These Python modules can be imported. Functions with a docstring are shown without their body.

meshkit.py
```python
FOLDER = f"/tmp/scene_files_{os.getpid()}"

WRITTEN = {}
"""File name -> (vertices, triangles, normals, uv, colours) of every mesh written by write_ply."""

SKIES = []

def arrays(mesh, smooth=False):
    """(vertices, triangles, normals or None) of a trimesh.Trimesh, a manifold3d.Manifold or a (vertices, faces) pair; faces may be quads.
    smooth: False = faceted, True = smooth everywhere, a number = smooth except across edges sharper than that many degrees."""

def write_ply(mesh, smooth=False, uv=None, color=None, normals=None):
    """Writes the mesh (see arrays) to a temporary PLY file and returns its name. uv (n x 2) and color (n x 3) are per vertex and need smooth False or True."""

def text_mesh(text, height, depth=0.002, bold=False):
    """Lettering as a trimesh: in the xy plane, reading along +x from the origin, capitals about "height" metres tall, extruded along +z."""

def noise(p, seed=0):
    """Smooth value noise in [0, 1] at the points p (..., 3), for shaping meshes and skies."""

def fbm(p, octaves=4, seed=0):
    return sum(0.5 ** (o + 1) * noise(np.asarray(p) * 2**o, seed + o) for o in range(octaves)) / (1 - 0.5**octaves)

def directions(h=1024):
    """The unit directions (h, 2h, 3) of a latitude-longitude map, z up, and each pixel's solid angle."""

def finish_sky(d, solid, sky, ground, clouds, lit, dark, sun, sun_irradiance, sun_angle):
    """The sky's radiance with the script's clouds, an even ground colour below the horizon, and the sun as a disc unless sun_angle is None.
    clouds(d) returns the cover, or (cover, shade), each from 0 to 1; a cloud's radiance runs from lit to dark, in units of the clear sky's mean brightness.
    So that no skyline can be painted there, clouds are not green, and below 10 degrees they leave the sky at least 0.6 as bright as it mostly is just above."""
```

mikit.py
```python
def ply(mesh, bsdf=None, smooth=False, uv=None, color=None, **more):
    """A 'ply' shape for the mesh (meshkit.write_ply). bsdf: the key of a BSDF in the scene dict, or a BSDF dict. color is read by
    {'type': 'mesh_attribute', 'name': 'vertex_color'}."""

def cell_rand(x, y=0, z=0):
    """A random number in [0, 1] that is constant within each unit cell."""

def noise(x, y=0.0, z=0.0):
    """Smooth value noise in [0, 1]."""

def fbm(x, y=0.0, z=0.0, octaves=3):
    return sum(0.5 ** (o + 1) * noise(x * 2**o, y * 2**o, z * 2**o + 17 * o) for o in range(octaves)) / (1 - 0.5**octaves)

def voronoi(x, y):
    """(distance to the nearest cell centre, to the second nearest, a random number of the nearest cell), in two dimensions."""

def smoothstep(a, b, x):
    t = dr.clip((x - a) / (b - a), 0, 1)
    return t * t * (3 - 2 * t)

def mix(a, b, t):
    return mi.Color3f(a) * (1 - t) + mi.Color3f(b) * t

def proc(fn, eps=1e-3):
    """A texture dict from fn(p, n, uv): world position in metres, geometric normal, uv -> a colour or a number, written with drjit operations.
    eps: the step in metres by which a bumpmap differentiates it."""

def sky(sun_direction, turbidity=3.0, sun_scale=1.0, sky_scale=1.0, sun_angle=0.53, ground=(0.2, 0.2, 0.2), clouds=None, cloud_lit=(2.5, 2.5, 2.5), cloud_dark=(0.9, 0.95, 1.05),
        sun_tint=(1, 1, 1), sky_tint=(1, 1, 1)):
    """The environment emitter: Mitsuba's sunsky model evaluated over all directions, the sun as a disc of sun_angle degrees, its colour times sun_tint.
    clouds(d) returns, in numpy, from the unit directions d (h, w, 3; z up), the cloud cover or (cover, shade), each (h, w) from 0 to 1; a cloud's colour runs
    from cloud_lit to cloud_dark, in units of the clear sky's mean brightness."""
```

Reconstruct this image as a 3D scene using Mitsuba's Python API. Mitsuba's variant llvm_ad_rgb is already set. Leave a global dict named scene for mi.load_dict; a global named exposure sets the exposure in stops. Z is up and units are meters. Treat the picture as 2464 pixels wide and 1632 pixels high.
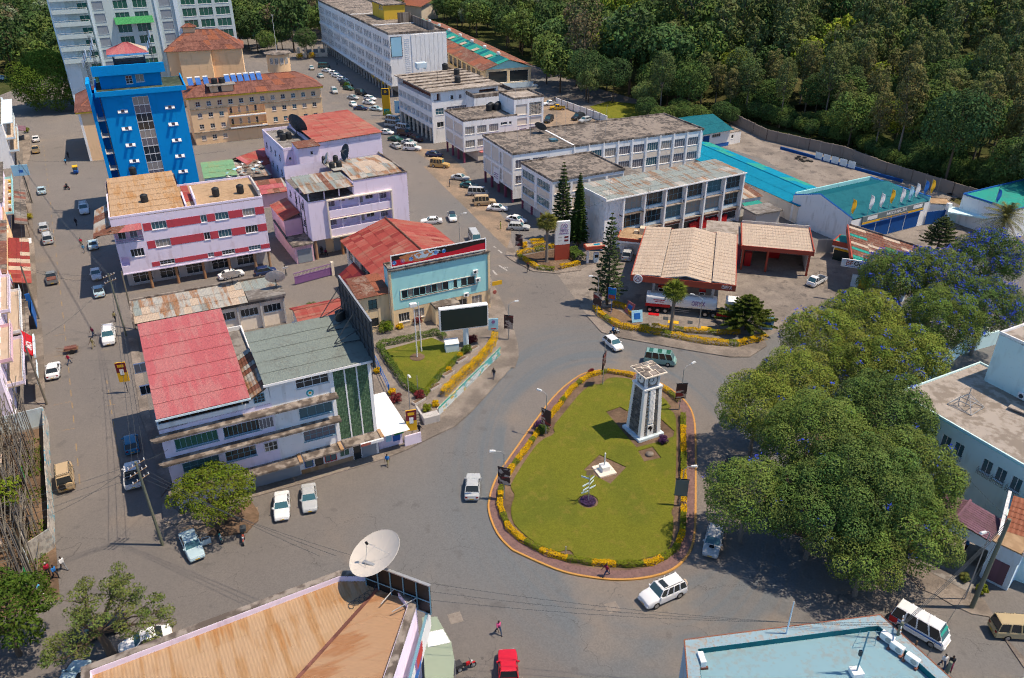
import math, random
import numpy as np, trimesh, mitsuba as mi, drjit as dr
import mikit, meshkit
from shapely.geometry import Polygon, LineString, Point
from mikit import proc, noise, fbm, voronoi, cell_rand, smoothstep, mix
T = mi.ScalarTransform4f
scene, labels = {}, {}
# ------------------------------------------------------------------ camera, sky, exposure
PITCH = math.radians(29.2)
scene['camera'] = {'type': 'perspective', 'fov': 65.5, 'fov_axis': 'x', 'near_clip': 0.5, 'far_clip': 4000.0,
                   'to_world': T().look_at(origin=[0, 0, 60], target=[0, math.cos(PITCH), 60 - math.sin(PITCH)], up=[0, 0, 1])}
SUN = (0.430, -0.015, 0.903)
scene['sky'] = mikit.sky(SUN, turbidity=3.0, sun_scale=0.85, sky_tint=(0.93, 1.0, 1.03))
exposure = 1.87

# ------------------------------------------------------------------ helpers
used = {}
def numbered(name):
    n = used.get(name, 0); used[name] = n + 1
    return name if n == 0 else f'{name}_{n:03d}'

class Frame:
    """a frame on the ground: a along the facade, b inward (to the left of a), z up"""
    def __init__(s, o, ang, z=0.0):
        s.o = np.array([o[0], o[1], z], float); s.ang = ang; r = math.radians(ang)
        s.u = np.array([math.cos(r), math.sin(r), 0]); s.v = np.array([-math.sin(r), math.cos(r), 0])
    def p(s, a, b, z=0.0): return s.o + s.u * a + s.v * b + np.array([0, 0, z])
    def xy(s, a, b): q = s.p(a, b); return (q[0], q[1])
    def turn(s, a, b, k): q = s.p(a, b); return Frame((q[0], q[1]), s.ang + 90 * k, q[2])
    def tw(s): return T().translate(s.o.tolist()).rotate([0, 0, 1], s.ang)

ID = Frame((0, 0), 0)
def between(A, B):
    return Frame(A, math.degrees(math.atan2(B[1] - A[1], B[0] - A[0]))), math.hypot(B[0] - A[0], B[1] - A[1])

def geoms(g): return [q for q in getattr(g, 'geoms', [g]) if q.area > 1e-4]
class MB:
    def __init__(s, fr=None): s.v, s.f, s.n, s.fr = [], [], 0, fr or ID
    def raw(s, v, f):
        v = np.asarray(v, float); f = np.asarray(f, int)
        if f.shape[1] == 4: f = np.vstack([f[:, [0, 1, 2]], f[:, [0, 2, 3]]])
        s.v.append(v); s.f.append(f + s.n); s.n += len(v); return s
    def add(s, v, f):
        v = np.asarray(v, float)
        return s.raw(s.fr.o + v[:, :1] * s.fr.u + v[:, 1:2] * s.fr.v + v[:, 2:] * np.array([0, 0, 1.0]), f)
    def box(s, a0, a1, b0, b1, z0, z1):
        v = [(x, y, z) for z in (z0, z1) for x, y in ((a0, b0), (a1, b0), (a1, b1), (a0, b1))]
        return s.add(v, [[3, 2, 1, 0], [4, 5, 6, 7], [0, 1, 5, 4], [1, 2, 6, 5], [2, 3, 7, 6], [3, 0, 4, 7]])
    def hexa(s, v):   # 8 corners: bottom ring then top ring
        return s.add(v, [[3, 2, 1, 0], [4, 5, 6, 7], [0, 1, 5, 4], [1, 2, 6, 5], [2, 3, 7, 6], [3, 0, 4, 7]])
    def quad(s, *p): return s.add(p, [[0, 1, 2, 3]])
    def tri(s, *p): return s.add(p, [[0, 1, 2]])
    def bar(s, p, q, r=0.03, n=5, r2=None):
        p, q = np.array(p, float), np.array(q, float); d = q - p; L = np.linalg.norm(d)
        if L < 1e-6: return s
        d /= L; x = np.cross(d, [0, 0, 1] if abs(d[2]) < 0.9 else [1, 0, 0]); x /= np.linalg.norm(x); y = np.cross(d, x)
        t = np.arange(n) * 2 * math.pi / n; ring = np.cos(t)[:, None] * x + np.sin(t)[:, None] * y
        r2 = r if r2 is None else r2
        v = np.vstack([p + ring * r, q + ring * r2, [p, q]]); i = np.arange(n); j = (i + 1) % n
        s.add(v, np.vstack([np.stack([i, j, j + n], 1), np.stack([i, j + n, i + n], 1), np.stack([j, i, i * 0 + 2 * n], 1), np.stack([i + n, j + n, i * 0 + 2 * n + 1], 1)]))
        return s
    def path(s, pts, r=0.03, n=5, r2=None):
        k = len(pts) - 1
        for i in range(k):
            a = r if r2 is None else r + (r2 - r) * i / k; b = r if r2 is None else r + (r2 - r) * (i + 1) / k
            s.bar(pts[i], pts[i + 1], a, n, b)
        return s
    def lathe(s, c, prof, n=16):
        t = np.arange(n) * 2 * math.pi / n; V = []; Fc = []
        for r, z in prof: V += [(c[0] + r * math.cos(q), c[1] + r * math.sin(q), c[2] + z) for q in t]
        for k in range(len(prof) - 1):
            for i in range(n):
                j = (i + 1) % n; Fc.append([k * n + i, k * n + j, (k + 1) * n + j, (k + 1) * n + i])
        return s.add(V, Fc)
    def prism(s, poly, z0, z1):
        for g in geoms(Polygon(poly).buffer(0)):
            m = trimesh.creation.extrude_polygon(g, z1 - z0, engine='earcut'); v = np.array(m.vertices); v[:, 2] += z0; s.add(v, m.faces)
        return s
    def ok(s): return s.n > 0
    def mesh(s): return np.vstack(s.v), np.vstack(s.f)

def obj(name, mesh, m, parent=None, smooth=False, **kw):
    key = numbered(parent + '__' + name if parent else name)
    scene[key] = mikit.ply(mesh.mesh() if isinstance(mesh, MB) else mesh, m, smooth, **kw)
    return key
def thing(name, label, cat, group=None):
    key = numbered(name); tag(key, label, cat, group); return key
def tag(key, label, cat, group=None, kind=None):
    labels[key] = {'label': label, 'category': cat}
    if group: labels[key]['group'] = group
    if kind: labels[key]['kind'] = kind
    return key
def struct(name, mesh, m, label=None, **kw):
    key = obj(name, mesh, m, None, **kw); labels[key] = {'kind': 'structure', 'label': label or name.replace('_', ' '), 'category': name.split('_')[-1]}
    return key
def sheet(polys, z):
    b = MB()
    for g in (g for poly in polys for g in geoms(Polygon(poly).buffer(0))):
        v, f = trimesh.creation.triangulate_polygon(g, engine='earcut')
        b.add(np.column_stack([v, np.full(len(v), z)]), f[:, ::-1] if np.cross(*(v[f[0]][1:] - v[f[0]][0])) < 0 else f)
    return b

# ------------------------------------------------------------------ materials
def tex(c): return c if isinstance(c, dict) else {'type': 'rgb', 'value': [float(x) for x in c]}
def pr(c, rough=0.8, spec=0.3, metal=0.0, **k):
    return {'type': 'principled', 'base_color': tex(c), 'roughness': rough, 'specular': spec, 'metallic': metal, **k}
def mat(name, c, rough=0.8, spec=0.3, metal=0.0, **k):
    scene[name] = {'type': 'twosided', 'b': pr(c, rough, spec, metal, **k)}; return name
def blend(name, c, d, weight, rough=0.85, rough2=0.9):
    scene[name] = {'type': 'twosided', 'b': {'type': 'blendbsdf', 'weight': proc(weight), 'b0': pr(c, rough, 0.15), 'b1': pr(d, rough2, 0.1)}}; return name

def w_grime(p, n, uv):      # streaks and specks on plaster
    up = dr.abs(n.z)
    s = fbm(p.x * 1.7, p.y * 1.7, p.z * 0.35, 3); k = fbm(p.x * 6, p.y * 6, p.z * 6, 2)
    return dr.clip(smoothstep(0.55, 0.8, s) * 0.5 + smoothstep(0.66, 0.85, k) * 0.35 + up * smoothstep(0.5, 0.75, k) * 0.5, 0, 1)
def w_rust(p, n, uv):       # rust bleeding over old sheets
    s = fbm(p.x * 0.55, p.y * 0.55, p.z * 0.3, 3); k = fbm(p.x * 2.6, p.y * 2.6, p.z * 2.6, 3)
    return dr.clip(smoothstep(0.46, 0.62, s * 0.6 + k * 0.42) * 0.9, 0, 1)
def w_rust_light(p, n, uv):
    s = fbm(p.x * 0.7, p.y * 0.7, p.z * 0.3, 3); k = fbm(p.x * 4, p.y * 4, p.z * 4, 3)
    return dr.clip(smoothstep(0.50, 0.72, s * 0.5 + k * 0.52) * 0.75, 0, 1)
def streak(ang):
    c, s_ = math.cos(math.radians(ang)), math.sin(math.radians(ang))
    def fn(p, n, uv):
        u, v = p.x * c + p.y * s_, p.y * c - p.x * s_; k = fbm(u * 2.4, v * 0.22, 1, 3); g = fbm(u * 0.5, v * 0.4, 5, 3); f = fbm(u * 9, v * 2, 3, 2)
        return dr.clip(smoothstep(0.44, 0.66, k * 0.55 + g * 0.45) * (0.55 + 0.6 * f), 0, 1)
    return fn
w_down, w_cross = streak(27), streak(117)
def w_moss(p, n, uv):       # black moss and lichen on old roof felt
    s = fbm(p.x * 0.35, p.y * 0.35, 0, 3); k = fbm(p.x * 1.8, p.y * 1.8, 3, 4)
    return dr.clip(smoothstep(0.40, 0.62, s * 0.45 + k * 0.57), 0, 1)
def w_fine(p, n, uv):
    k = fbm(p.x * 5, p.y * 5, p.z * 5, 3)
    return smoothstep(0.35, 0.75, k) * 0.6

def c_road(p, n, uv):
    big = fbm(p.x * 0.04, p.y * 0.04, 0, 3); mid = fbm(p.x * 0.35, p.y * 0.35, 1, 3); fine = fbm(p.x * 8, p.y * 8, 2, 2)
    # polished bluish stone where the tyres run round the island, brown dust elsewhere
    ex, ey = (p.x - 13.0) / 14.0, (p.y - 77.5) / 23.0
    rr = dr.sqrt(ex * ex + ey * ey); ring = rr + (big - 0.5) * 0.5
    lane = smoothstep(0.9, 1.02, ring) * (1 - smoothstep(1.25, 1.75, ring))
    track = fbm(rr * 26, dr.atan2(ey, ex) * 1.2, 4, 3)
    c = mix((0.185, 0.165, 0.15), (0.155, 0.142, 0.133), smoothstep(0.3, 0.7, big) * 0.7 + smoothstep(0.35, 0.75, mid) * 0.2)
    c = mix(c, (0.125, 0.142, 0.157), lane * (0.45 + 0.5 * smoothstep(0.35, 0.65, track)))
    blue = smoothstep(0.50, 0.66, fbm(p.x * 0.022 + 7, p.y * 0.03, 3, 3)) * smoothstep(-30, -5, p.x)
    c = mix(c, (0.14, 0.150, 0.158), blue * 0.6)
    dust = smoothstep(0.60, 0.85, fbm(p.x * 0.12 + 3, p.y * 0.12, 5, 4))
    c = mix(c, (0.225, 0.185, 0.15), dust * 0.7)
    stain = smoothstep(0.70, 0.86, fbm(p.x * 0.55, p.y * 0.55, 9, 4))
    c = mix(c, (0.085, 0.08, 0.078), stain * 0.4)
    a, b, r = voronoi(p.x * 0.11 + (mid - .5) * 0.9, p.y * 0.11 + (fine - .5) * 0.05)
    crack = (1 - smoothstep(0.0, 0.012, b - a)) * smoothstep(0.45, 0.6, big)
    return mix(c, (0.06, 0.056, 0.054), crack * 0.55) * (0.86 + 0.28 * fine)
def c_pave(p, n, uv):
    g = fbm(p.x * 0.4, p.y * 0.4, 0, 3); f = fbm(p.x * 6, p.y * 6, 2, 3)
    c = mix((0.257, 0.218, 0.187), (0.164, 0.14, 0.121), smoothstep(0.35, 0.7, g))
    return c * (0.75 + 0.5 * f)
def c_earth(p, n, uv):
    g = fbm(p.x * 0.25, p.y * 0.25, 0, 4); f = fbm(p.x * 4, p.y * 4, 2, 3)
    c = mix((0.195, 0.133, 0.0897), (0.117, 0.078, 0.0546), smoothstep(0.35, 0.7, g))
    return c * (0.7 + 0.6 * f)
def c_dust(p, n, uv):
    g = fbm(p.x * 0.3, p.y * 0.3, 0, 4); f = fbm(p.x * 5, p.y * 5, 2, 3)
    return mix((0.29, 0.215, 0.155), (0.20, 0.16, 0.125), smoothstep(0.35, 0.7, g)) * (0.75 + 0.5 * f)
scene['m_dust'] = {'type': 'twosided', 'b': pr(proc(c_dust), 0.95, 0.1)}
def c_lawn(p, n, uv):
    g = fbm(p.x * 0.22, p.y * 0.22, 0, 3); m = fbm(p.x * 1.3, p.y * 1.3, 4, 3); f = fbm(p.x * 9, p.y * 9, 2, 3)
    c = mix((0.142, 0.150, 0.018), (0.118, 0.134, 0.018), smoothstep(0.35, 0.65, g))
    c = mix(c, (0.199, 0.162, 0.0333), smoothstep(0.56, 0.8, m) * 0.5)
    return c * (0.7 + 0.6 * f)
def c_forest_floor(p, n, uv):
    g = fbm(p.x * 0.08, p.y * 0.08, 0, 4); f = fbm(p.x * 1.5, p.y * 1.5, 2, 3)
    return mix((0.0427, 0.0522, 0.0171), (0.0855, 0.0808, 0.0333), smoothstep(0.4, 0.7, g)) * (0.6 + 0.8 * f)

scene['m_road'] = {'type': 'twosided', 'b': pr(proc(c_road), 0.75, 0.35)}
scene['m_pave'] = {'type': 'twosided', 'b': pr(proc(c_pave), 0.9, 0.2)}
scene['m_earth'] = {'type': 'twosided', 'b': pr(proc(c_earth), 0.95, 0.1)}
scene['m_lawn'] = {'type': 'twosided', 'b': pr(proc(c_lawn), 0.95, 0.1)}
scene['m_floor'] = {'type': 'twosided', 'b': pr(proc(c_forest_floor), 0.95, 0.1)}
scene['m_leaf'] = {'type': 'twosided', 'b': {'type': 'diffuse', 'reflectance': {'type': 'mesh_attribute', 'name': 'vertex_color'}}}
DIRT = (0.24, 0.20, 0.17)
for nm, c, d in (('lilac', (0.78, 0.70, 0.84), (0.58, 0.47, 0.54)), ('pinkwall', (0.756, 0.488, 0.573), (0.549, 0.342, 0.39)), ('white', (0.84, 0.84, 0.84), (0.561, 0.537, 0.512)), ('cream', (0.83, 0.732, 0.61), (0.61, 0.512, 0.415)),
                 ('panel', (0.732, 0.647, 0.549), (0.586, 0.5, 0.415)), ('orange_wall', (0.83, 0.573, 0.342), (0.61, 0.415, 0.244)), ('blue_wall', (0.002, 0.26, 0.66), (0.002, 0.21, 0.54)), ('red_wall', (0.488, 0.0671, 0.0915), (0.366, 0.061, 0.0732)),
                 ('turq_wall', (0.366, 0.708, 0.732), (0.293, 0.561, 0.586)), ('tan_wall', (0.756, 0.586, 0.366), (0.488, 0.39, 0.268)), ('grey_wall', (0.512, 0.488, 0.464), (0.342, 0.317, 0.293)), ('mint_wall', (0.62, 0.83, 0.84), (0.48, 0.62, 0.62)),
                 ('oldblue', (0.27, 0.39, 0.45), (0.36, 0.28, 0.22)), ('paleblue', (0.61, 0.732, 0.805), (0.488, 0.549, 0.586)), ('stone_wall', (0.244, 0.207, 0.183), (0.159, 0.14, 0.122)), ('plum', (0.268, 0.0732, 0.122), (0.183, 0.061, 0.0854)),
                 ('towergrey', (0.50, 0.60, 0.61), (0.40, 0.46, 0.47)), ('navy', (0.0122, 0.0732, 0.268), (0.0244, 0.061, 0.146)), ('ochre', (0.756, 0.488, 0.061), (0.488, 0.329, 0.0976))):
    blend('p_' + nm, c, d, w_grime)
blend('edge', (0.315, 0.27, 0.232), (0.12, 0.0975, 0.0825), w_moss)          # weathered concrete ledges
blend('roof_moss', (0.247, 0.21, 0.18), (0.0975, 0.0863, 0.0788), w_moss)
blend('roof_grey', (0.255, 0.24, 0.225), (0.15, 0.135, 0.124), w_moss)
blend('roof_pale', (0.375, 0.33, 0.289), (0.247, 0.21, 0.176), w_moss)
blend('roof_tan', (0.413, 0.289, 0.18), (0.338, 0.225, 0.135), w_moss)
blend('roof_green', (0.075, 0.0975, 0.0675), (0.0375, 0.0525, 0.0375), w_moss)
blend('roof_skyblue', (0.225, 0.375, 0.435), (0.255, 0.3, 0.3), w_rust_light)
RUST = (0.20, 0.065, 0.03)
for nm, c, d, w in (('s_red', (0.33, 0.068, 0.056), (0.33, 0.14, 0.105), w_cross), ('s_red2', (0.37, 0.10, 0.08), (0.36, 0.18, 0.135), w_cross), ('s_red3', (0.252, 0.042, 0.0385), (0.21, 0.063, 0.042), w_rust_light), ('s_pink', (0.43, 0.115, 0.125), (0.43, 0.165, 0.165), w_down),
                    ('s_grey', (0.265, 0.30, 0.285), (0.25, 0.155, 0.10), w_down), ('s_grey2', (0.40, 0.39, 0.355), (0.30, 0.145, 0.07), w_down), ('s_green', (0.20, 0.235, 0.215), (0.165, 0.18, 0.165), w_rust_light), ('s_rust', (0.189, 0.0805, 0.0525), (0.322, 0.252, 0.203), w_rust_light),
                    ('s_tan', (0.43, 0.285, 0.165), (0.38, 0.19, 0.075), w_down), ('s_tan2', (0.40, 0.25, 0.15), (0.34, 0.165, 0.08), w_cross), ('s_tan3', (0.45, 0.30, 0.18), (0.38, 0.215, 0.10), w_down), ('s_beige', (0.50, 0.40, 0.31), (0.42, 0.32, 0.24), w_rust_light),
                    ('s_teal', (0.008, 0.13, 0.165), (0.012, 0.10, 0.13), w_rust_light), ('s_cyan', (0.003, 0.23, 0.37), (0.008, 0.19, 0.30), w_rust_light), ('s_emerald', (0.028, 0.294, 0.238), (0.056, 0.238, 0.196), w_rust_light), ('s_lime', (0.175, 0.35, 0.196), (0.315, 0.315, 0.154), w_rust_light),
                    ('s_brown', (0.238, 0.105, 0.0805), (0.154, 0.07, 0.056), w_moss), ('s_purple', (0.189, 0.105, 0.14), (0.154, 0.091, 0.112), w_moss), ('s_terra', (0.294, 0.105, 0.0595), (0.224, 0.084, 0.056), w_rust_light)):
    blend(nm, c, d, w, 0.6, 0.85)
mat('glass', (0.025, 0.032, 0.036), 0.07, 0.6); mat('glass_blue', (0.05, 0.13, 0.16), 0.08, 0.6); mat('glass_green', (0.03, 0.12, 0.09), 0.08, 0.6); mat('curtain', (0.30, 0.27, 0.24), 0.35, 0.5); mat('curtain2', (0.16, 0.15, 0.17), 0.3, 0.5)
mat('dark', (0.018, 0.017, 0.017), 0.9); mat('frame', (0.70, 0.70, 0.70), 0.5); mat('frame_blue', (0.16, 0.32, 0.40), 0.5); mat('frame_dark', (0.05, 0.05, 0.055), 0.5); mat('wood', (0.16, 0.10, 0.06), 0.8); mat('shutter', (0.27, 0.31, 0.35), 0.5)
mat('steel', (0.42, 0.43, 0.44), 0.45, 0.5, 0.4); mat('iron', (0.05, 0.06, 0.07), 0.6); mat('tank', (0.022, 0.025, 0.028), 0.55, 0.4); mat('whitep', (0.80, 0.80, 0.80), 0.45); mat('dish', (0.60, 0.55, 0.49), 0.6)
mat('pole', (0.17, 0.15, 0.115), 0.85); mat('polegreen', (0.16, 0.17, 0.125), 0.85); mat('bark', (0.12, 0.09, 0.065), 0.95); mat('barkgrey', (0.22, 0.19, 0.16), 0.95)
mat('yellow', (0.70, 0.40, 0.02), 0.6); mat('kerb_yellow', (0.52, 0.27, 0.075), 0.85); mat('red', (0.50, 0.015, 0.02), 0.4); mat('brick_red', (0.40, 0.075, 0.045), 0.6); mat('blue', (0.02, 0.13, 0.45), 0.5); mat('teal', (0.01, 0.36, 0.40), 0.5); mat('green', (0.03, 0.26, 0.08), 0.6)
mat('skyboard', (0.35, 0.62, 0.78), 0.4); mat('black', (0.012, 0.012, 0.013), 0.5); mat('maroon', (0.16, 0.02, 0.025), 0.6); mat('screen', (0.012, 0.028, 0.028), 0.35, 0.4); mat('cream_plain', (0.62, 0.55, 0.42), 0.7); mat('mauve', (0.24, 0.12, 0.30), 0.6)
mat('rubber', (0.018, 0.018, 0.018), 0.8); mat('hub', (0.40, 0.40, 0.41), 0.35, 0.5, 0.6); mat('lamp_glass', (0.70, 0.72, 0.72), 0.25); mat('tail', (0.30, 0.01, 0.012), 0.25); mat('plate', (0.65, 0.38, 0.02), 0.5); mat('chrome', (0.55, 0.56, 0.57), 0.2, 0.5, 0.8)
for nm, c in (('white', (0.74, 0.75, 0.76)), ('silver', (0.44, 0.46, 0.47)), ('grey', (0.18, 0.20, 0.21)), ('dark', (0.022, 0.025, 0.03)), ('teal', (0.015, 0.10, 0.11)), ('green', (0.012, 0.07, 0.045)), ('beige', (0.50, 0.37, 0.21)), ('tan', (0.52, 0.34, 0.12)), ('red', (0.58, 0.010, 0.03)),
              ('blue', (0.015, 0.17, 0.32)), ('navy', (0.012, 0.03, 0.10)), ('yellow', (0.62, 0.36, 0.02)), ('sage', (0.20, 0.36, 0.34)), ('gold', (0.46, 0.36, 0.20)), ('maroon', (0.06, 0.02, 0.03)), ('ice', (0.42, 0.56, 0.62))):
    mat('car_' + nm, c, 0.28, 0.5, 0.0, clearcoat=0.7, clearcoat_gloss=0.9)

# ------------------------------------------------------------------ ground, roads, pavements
rng=random.Random(7)
struct('ground',sheet([[(-900,-100),(900,-100),(900,1500),(-900,1500)]],-0.02),'m_floor','dark earth under the trees all round the town')
struct('road',sheet([[(-175,5),(110,5),(100,60),(88,105),(110,130),(97,175),(70,228),(30,290),(-60,470),(-175,470)]],0.0),'m_road','worn grey asphalt of the streets and the roundabout')
KERB=[(-2.66,69.97),(-2.51,71.48),(-1.75,74.54),(-0.10,78.31),(2.72,84.86),(5.87,91.82),(9.18,96.34),(10.82,97.52),(12.76,98.18),(15.58,98.06),(17.68,97.37),(21.13,94.60),(23.11,91.27),(23.93,88.63),(23.96,85.84),(23.45,82.48),(22.15,75.87),(20.73,68.87),
  (19.52,63.41),(18.22,60.86),(16.29,58.89),(13.60,57.93),(10.83,57.64),(8.67,57.86),(5.43,58.59),(2.72,60.09),(0.60,61.48),(-0.14,61.96),(-1.61,64.07),(-2.49,66.80),(-2.79,68.76)]
from shapely.geometry import Polygon,LineString,Point
def smoothpoly(pts,k=2):
 p=np.array(pts)
 for _ in range(k):
  q=np.roll(p,-1,0);p=np.stack([0.75*p+0.25*q,0.25*p+0.75*q],1).reshape(-1,2)
 return p
ISL=Polygon(smoothpoly(KERB)).buffer(0)
def ringpoly(b,outer,inner,z0,z1):
 g=outer.difference(inner)
 for q in getattr(g,'geoms',[g]):
  m=trimesh.creation.extrude_polygon(q,z1-z0,engine='earcut');v=np.array(m.vertices);v[:,2]+=z0;b.add(v,m.faces)
 return b
struct('kerb',ringpoly(MB(),ISL,ISL.buffer(-0.22),0,0.16),'kerb_yellow','yellow painted kerb round the roundabout island')
def c_paver(p,n,uv):
 r=cell_rand(p.x*5,p.y*5,0);f=fbm(p.x*3,p.y*3,0,3)
 return mix((0.22,0.13,0.12),(0.165,0.105,0.10),f)*(0.85+0.3*r)
scene['m_paver']={'type': 'twosided','b': pr(proc(c_paver),0.9,0.2)}
struct('island_path',ringpoly(MB(),ISL.buffer(-0.22),ISL.buffer(-1.35),0,0.13),'m_paver','reddish brick path inside the yellow kerb')
struct('island_bed',ringpoly(MB(),ISL.buffer(-1.35),ISL.buffer(-2.9),0,0.11),'m_earth','brown earth bed under the roundabout hedge')
LAWN=[(-0.10,72.64),(1.75,77.34),(3.59,81.09),(5.56,82.36),(5.22,83.90),(6.78,86.84),(9.48,92.09),(11.14,94.04),(12.51,94.04),(13.79,96.04),(17.27,95.46),(20.68,91.00),(21.57,86.84),(20.93,82.48),(19.67,75.87),(18.23,68.87),
  (17.59,67.68),(17.77,66.62),(16.85,62.76),(15.81,61.33),(11.67,60.01),(8.91,60.40),(6.57,60.71),(6.19,61.80),(5.62,61.88),(4.69,61.48),(2.22,63.08),(0.38,65.41),(-0.09,66.97),(-0.09,68.87),(0.40,70.54),(-0.10,71.68)]
lawnpoly=Polygon(smoothpoly(LAWN,1)).buffer(0).intersection(ISL.buffer(-2.0))
BEDS=[[(12.43,87.35),(14.45,88.50),(15.21,87.60),(19.50,85.60),(20.74,82.95),(20.39,81.78),(18.28,80.64),(15.41,79.52)],[(8.52,75.15),(10.68,78.10),(13.71,75.66),(11.42,72.55)],[(15.52,78.86),(17.46,79.70),(18.17,77.45),(15.94,76.71)],[(20.78,88.11),(22.59,89.67),(23.06,87.85),(22.77,86.34),(21.77,86.34)]]
c0=np.array((8.61,69.51))
BEDS.append([(c0[0]+1.15*math.cos(t),c0[1]+1.15*math.sin(t)) for t in np.linspace(0,2*math.pi,20)[:-1]])
for q in BEDS:lawnpoly=lawnpoly.difference(Polygon(q))
lawnpoly=max(getattr(lawnpoly,'geoms',[lawnpoly]),key=lambda g:g.area)
inner=ISL.buffer(-2.9).difference(lawnpoly)
struct('lawn',ringpoly(MB(),lawnpoly,Polygon(),0,0.2),'m_lawn','mown yellow-green lawn of the roundabout island')
struct('island_earth',ringpoly(MB(),ISL.buffer(-2.9),Polygon(),0,0.09),'m_earth','bare earth flower beds cut into the lawn')

def slab(name,poly,h,m,label):return struct(name,MB().prism(poly,-0.01,h),m,label)
# pavements (raised)
slab('pavement',[(-35.83,66.73),(-39.97,70.35),(-38.10,66.27),(-36.72,65.76),(-29.44,70.35),(-24.64,72.64),(-20.02,75.05),(-15.55,77.34),(-12.86,79.30),(-10.12,81.78),(-7.38,84.14),(-5.42,87.35),(-2.66,93.19),(-0.12,98.72),
 (0.41,98.61),(1.00,101.94),(0.89,105.85),(0.17,111.43),(-1.11,117.47),(-2.91,125.77),(-5.27,136.02),(-4.39,141.03),(-4.57,140.24),(-6.98,122.16),(-18.48,110.49),(-20.87,101.51),(-16.96,82.48),(-29.09,75.05),(-39.77,73.83)],0.13,'m_pave','stained concrete pavement round the corner block and the garden')
slab('pavement',[(-49.04,86.84),(-43.71,77.99),(-39.97,70.35),(-39.52,73.83),(-47.45,86.09),(-57.95,107.46),(-59.29,107.46)],0.13,'m_pave','dark side-street pavement below the red roofed corner block')
slab('pavement',[(-106.95,169.29),(-122.45,196.86),(-127.10,207.24),(-137.75,226.82),(-139.92,226.82),(-121.84,193.93),(-110.60,170.01),(-98.68,146.48),(-75.86,110.49),(-71.97,103.11),(-64.59,89.94),(-62.39,88.37),(-68.31,99.64),(-72.85,108.15),(-75.91,113.42),(-79.27,118.87),(-91.32,141.03)],0.13,'m_pave','broken concrete pavement along the left street shops')
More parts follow.
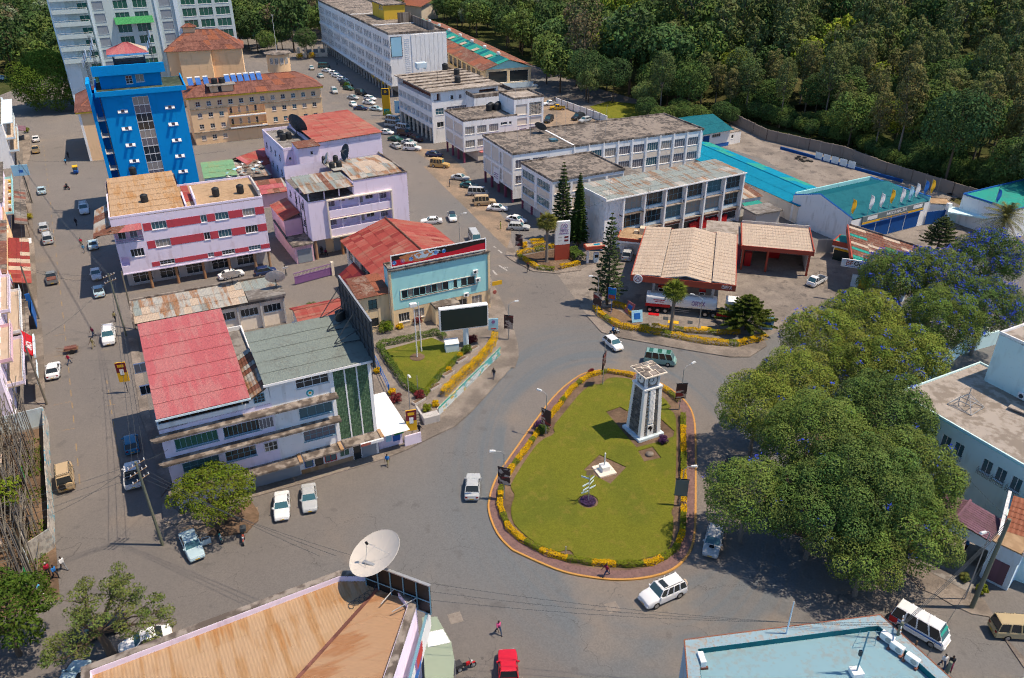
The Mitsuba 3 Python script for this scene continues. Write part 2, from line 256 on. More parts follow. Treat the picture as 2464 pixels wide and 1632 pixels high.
slab('pavement',[(12.10,115.13),(14.02,109.41),(16.71,107.63),(26.11,103.93),(32.32,101.76),(35.22,101.76),(38.73,105.08),(38.87,106.77),(34.51,104.75),(29.85,106.09),(23.53,108.15),(15.41,111.21),(13.61,116.10),(12.96,116.88)],0.13,'m_pave','pavement in front of the filling station hedge')
slab('pavement',[(-0.16,137.66),(3.81,132.48),(7.92,131.53),(12.56,132.96),(12.78,135.89),(8.17,132.48),(1.08,139.45),(-0.16,146.48),(-0.17,149.92),(-0.96,143.17),(-1.15,139.45)],0.13,'m_pave','pavement round the station sign island')
slab('pavement',[(37.94,58.89),(39.26,59.94),(41.12,60.86),(35.51,64.40),(31.01,65.76),(32.68,70.35),(43.42,82.48),(54.75,92.64),(54.43,95.46),(39.27,82.48),(28.30,69.97),(28.72,65.24),(33.65,62.44)],0.12,'m_earth','earth verge under the big trees beside the white hotel')
slab('pavement',[(41.51,55.86),(42.52,54.63),(43.85,53.49),(45.34,53.16),(45.44,47.42),(46.09,48.58),(45.56,50.50),(45.97,55.17),(43.87,57.42),(42.28,59.18),(39.55,60.09),(40.00,58.29),(40.43,56.57)],0.1,'m_pave','concrete ramp and pavement at the gatehouse')
# lying sheets: earth and concrete areas beside the asphalt, 4 mm over it
struct('dirt_yard',sheet([[(-22.42,196.86),(-0.96,143.17),(-0.17,149.92),(-0.17,154.71),(-13.07,196.86)],[(-27.86,213.43),(-16.94,193.39),(-11.52,193.39),(-17.98,211.33)],[(10.36,274.07),(17.78,269.22),(29.06,245.75),(9.25,231.61)],[(-37.57,64.57),(-28.52,68.76),(-28.22,67.68),(-29.28,64.74),(-32.75,64.57),(-35.94,65.24)]],0.004),'m_dust','bare brown earth where cars park beside the asphalt')
slab('kerb_bed',[(-31.74,67.44),(-29.70,69.97),(-28.08,67.68),(-27.79,66.45),(-28.14,65.76),(-28.53,64.57),(-30.84,64.07),(-32.64,64.23)],0.14,'m_earth','kerbed earth bed of the feathery corner tree')
def c_conc(p,n,uv):
 g=fbm(p.x*0.25,p.y*0.25,0,4);f=fbm(p.x*5,p.y*5,2,3)
 st=smoothstep(0.6,0.8,fbm(p.x*0.7,p.y*0.7,7,4))
 return mix(mix((0.26,0.225,0.195),(0.19,0.165,0.145),smoothstep(0.35,0.7,g)),(0.09,0.08,0.075),st*0.6)*(0.8+0.4*f)
scene['m_conc']={'type': 'twosided','b': pr(proc(c_conc),0.85,0.25)}
struct('forecourt',sheet([[(8.12,131.53),(12.29,115.32),(14.00,118.46),(22.31,111.21),(39.95,108.36),(53.12,118.06),(65.52,131.05),(61.92,143.17),(50.19,146.48),(28.28,149.92),(20.92,143.17),(12.60,133.44)]],0.004),'m_conc','oil stained concrete forecourt of the filling station')
struct('forecourt',sheet([[(76.24,150.80),(85.02,155.64),(95.62,155.64),(94.32,148.76),(77.56,135.89),(76.67,143.17)]],0.008),'m_conc','pale concrete apron before the tyre workshop')
struct('yard',sheet([[(55.88,216.64),(66.13,201.35),(65.49,201.35),(72.47,166.47),(95.60,170.01),(108.92,177.46),(90.34,193.39),(72.92,228.00),(65.11,240.43)]],0.004),'m_conc','dusty concrete yard behind the tyre workshop')
struct('lawn',sheet([[(25.07,261.47),(32.23,269.22),(42.39,264.53),(41.59,247.11),(29.73,245.75)]],0.05),'m_lawn','small grass clearing at the foot of the wood')
struct('lawn',MB().prism([(-19.37,103.44),(-13.01,107.11),(-12.37,107.46),(-7.95,103.76),(-8.25,100.57),(-10.00,98.42),(-11.67,92.64),(-13.35,91.41),(-14.23,92.64),(-16.35,97.52)],0,0.2),'m_lawn','small dry lawn in the office garden')
slab('garden_path',[(-21.58,106.09),(-20.06,107.11),(-4.78,111.72),(-1.93,106.09),(-2.07,104.42),(-9.60,87.35),(-11.54,85.11),(-14.98,88.89),(-19.79,97.52)],0.15,'m_pave','stone flagged path round the office garden')
# painted marks
ym=MB()
def dash(a,b,w=0.085,z=0.004):
 a,b=np.array(a),np.array(b);d=b-a;L=np.hypot(*d);n=np.array([-d[1],d[0]])/L*w/2
 return ym.add([(*(a-n),z),(*(b-n),z),(*(b+n),z),(*(a+n),z)],[[0,1,2,3]])
def dashes(a,b,n,fill=0.6,w=0.1):
 a,b=np.array(a),np.array(b)
 for i in range(n):
  if rng.random()<0.9:dash(a+(b-a)*i/n,a+(b-a)*(i+fill*rng.uniform(0.5,1))/n,w)
dashes((-127.93,215.56),(-69.38,108.15),26);dashes((-69.39,108.15),(-49.68,71.48),12);dashes((-57.33,95.46),(-46.66,75.25),8)
for a,b in (((-67.98,101.99),(-66.60,102.63)),((-61.66,89.09),(-59.69,90.02)),((-57.77,83.30),(-56.26,83.78)),((-53.33,77.82),(-53.18,77.90)),((-71.35,108.36),(-69.91,108.88)),((-61.91,103.93),(-61.02,104.16)),((-54.40,89.04),(-53.42,89.30))):dash(a,b)
blend('m_yline',(0.34,0.215,0.09),(0.18,0.155,0.135),w_fine)
struct('road_marking',ym,'m_yline','worn yellow parking bay lines on the left street')
ym=MB()
for a,b in (((-3.49,132.96),(-2.76,131.05)),((-3.62,144.53),(-3.18,143.71)),((-2.64,142.63),(-1.89,141.03)),((-2.43,135.40),(-0.91,132.96)),((-1.72,134.41),(-0.71,134.41))):dash(a,b,0.35)
blend('m_wline',(0.42,0.40,0.38),(0.22,0.2,0.18),w_fine)
struct('road_marking',ym,'m_wline','worn white crossing marks at the mouth of the main street')
for q in ((-5.37,53.07),(9.68,54.33)):
 g=MB(Frame(q,20));g.box(-0.62,0.62,-0.62,0.62,0.0,0.012)
 for i in range(6):g.box(-0.56+i*0.2,-0.45+i*0.2,-0.56,0.56,0.012,0.035)
 k=obj('drain_cover',g,'m_conc');tag(k,'square pale concrete drain cover in the asphalt '+('right of the tan roof' if q[0]<5 else 'below the roundabout island'),'drain cover')

# ------------------------------------------------------------------ building kit
def grid_wall(mb,L,z0,z1,holes,depth=0.18):
 """front sheet at b=0 with holes and their reveals"""
 As=sorted({0.0,L}|{h[0] for h in holes}|{h[1] for h in holes});Zs=sorted({z0,z1}|{h[2] for h in holes}|{h[3] for h in holes})
 for za,zb in zip(Zs,Zs[1:]):
  run=None
  for a0,a1 in zip(As,As[1:]):
   m=(a0+a1)/2,(za+zb)/2
   if any(h[0]<m[0]<h[1] and h[2]<m[1]<h[3] for h in holes):
    if run is not None:mb.quad((run,0,za),(a0,0,za),(a0,0,zb),(run,0,zb));run=None
   elif run is None:run=a0
  if run is not None:mb.quad((run,0,za),(L,0,za),(L,0,zb),(run,0,zb))
 for h in holes:
  a0,a1,za,zb=h[:4];d=h[4] if len(h)>4 else depth
  mb.quad((a0,0,za),(a1,0,za),(a1,d,za),(a0,d,za));mb.quad((a0,0,zb),(a0,d,zb),(a1,d,zb),(a1,0,zb))
  mb.quad((a0,0,za),(a0,d,za),(a0,d,zb),(a0,0,zb));mb.quad((a1,0,za),(a1,0,zb),(a1,d,zb),(a1,d,za))
def window(t,fr,a0,a1,z0,z1,d=0.18,nx=2,nz=1,m='frame',g='glass',sill=True,name='window',label=None):
 f=MB(fr);w=min(0.07,(a1-a0)*0.08)
 f.box(a0,a1,d-0.07,d,z0,z0+w);f.box(a0,a1,d-0.07,d,z1-w,z1);f.box(a0,a0+w,d-0.07,d,z0+w,z1-w);f.box(a1-w,a1,d-0.07,d,z0+w,z1-w)
 for i in range(1,nx):x=a0+(a1-a0)*i/nx;f.box(x-w*.45,x+w*.45,d-0.06,d-.002,z0+w,z1-w)
 for i in range(1,nz):z=z0+(z1-z0)*i/nz;f.box(a0+w,a1-w,d-0.055,d-.004,z-w*.4,z+w*.4)
 if sill:f.box(a0-0.08,a1+0.08,-0.1,d-.072,z0-0.08,z0-0.004)
 k=obj(name,f,m,t)
 if label:labels[k]={'label': label}
 obj('pane',MB(fr).quad((a0,d-0.03,z0),(a1,d-0.03,z0),(a1,d-0.03,z1),(a0,d-0.03,z1)),g,k)
 return k
def pick_glass(r):return r.choice(['glass','glass','glass','curtain2','curtain','glass_blue'])
def storey(t,fr,L,z0,z1,wallmb,wins,r,holes=()):
 """wins: (a0,a1,z0,z1,nx,nz[,glass[,frame]])"""
 grid_wall(wallmb,L,z0,z1,[w[:4] for w in wins]+list(holes))
 for w in wins:window(t,fr,*w[:4],nx=w[4],nz=w[5],g=w[6] if len(w)>6 and w[6] else pick_glass(r),m=w[7] if len(w)>7 else 'frame')
def rows(xs,zs,w,h,nx=2,nz=1,*more):return [(x,x+w,z,z+h,nx,nz,*more) for z in zs for x in xs]
def even(L,n,w,m=0.6):
 s=(L-2*m)/n;return [m+s*i+(s-w)/2 for i in range(n)]
def block(t,fr,L,D,h,wall,front=(),right=(),back=(),left=(),z0=0.0,roof='roof_grey',para=0.5,pmat=None,over=0.0,seed=1,fh=(),rh=(),name='wall',band=None):
 """four walls with windows, flat roof with parapet"""
 r=random.Random(seed)
 w=MB();w4=[(fr,L,front,fh),(fr.turn(L,0,1),D,right,rh),(fr.turn(L,D,2),L,back,()),(fr.turn(0,D,3),D,left,())]
 for f,l,wins,hh in w4:
  m=MB(f);storey(t,f,l,z0,h,m,wins,r,hh);w.raw(*m.mesh())
 wk=obj(name,w,wall,t)
 if roof:
  obj('roof',MB(fr).box(-over,L+over,-over,D+over,h-0.15,h+0.012),roof,t)
  if para:
   p=MB(fr);o=over+0.03;q=0.18
   p.box(-o,L+o,-o,q-o,h+.013,h+para);p.box(-o,L+o,D+o-q,D+o,h+.013,h+para);p.box(-o,q-o,q-o,D+o-q,h+.013,h+para);p.box(L+o-q,L+o,q-o,D+o-q,h+.013,h+para)
   obj('parapet',p,pmat or 'edge',t)
 return wk
def hole_back(t,fr,a0,a1,z0,z1,d,m='p_grey_wall',wins=(),r=None,name='back_wall'):
 """the back of a recess d deep, with windows of its own"""
 f2=fr.turn(a0,d,0);L=a1-a0;mb=MB(f2);rr=r or random.Random(3)
 ws=[(w[0]-a0,w[1]-a0,*w[2:]) for w in wins]
 for w in ws:window(t,f2,*w[:4],d=0.1,nx=w[4],nz=w[5],g=w[6] if len(w)>6 and w[6] else pick_glass(rr),sill=False)
 grid_wall(mb,L,z0,z1,[w[:4] for w in ws],0.1);obj(name,mb,m,t)
def sheets(t,A,B,C,D,nu,nv,mats,seed=0,ribs=6,amp=0.018,under='wood',name='roof',thick=0.06,pname='sheet',lab=None):
 """a roof slope of lapped corrugated sheets. A,B eave left and right, C,D ridge right and left"""
 A,B,C,D=(np.array(q,float) for q in (A,B,C,D));r=random.Random(seed)
 n=np.cross(B-A,D-A);n /= np.linalg.norm(n);n=n if n[2]>0 else -n
 u=MB();dn=n*0.05;lo=[q-dn for q in (A,B,C,D)];l2=[q-n*(0.05+thick) for q in (A,B,C,D)]
 u.hexa(l2+lo);k=obj(name,u,under,t)
 if lab:labels[k]={'label': lab}
 P=lambda s,q:(A*(1-s)+B*s)*(1-q)+(D*(1-s)+C*s)*q
 for j in range(nv):
  for i in range(nu):
   s0,s1,q0,q1=i/nu,(i+1)/nu,j/nv,(j+1)/nv
   q0=q0-(0.10/nv if j else 0.03/nv);up0=0.035+(0.02 if j else 0)+r.uniform(0,.012);up1=0.0+r.uniform(0,.01)
   s1=s1+0.06/nu if i<nu-1 else s1
   m=ribs*2;V=[]
   for q,up in ((q0,up0),(q1,up1)):
    for e in range(m+1):
     s=s0+(s1-s0)*e/m
     V.append(P(s,q)+n*(up+(amp if e % 2 else -amp)+(0.008 if i % 2 else 0)))
   F=[[e,e+1,m+2+e,m+1+e] for e in range(m)]
   obj(pname,MB().add(V,F),r.choice(mats),k)
 return k
def ridge(t,A,B,m,r=0.14):obj('ridge_cap',MB().bar(A,B,r,6),m,t)
def z3(q,z):return (q[0],q[1],z)
def tank(q,z,label,r=0.62,h=1.5,group=None):
 t=obj('water_tank',MB().lathe((*q,z),[(0,0),(r,0),(r,h*.3),(r*1.03,h*.32),(r,h*.34),(r,h*.62),(r*1.03,h*.64),(r,h*.66),(r,h*.84),(r*.55,h*.96),(r*.3,h*.97),(r*.3,h),(0,h)],18),'tank',None,40)
 tag(t,label,'water tank',group)
def dish(q,z,R,az,el,label,m='dish',base=1.0,mesh_look=False):
 t=thing('satellite_dish',label,'satellite dish');a,e=math.radians(az),math.radians(el)
 ax=np.array([math.cos(e)*math.cos(a),math.cos(e)*math.sin(a),math.sin(e)]);x=np.cross(ax,[0,0,1.]);x /= np.linalg.norm(x);y=np.cross(x,ax)
 c=np.array([*q,z+base+R*0.35]);n=28;V=[];F=[];K=6
 for k in range(K+1):
  rr=R*k/K;V+=[c+ax*(0.3*rr*rr/R)+rr*(math.cos(i*2*math.pi/n)*x+math.sin(i*2*math.pi/n)*y) for i in range(n)]
 for k in range(K):
  for i in range(n):j=(i+1) % n;F.append([k*n+i,k*n+j,(k+1)*n+j,(k+1)*n+i])
 if mesh_look:F=[f for i,f in enumerate(F) if (i // n) % 3 != 9]
 obj('reflector',MB().add(V,F),m,t,True)
 s=MB()
 for i in range(0,n,2):
  d=math.cos(i*2*math.pi/n)*x+math.sin(i*2*math.pi/n)*y
  s.path([c+ax*(0.3*(R*k/K)**2/R-0.015)+d*R*k/K for k in range(1,K+1)],0.018 if R<2 else 0.03,4)
 for i in range(n):
  d0,d1=(math.cos(k*2*math.pi/n)*x+math.sin(k*2*math.pi/n)*y for k in (i,i+1));s.bar(c+ax*0.3*R+d0*R,c+ax*0.3*R+d1*R,0.025,4)
 obj('rib',s,'iron' if mesh_look else m,t)
 f=MB();tip=c+ax*R*0.85
 for i in (0,9,19):f.bar(c+ax*0.1*R+R*.55*(math.cos(i*2*math.pi/n)*x+math.sin(i*2*math.pi/n)*y),tip,0.02,4)
 obj('feed_arm',f,'steel',t);obj('feed_horn',MB().bar(tip-ax*.12,tip+ax*.14,0.11,8),'black',t)
 p=MB();p.bar((*q,z),c-ax*0.05,0.07,8)
 for i in range(3):p.bar((q[0]+.5*R*math.cos(2.1*i),q[1]+.5*R*math.sin(2.1*i),z),(q[0],q[1],z+base*.8),0.03,5)
 obj('mount',p,'iron',t);return t
def air_con(fr,a,b,z,label,group=None,s=1.0):
 t=thing('air_conditioner',label,'air conditioner',group);f=fr.turn(a,b,0)
 obj('casing',MB(f).box(0,.85*s,-.32*s,0,z,z+.6*s),'whitep',t);obj('fan_grille',MB(f).bar((.32*s,-.33*s,z+.3*s),(.32*s,-.345*s,z+.3*s),.22*s,14),'iron',t)
 obj('bracket',MB(f).box(.06,.1,-.3*s,.05,z-.08,z-.003).box(.72*s,.76*s,-.3*s,.05,z-.08,z-.003),'steel',t)
def mast(q,z,h,label,r=0.03,m='steel',arms=0):
 t=obj('antenna_mast',MB().bar((*q,z),(*q,z+h),r,6,r*.6),m);tag(t,label,'antenna')
 for i in range(arms):obj('aerial',MB().bar((q[0]-.5+.1*i,q[1],z+h-.3*i),(q[0]+.5-.1*i,q[1]+.2,z+h-.3*i),.015,4),m,t)

# ------------------------------------------------------------------ buildings
# 1 striped lilac block
fr,L=between((-66.07,123.55),(-41.95,134.57))
t=thing('apartment_block','lilac apartment block with dark red window bands and a tan flat roof','building')
f=Frame(fr.xy(0,0),25.6);L=24.6;D=13;H=13.4;R=random.Random(5)
w=MB()
zs=[4.15,7.35,10.55]
# bands: list of (a0,a1) windows per floor
wx=[(6.0,8.4),(13.9,14.9),(16.3,18.5),(20.9,23.0)]
wins=[(a,b,z,z+1.35,4 if b-a>1.5 else 2,1) for z in zs[1:] for a,b in wx]+[(a,b,zs[0]-.1,zs[0]+.75,4 if b-a>1.5 else 2,2) for a,b in wx]+[(1.9,4.0,6.3,7.7,4,1)]
block(t,f,L,D,H,'p_lilac',wins,(),(),[(x,x+1.6,z,z+1.3,3,1) for z in (4.3,7.4,10.4) for x in (1,4,7,10)],3.6,'roof_tan',0.35,'p_lilac',0,5,fh=[(0.15,1.4,4.9,6.6,1.2),(0.15,4.4,9.0,11.4,1.2)])
hole_back(t,f,0.15,1.4,4.9,6.6,1.2,'p_lilac');hole_back(t,f,0.15,4.4,9.0,11.4,1.2,'p_pinkwall',[(0.6,1.8,9.2,11.0,2,1),(2.4,3.6,9.2,11.0,2,1,'curtain2')])
obj('balcony_rail',MB(f).box(0.15,4.4,-0.05,-0.003,9.0,9.05).box(0.15,4.4,-0.05,-0.003,9.45,9.5).box(0.15,4.4,-0.05,-0.003,9.85,9.9),'frame_blue',t)
for z,zt in ((zs[2],1.4),(zs[1],1.4),(zs[0]-.1,.85)):
 xs=[4.7]+[q for p in wx for q in p]+[24.6]
 for i in range(0,len(xs),2):
  if xs[i+1]-xs[i]>.15:obj('red_band',MB(f).box(xs[i]+.02,xs[i+1]-.02,-0.05,0.1,z,z+zt-.05),'p_red_wall',t)
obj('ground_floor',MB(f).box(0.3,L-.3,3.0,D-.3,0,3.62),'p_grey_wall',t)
for i,a in enumerate((4.0,8.3,12.8,17.2,21.7,24.2)):obj('column',MB(f).lathe((a,0.5,0),[(.24,0),(.24,3.62)],12),'s_tan2',t,40)
obj('overhang_slab',MB(f).box(-.05,L+.05,-.12,3.2,3.42,3.6),'p_lilac',t)
for i in range(5):window(t,f.turn(0,2.98,0),1.2+4.4*i,4.4+4.4*i,0.4,2.9,d=.04,nx=3,nz=2,g='glass',sill=False,name='shop_window')
sheets(t,z3(f.xy(-2.9,-1.0),10.9),z3(f.xy(-2.5,13.5),10.9),z3(f.xy(-.1,13.5),11.9),z3(f.xy(-.1,-1.0),11.9),12,1,['s_rust','s_grey2','s_rust','s_grey2'],3,5,name='side_canopy')
sheets(t,z3(f.xy(-2.9,-1.3),11.35),z3(f.xy(4.5,-1.2),11.35),z3(f.xy(4.5,-.06),12.1),z3(f.xy(-.1,-.06),12.1),6,1,['s_rust','s_grey2','s_pink','s_rust'],4,5,name='front_canopy')
obj('roof_step',MB(f).box(12.2,13.4,3.5,12.8,H+.02,H+.1),'s_red',t);obj('fire_wall',MB(f).box(13.5,13.75,.2,7.5,H+.02,H+1.5).box(11.9,12.15,.2,7.5,H+.02,H+.7),'p_lilac',t);obj('fire_wall',MB(f).box(24.1,24.4,.3,8.5,H+.4,H+1.4),'p_grey_wall',t)
sheets(t,z3(f.xy(0.3,.4),H+.15),z3(f.xy(11.7,.4),H+.15),z3(f.xy(11.7,D+9),H+.5),z3(f.xy(0.3,D+9),H+.5),6,7,['s_tan3']*8+['s_tan'],8,4,.008,name='tan_roof')
block(t,f.turn(0,D+.01,0),12,9,H,'p_lilac',roof=None)
for q,lb in (((-71.80,147.07),'black water tank at the far end of the tan roof of the striped block'),((-63.35,131.47),'black water tank near the street edge of the tan roof of the striped block'),((-52.22,135.00),'black water tank on the small tan roof, left of its pair'),((-48.39,136.64),'black water tank on the small tan roof, right of its pair')):tank(q,13.6,lb,.62,1.5)

# 2 blue tower
H=27.0
t=thing('hotel_tower','bright blue narrow tower with a white framed glass stair strip','building')
f=Frame((-78.24,152.57),24.5);L=16.2;D=13.5;R=random.Random(2)
fi=f.turn(0.9,0.9,0);Li,Di=L-1.8,D-1.2
wz=[23.2,19.9,16.7,13.5,10.3,7.1]
wins=[(x,x+1.75,z,z+.62,3,1,'curtain2') for x in (2.3,10.8) for z in wz]
strip=(5.3,8.2,2.0,26.0)
block(t,fi,Li,Di,H-.35,'p_blue_wall',wins,[],(),[(x,x+1.2,z,z+1,2,1) for x in (3,8) for z in wz],0,None,0,None,0,2,fh=[strip])
for x in (2.3,10.8):
 for z in wz:
  for dx in (0,1.2):obj('window_sash',MB(fi).hexa([(x+dx,-.55,z+.12),(x+dx+.55,-.55,z+.12),(x+dx+.55,-.01,z+.55),(x+dx,-.01,z+.55),(x+dx,-.55,z+.17),(x+dx+.55,-.55,z+.17),(x+dx+.55,-.01,z+.61),(x+dx,-.01,z+.61)]),'frame',t)
for i in range(15):
 z=2.0+1.6*i
 window(t,fi,5.3,8.2,z,z+1.6,d=.12,nx=3,nz=1,g=['glass','curtain2','curtain','glass'][i % 4],sill=False,name='stair_window')
obj('roof_slab',MB(f).box(0,L,0,D,H-.35,H),'p_blue_wall',t)
obj('roof',MB(f).box(.25,L-.25,.25,D-.25,H+.003,H+.03),'roof_green',t)
obj('parapet',MB(f).box(0,L,0,.22,H+.001,H+.55).box(L-.22,L,.22,D,H+.001,H+.55).box(0,.22,.22,D,H+.001,H+.55),'p_blue_wall',t)
pf=f.turn(1.2,5.2,0)
block(t,pf,11.0,6.5,H+3.0,'p_blue_wall',[(4.6,5.8,H+.7,H+2.2,2,3),(6.4,7.9,H+.9,H+2.3,2,1,'curtain')],z0=H,roof='roof_grey',para=0,seed=4,name='penthouse_wall')
obj('penthouse_band',MB(pf).box(-1.0,12.0,-.9,-.6,H+2.6,H+4.4).box(-1.0,12,-.6,7,H+3.02,H+3.2),'p_blue_wall',t)
obj('side_fin',MB(f).box(-1.2,-.6,1,8,4,H+2).box(-1.2,.9,4,4.4,4,H-.4).box(-1.2,.9,7.5,7.9,4,H-.4),'p_blue_wall',t)
for z in (6,9.2,12.4,15.6,18.8,22):obj('balcony',MB(f).box(-.6,.9,1,7.5,z,z+.2).box(-.62,-.5,1,7.5,z+.2,z+1.0),'p_cream',t)
obj('downpipe',MB(f).bar((.7,.8,1),(.7,.8,H-.4),.07,6),'iron',t)
# rooftop pavilion
rf=f.turn(4.2,12.5,0);zt=H+3.0
obj('pavilion_post',MB(rf).box(0,.2,0,.2,zt-3,zt+2.2).box(5.8,6,0,.2,zt-3,zt+2.2).box(0,.2,4.8,5,zt-3,zt+2.2).box(5.8,6,4.8,5,zt-3,zt+2.2).box(.2,5.8,.3,4.7,zt-3,zt+.6),'iron',t)
E0=[z3(rf.xy(*q),zt+2.3) for q in ((-.8,-.8),(6.8,-.8),(6.8,5.8),(-.8,5.8))];Rg=[z3(rf.xy(2.6,2.5),zt+4),z3(rf.xy(3.4,2.5),zt+4)]
obj('pavilion_fascia',MB(rf).box(-.8,6.8,-.82,-.7,zt+1.9,zt+2.3).box(6.7,6.82,-.7,5.8,zt+1.9,zt+2.3).box(-.82,-.7,-.7,5.8,zt+1.9,zt+2.3),'p_paleblue',t)
sheets(t,E0[0],E0[1],Rg[1],Rg[0],4,1,['s_pink'],1,6,name='pavilion_roof');sheets(t,E0[1],E0[2],Rg[1],Rg[1],3,1,['s_beige'],1,6,name='pavilion_roof');sheets(t,E0[3],E0[0],Rg[0],Rg[0],3,1,['s_pink'],1,6,name='pavilion_roof');sheets(t,E0[2],E0[3],Rg[0],Rg[1],3,1,['s_pink'],1,6,name='pavilion_roof')
def lattice(q,z,h,label):
 m=MB();s=.25
 cs=[(q[0]+s*math.cos(a),q[1]+s*math.sin(a)) for a in (0,2.1,4.2)]
 for c in cs:m.bar((*c,z),(*c,z+h),.035,5)
 n=int(h/.7)
 for i in range(n):
  for k in range(3):m.bar((*cs[k],z+i*h/n),(*cs[(k+1) % 3],z+(i+1)*h/n),.02,4)
 k=obj('radio_mast',m,'iron');tag(k,label,'mast')
 for i in range(4):obj('panel_antenna',MB().box(q[0]-.7+.35*i,q[0]-.52+.35*i,q[1]-.3,q[1]-.15,z+h*(.5+.1*i),z+h*(.5+.1*i)+1.4),'whitep',k)
lattice(f.xy(1.0,12),H,9,'grey lattice radio mast left of the pink rooftop pavilion');lattice(f.xy(11.6,12),H,10,'grey lattice radio mast with white aerials right of the pink rooftop pavilion');lattice(f.xy(-.6,11.5),H,6.5,'short lattice mast with a white panel aerial on the blue tower edge')

# 3 orange hotel behind the blue tower
def hip(t,f,a0,a1,b0,b1,z,rise,mats,nu,nv,seed=1,ov=.7,ridge_m='s_brown',inset=None):
 a0,a1,b0,b1=a0-ov,a1+ov,b0-ov,b1+ov;W=b1-b0;Lh=a1-a0;ins=min(W,Lh)/2 if inset is None else inset
 c=[(a0,b0),(a1,b0),(a1,b1),(a0,b1)]
 rg=[(a0+ins,(b0+b1)/2),(a1-ins,(b0+b1)/2)] if Lh>=W else [((a0+a1)/2,b0+ins),((a0+a1)/2,b1-ins)]
 c=[z3(f.xy(*q),z) for q in c];rg=[z3(f.xy(*q),z+rise) for q in rg]
 if Lh>=W:sl=[(c[0],c[1],rg[1],rg[0]),(c[1],c[2],rg[1],rg[1]),(c[2],c[3],rg[0],rg[1]),(c[3],c[0],rg[0],rg[0])]
 else:sl=[(c[0],c[1],rg[0],rg[0]),(c[1],c[2],rg[1],rg[0]),(c[2],c[3],rg[1],rg[1]),(c[3],c[0],rg[0],rg[1])]
 for i,q in enumerate(sl):
  long_=(i % 2==0)==(Lh>=W);sheets(t,*q,max(2,int(nu*(1 if long_ else W/Lh if Lh>W else Lh/W))),nv,mats,seed+i,5,.02)
 ridge(t,rg[0],rg[1],ridge_m)
 for i,(p,q) in enumerate(((c[0],rg[0]),(c[1],rg[1] if Lh>=W else rg[0]),(c[2],rg[1]),(c[3],rg[0] if Lh>=W else rg[1]))):ridge(t,p,q,ridge_m,.11)
BR=['s_brown','s_brown','s_terra','s_brown']
t=thing('hotel','orange rendered hotel wing with brown tiled hip roof and solar panels','building')
f,L=between((-86.52,214.96),(-53.23,230.70))
f=Frame(f.xy(.7,.7),f.ang);L=L-1.4
xs=even(L,12,1.15,.8)
wn=[(x,x+1.15,z,z+1.25,2,2) for i,x in enumerate(xs) for z in (1.2,4.2,7.2,10.2) if not (3.0<x/L*12<6.5 and z<9)]
h1=(L*.27,L*.55,3.9,6.2,1.3);h2=(L*.27,L*.55,7.0,9.3,1.3)
block(t,f,L,11,12.8,'p_orange_wall',wn,[(x,x+1.1,z,z+1.3,2,2) for x in (2,5,8) for z in (4.2,7.2,10.2)],(),(),roof=None,seed=6,fh=[h1,h2])
for hh in (h1,h2):
 hole_back(t,f,hh[0],hh[1],hh[2],hh[3],1.3,'p_orange_wall',[(hh[0]+.6+2.2*i,hh[0]+1.3+2.2*i,hh[2]+.1,hh[3]-.3,1,2) for i in range(int((hh[1]-hh[0])/2.3))])
 obj('balcony',MB(f).box(hh[0],hh[1],-.9,-.003,hh[2]-.2,hh[2]-.02).box(hh[0],hh[1],-.9,-.82,hh[2]-.02,hh[2]+.12),'p_white',t);b=MB(f)
 for i in range(int((hh[1]-hh[0])/.5)):b.bar((hh[0]+.5*i,-.86,hh[2]+.1),(hh[0]+.5*i,-.86,hh[2]+.8),.02,4)
 b.bar((hh[0],-.86,hh[2]+.8),(hh[1],-.86,hh[2]+.8),.03,4);obj('balcony_rail',b,'p_ochre',t)
obj('ledge',MB(f).box(-.1,L+.1,-.35,0,9.55,9.7).box(-.1,L+.1,-.35,0,3.3,3.45),'edge',t)
obj('eave_band',MB(f).box(-.6,L+.6,-.62,-.45,12.3,12.78).box(L+.45,L+.62,-.45,11,12.3,12.78),'p_ochre',t)
hip(t,f,0,L,0,11,12.8,3.4,BR,12,3)
tb=f.turn(L*.17,.5,0);block(t,tb,6.0,4,15.3,'p_orange_wall',[(2,3,13.2,15,1,1)],z0=12.6,roof='roof_grey',para=0,over=.7,name='stair_wall')
tank(tb.xy(1.6,2),15.32,'dark water tank on the orange hotel stair house, left one',.8,1.5);tank(tb.xy(3.5,2),15.32,'dark water tank on the orange hotel stair house, right one',.8,1.5)
for i in range(9):
 a=L*.03+i*2.0 if i<3 else L*.17+4.6+(i-3)*1.7
 ff=f.turn(a,4.4,0);k=thing('solar_heater','blue solar water heater with a white tank in the row on the brown tiled roof','solar panel','solar heaters in the row on the hotel roof')
 obj('panel',MB(ff).hexa([(0,-1,15.15),(1.3,-1,15.15),(1.3,.9,16.6),(0,.9,16.6),(0,-1,15.22),(1.3,-1,15.22),(1.3,.9,16.67),(0,.9,16.67)]),'blue',k);obj('tank',MB(ff).bar((0,1.05,16.75),(1.3,1.05,16.75),.27,10),'whitep',k)
# round turret
tc=(-73.75,262.23);m=MB();m.lathe((*tc,11),[(3.6,0),(3.6,5.4)],14);obj('turret_wall',m,'p_orange_wall',t,40);obj('turret_roof',MB().lathe((*tc,16.4),[(4.4,0),(4.4,.25),(0,.45)],8),'roof_moss',t)
for i in range(4):
 a=-110+26*i;ff=Frame((tc[0]+3.62*math.cos(math.radians(a)),tc[1]+3.62*math.sin(math.radians(a))),a+90);window(t,ff,-.55,.55,13.6,15.4,d=.04,nx=2,nz=1,sill=False,g='curtain')
mast((-73.92,262.55),16.6,11,'tall thin white mast on the round turret roof',.07,'whitep',2)
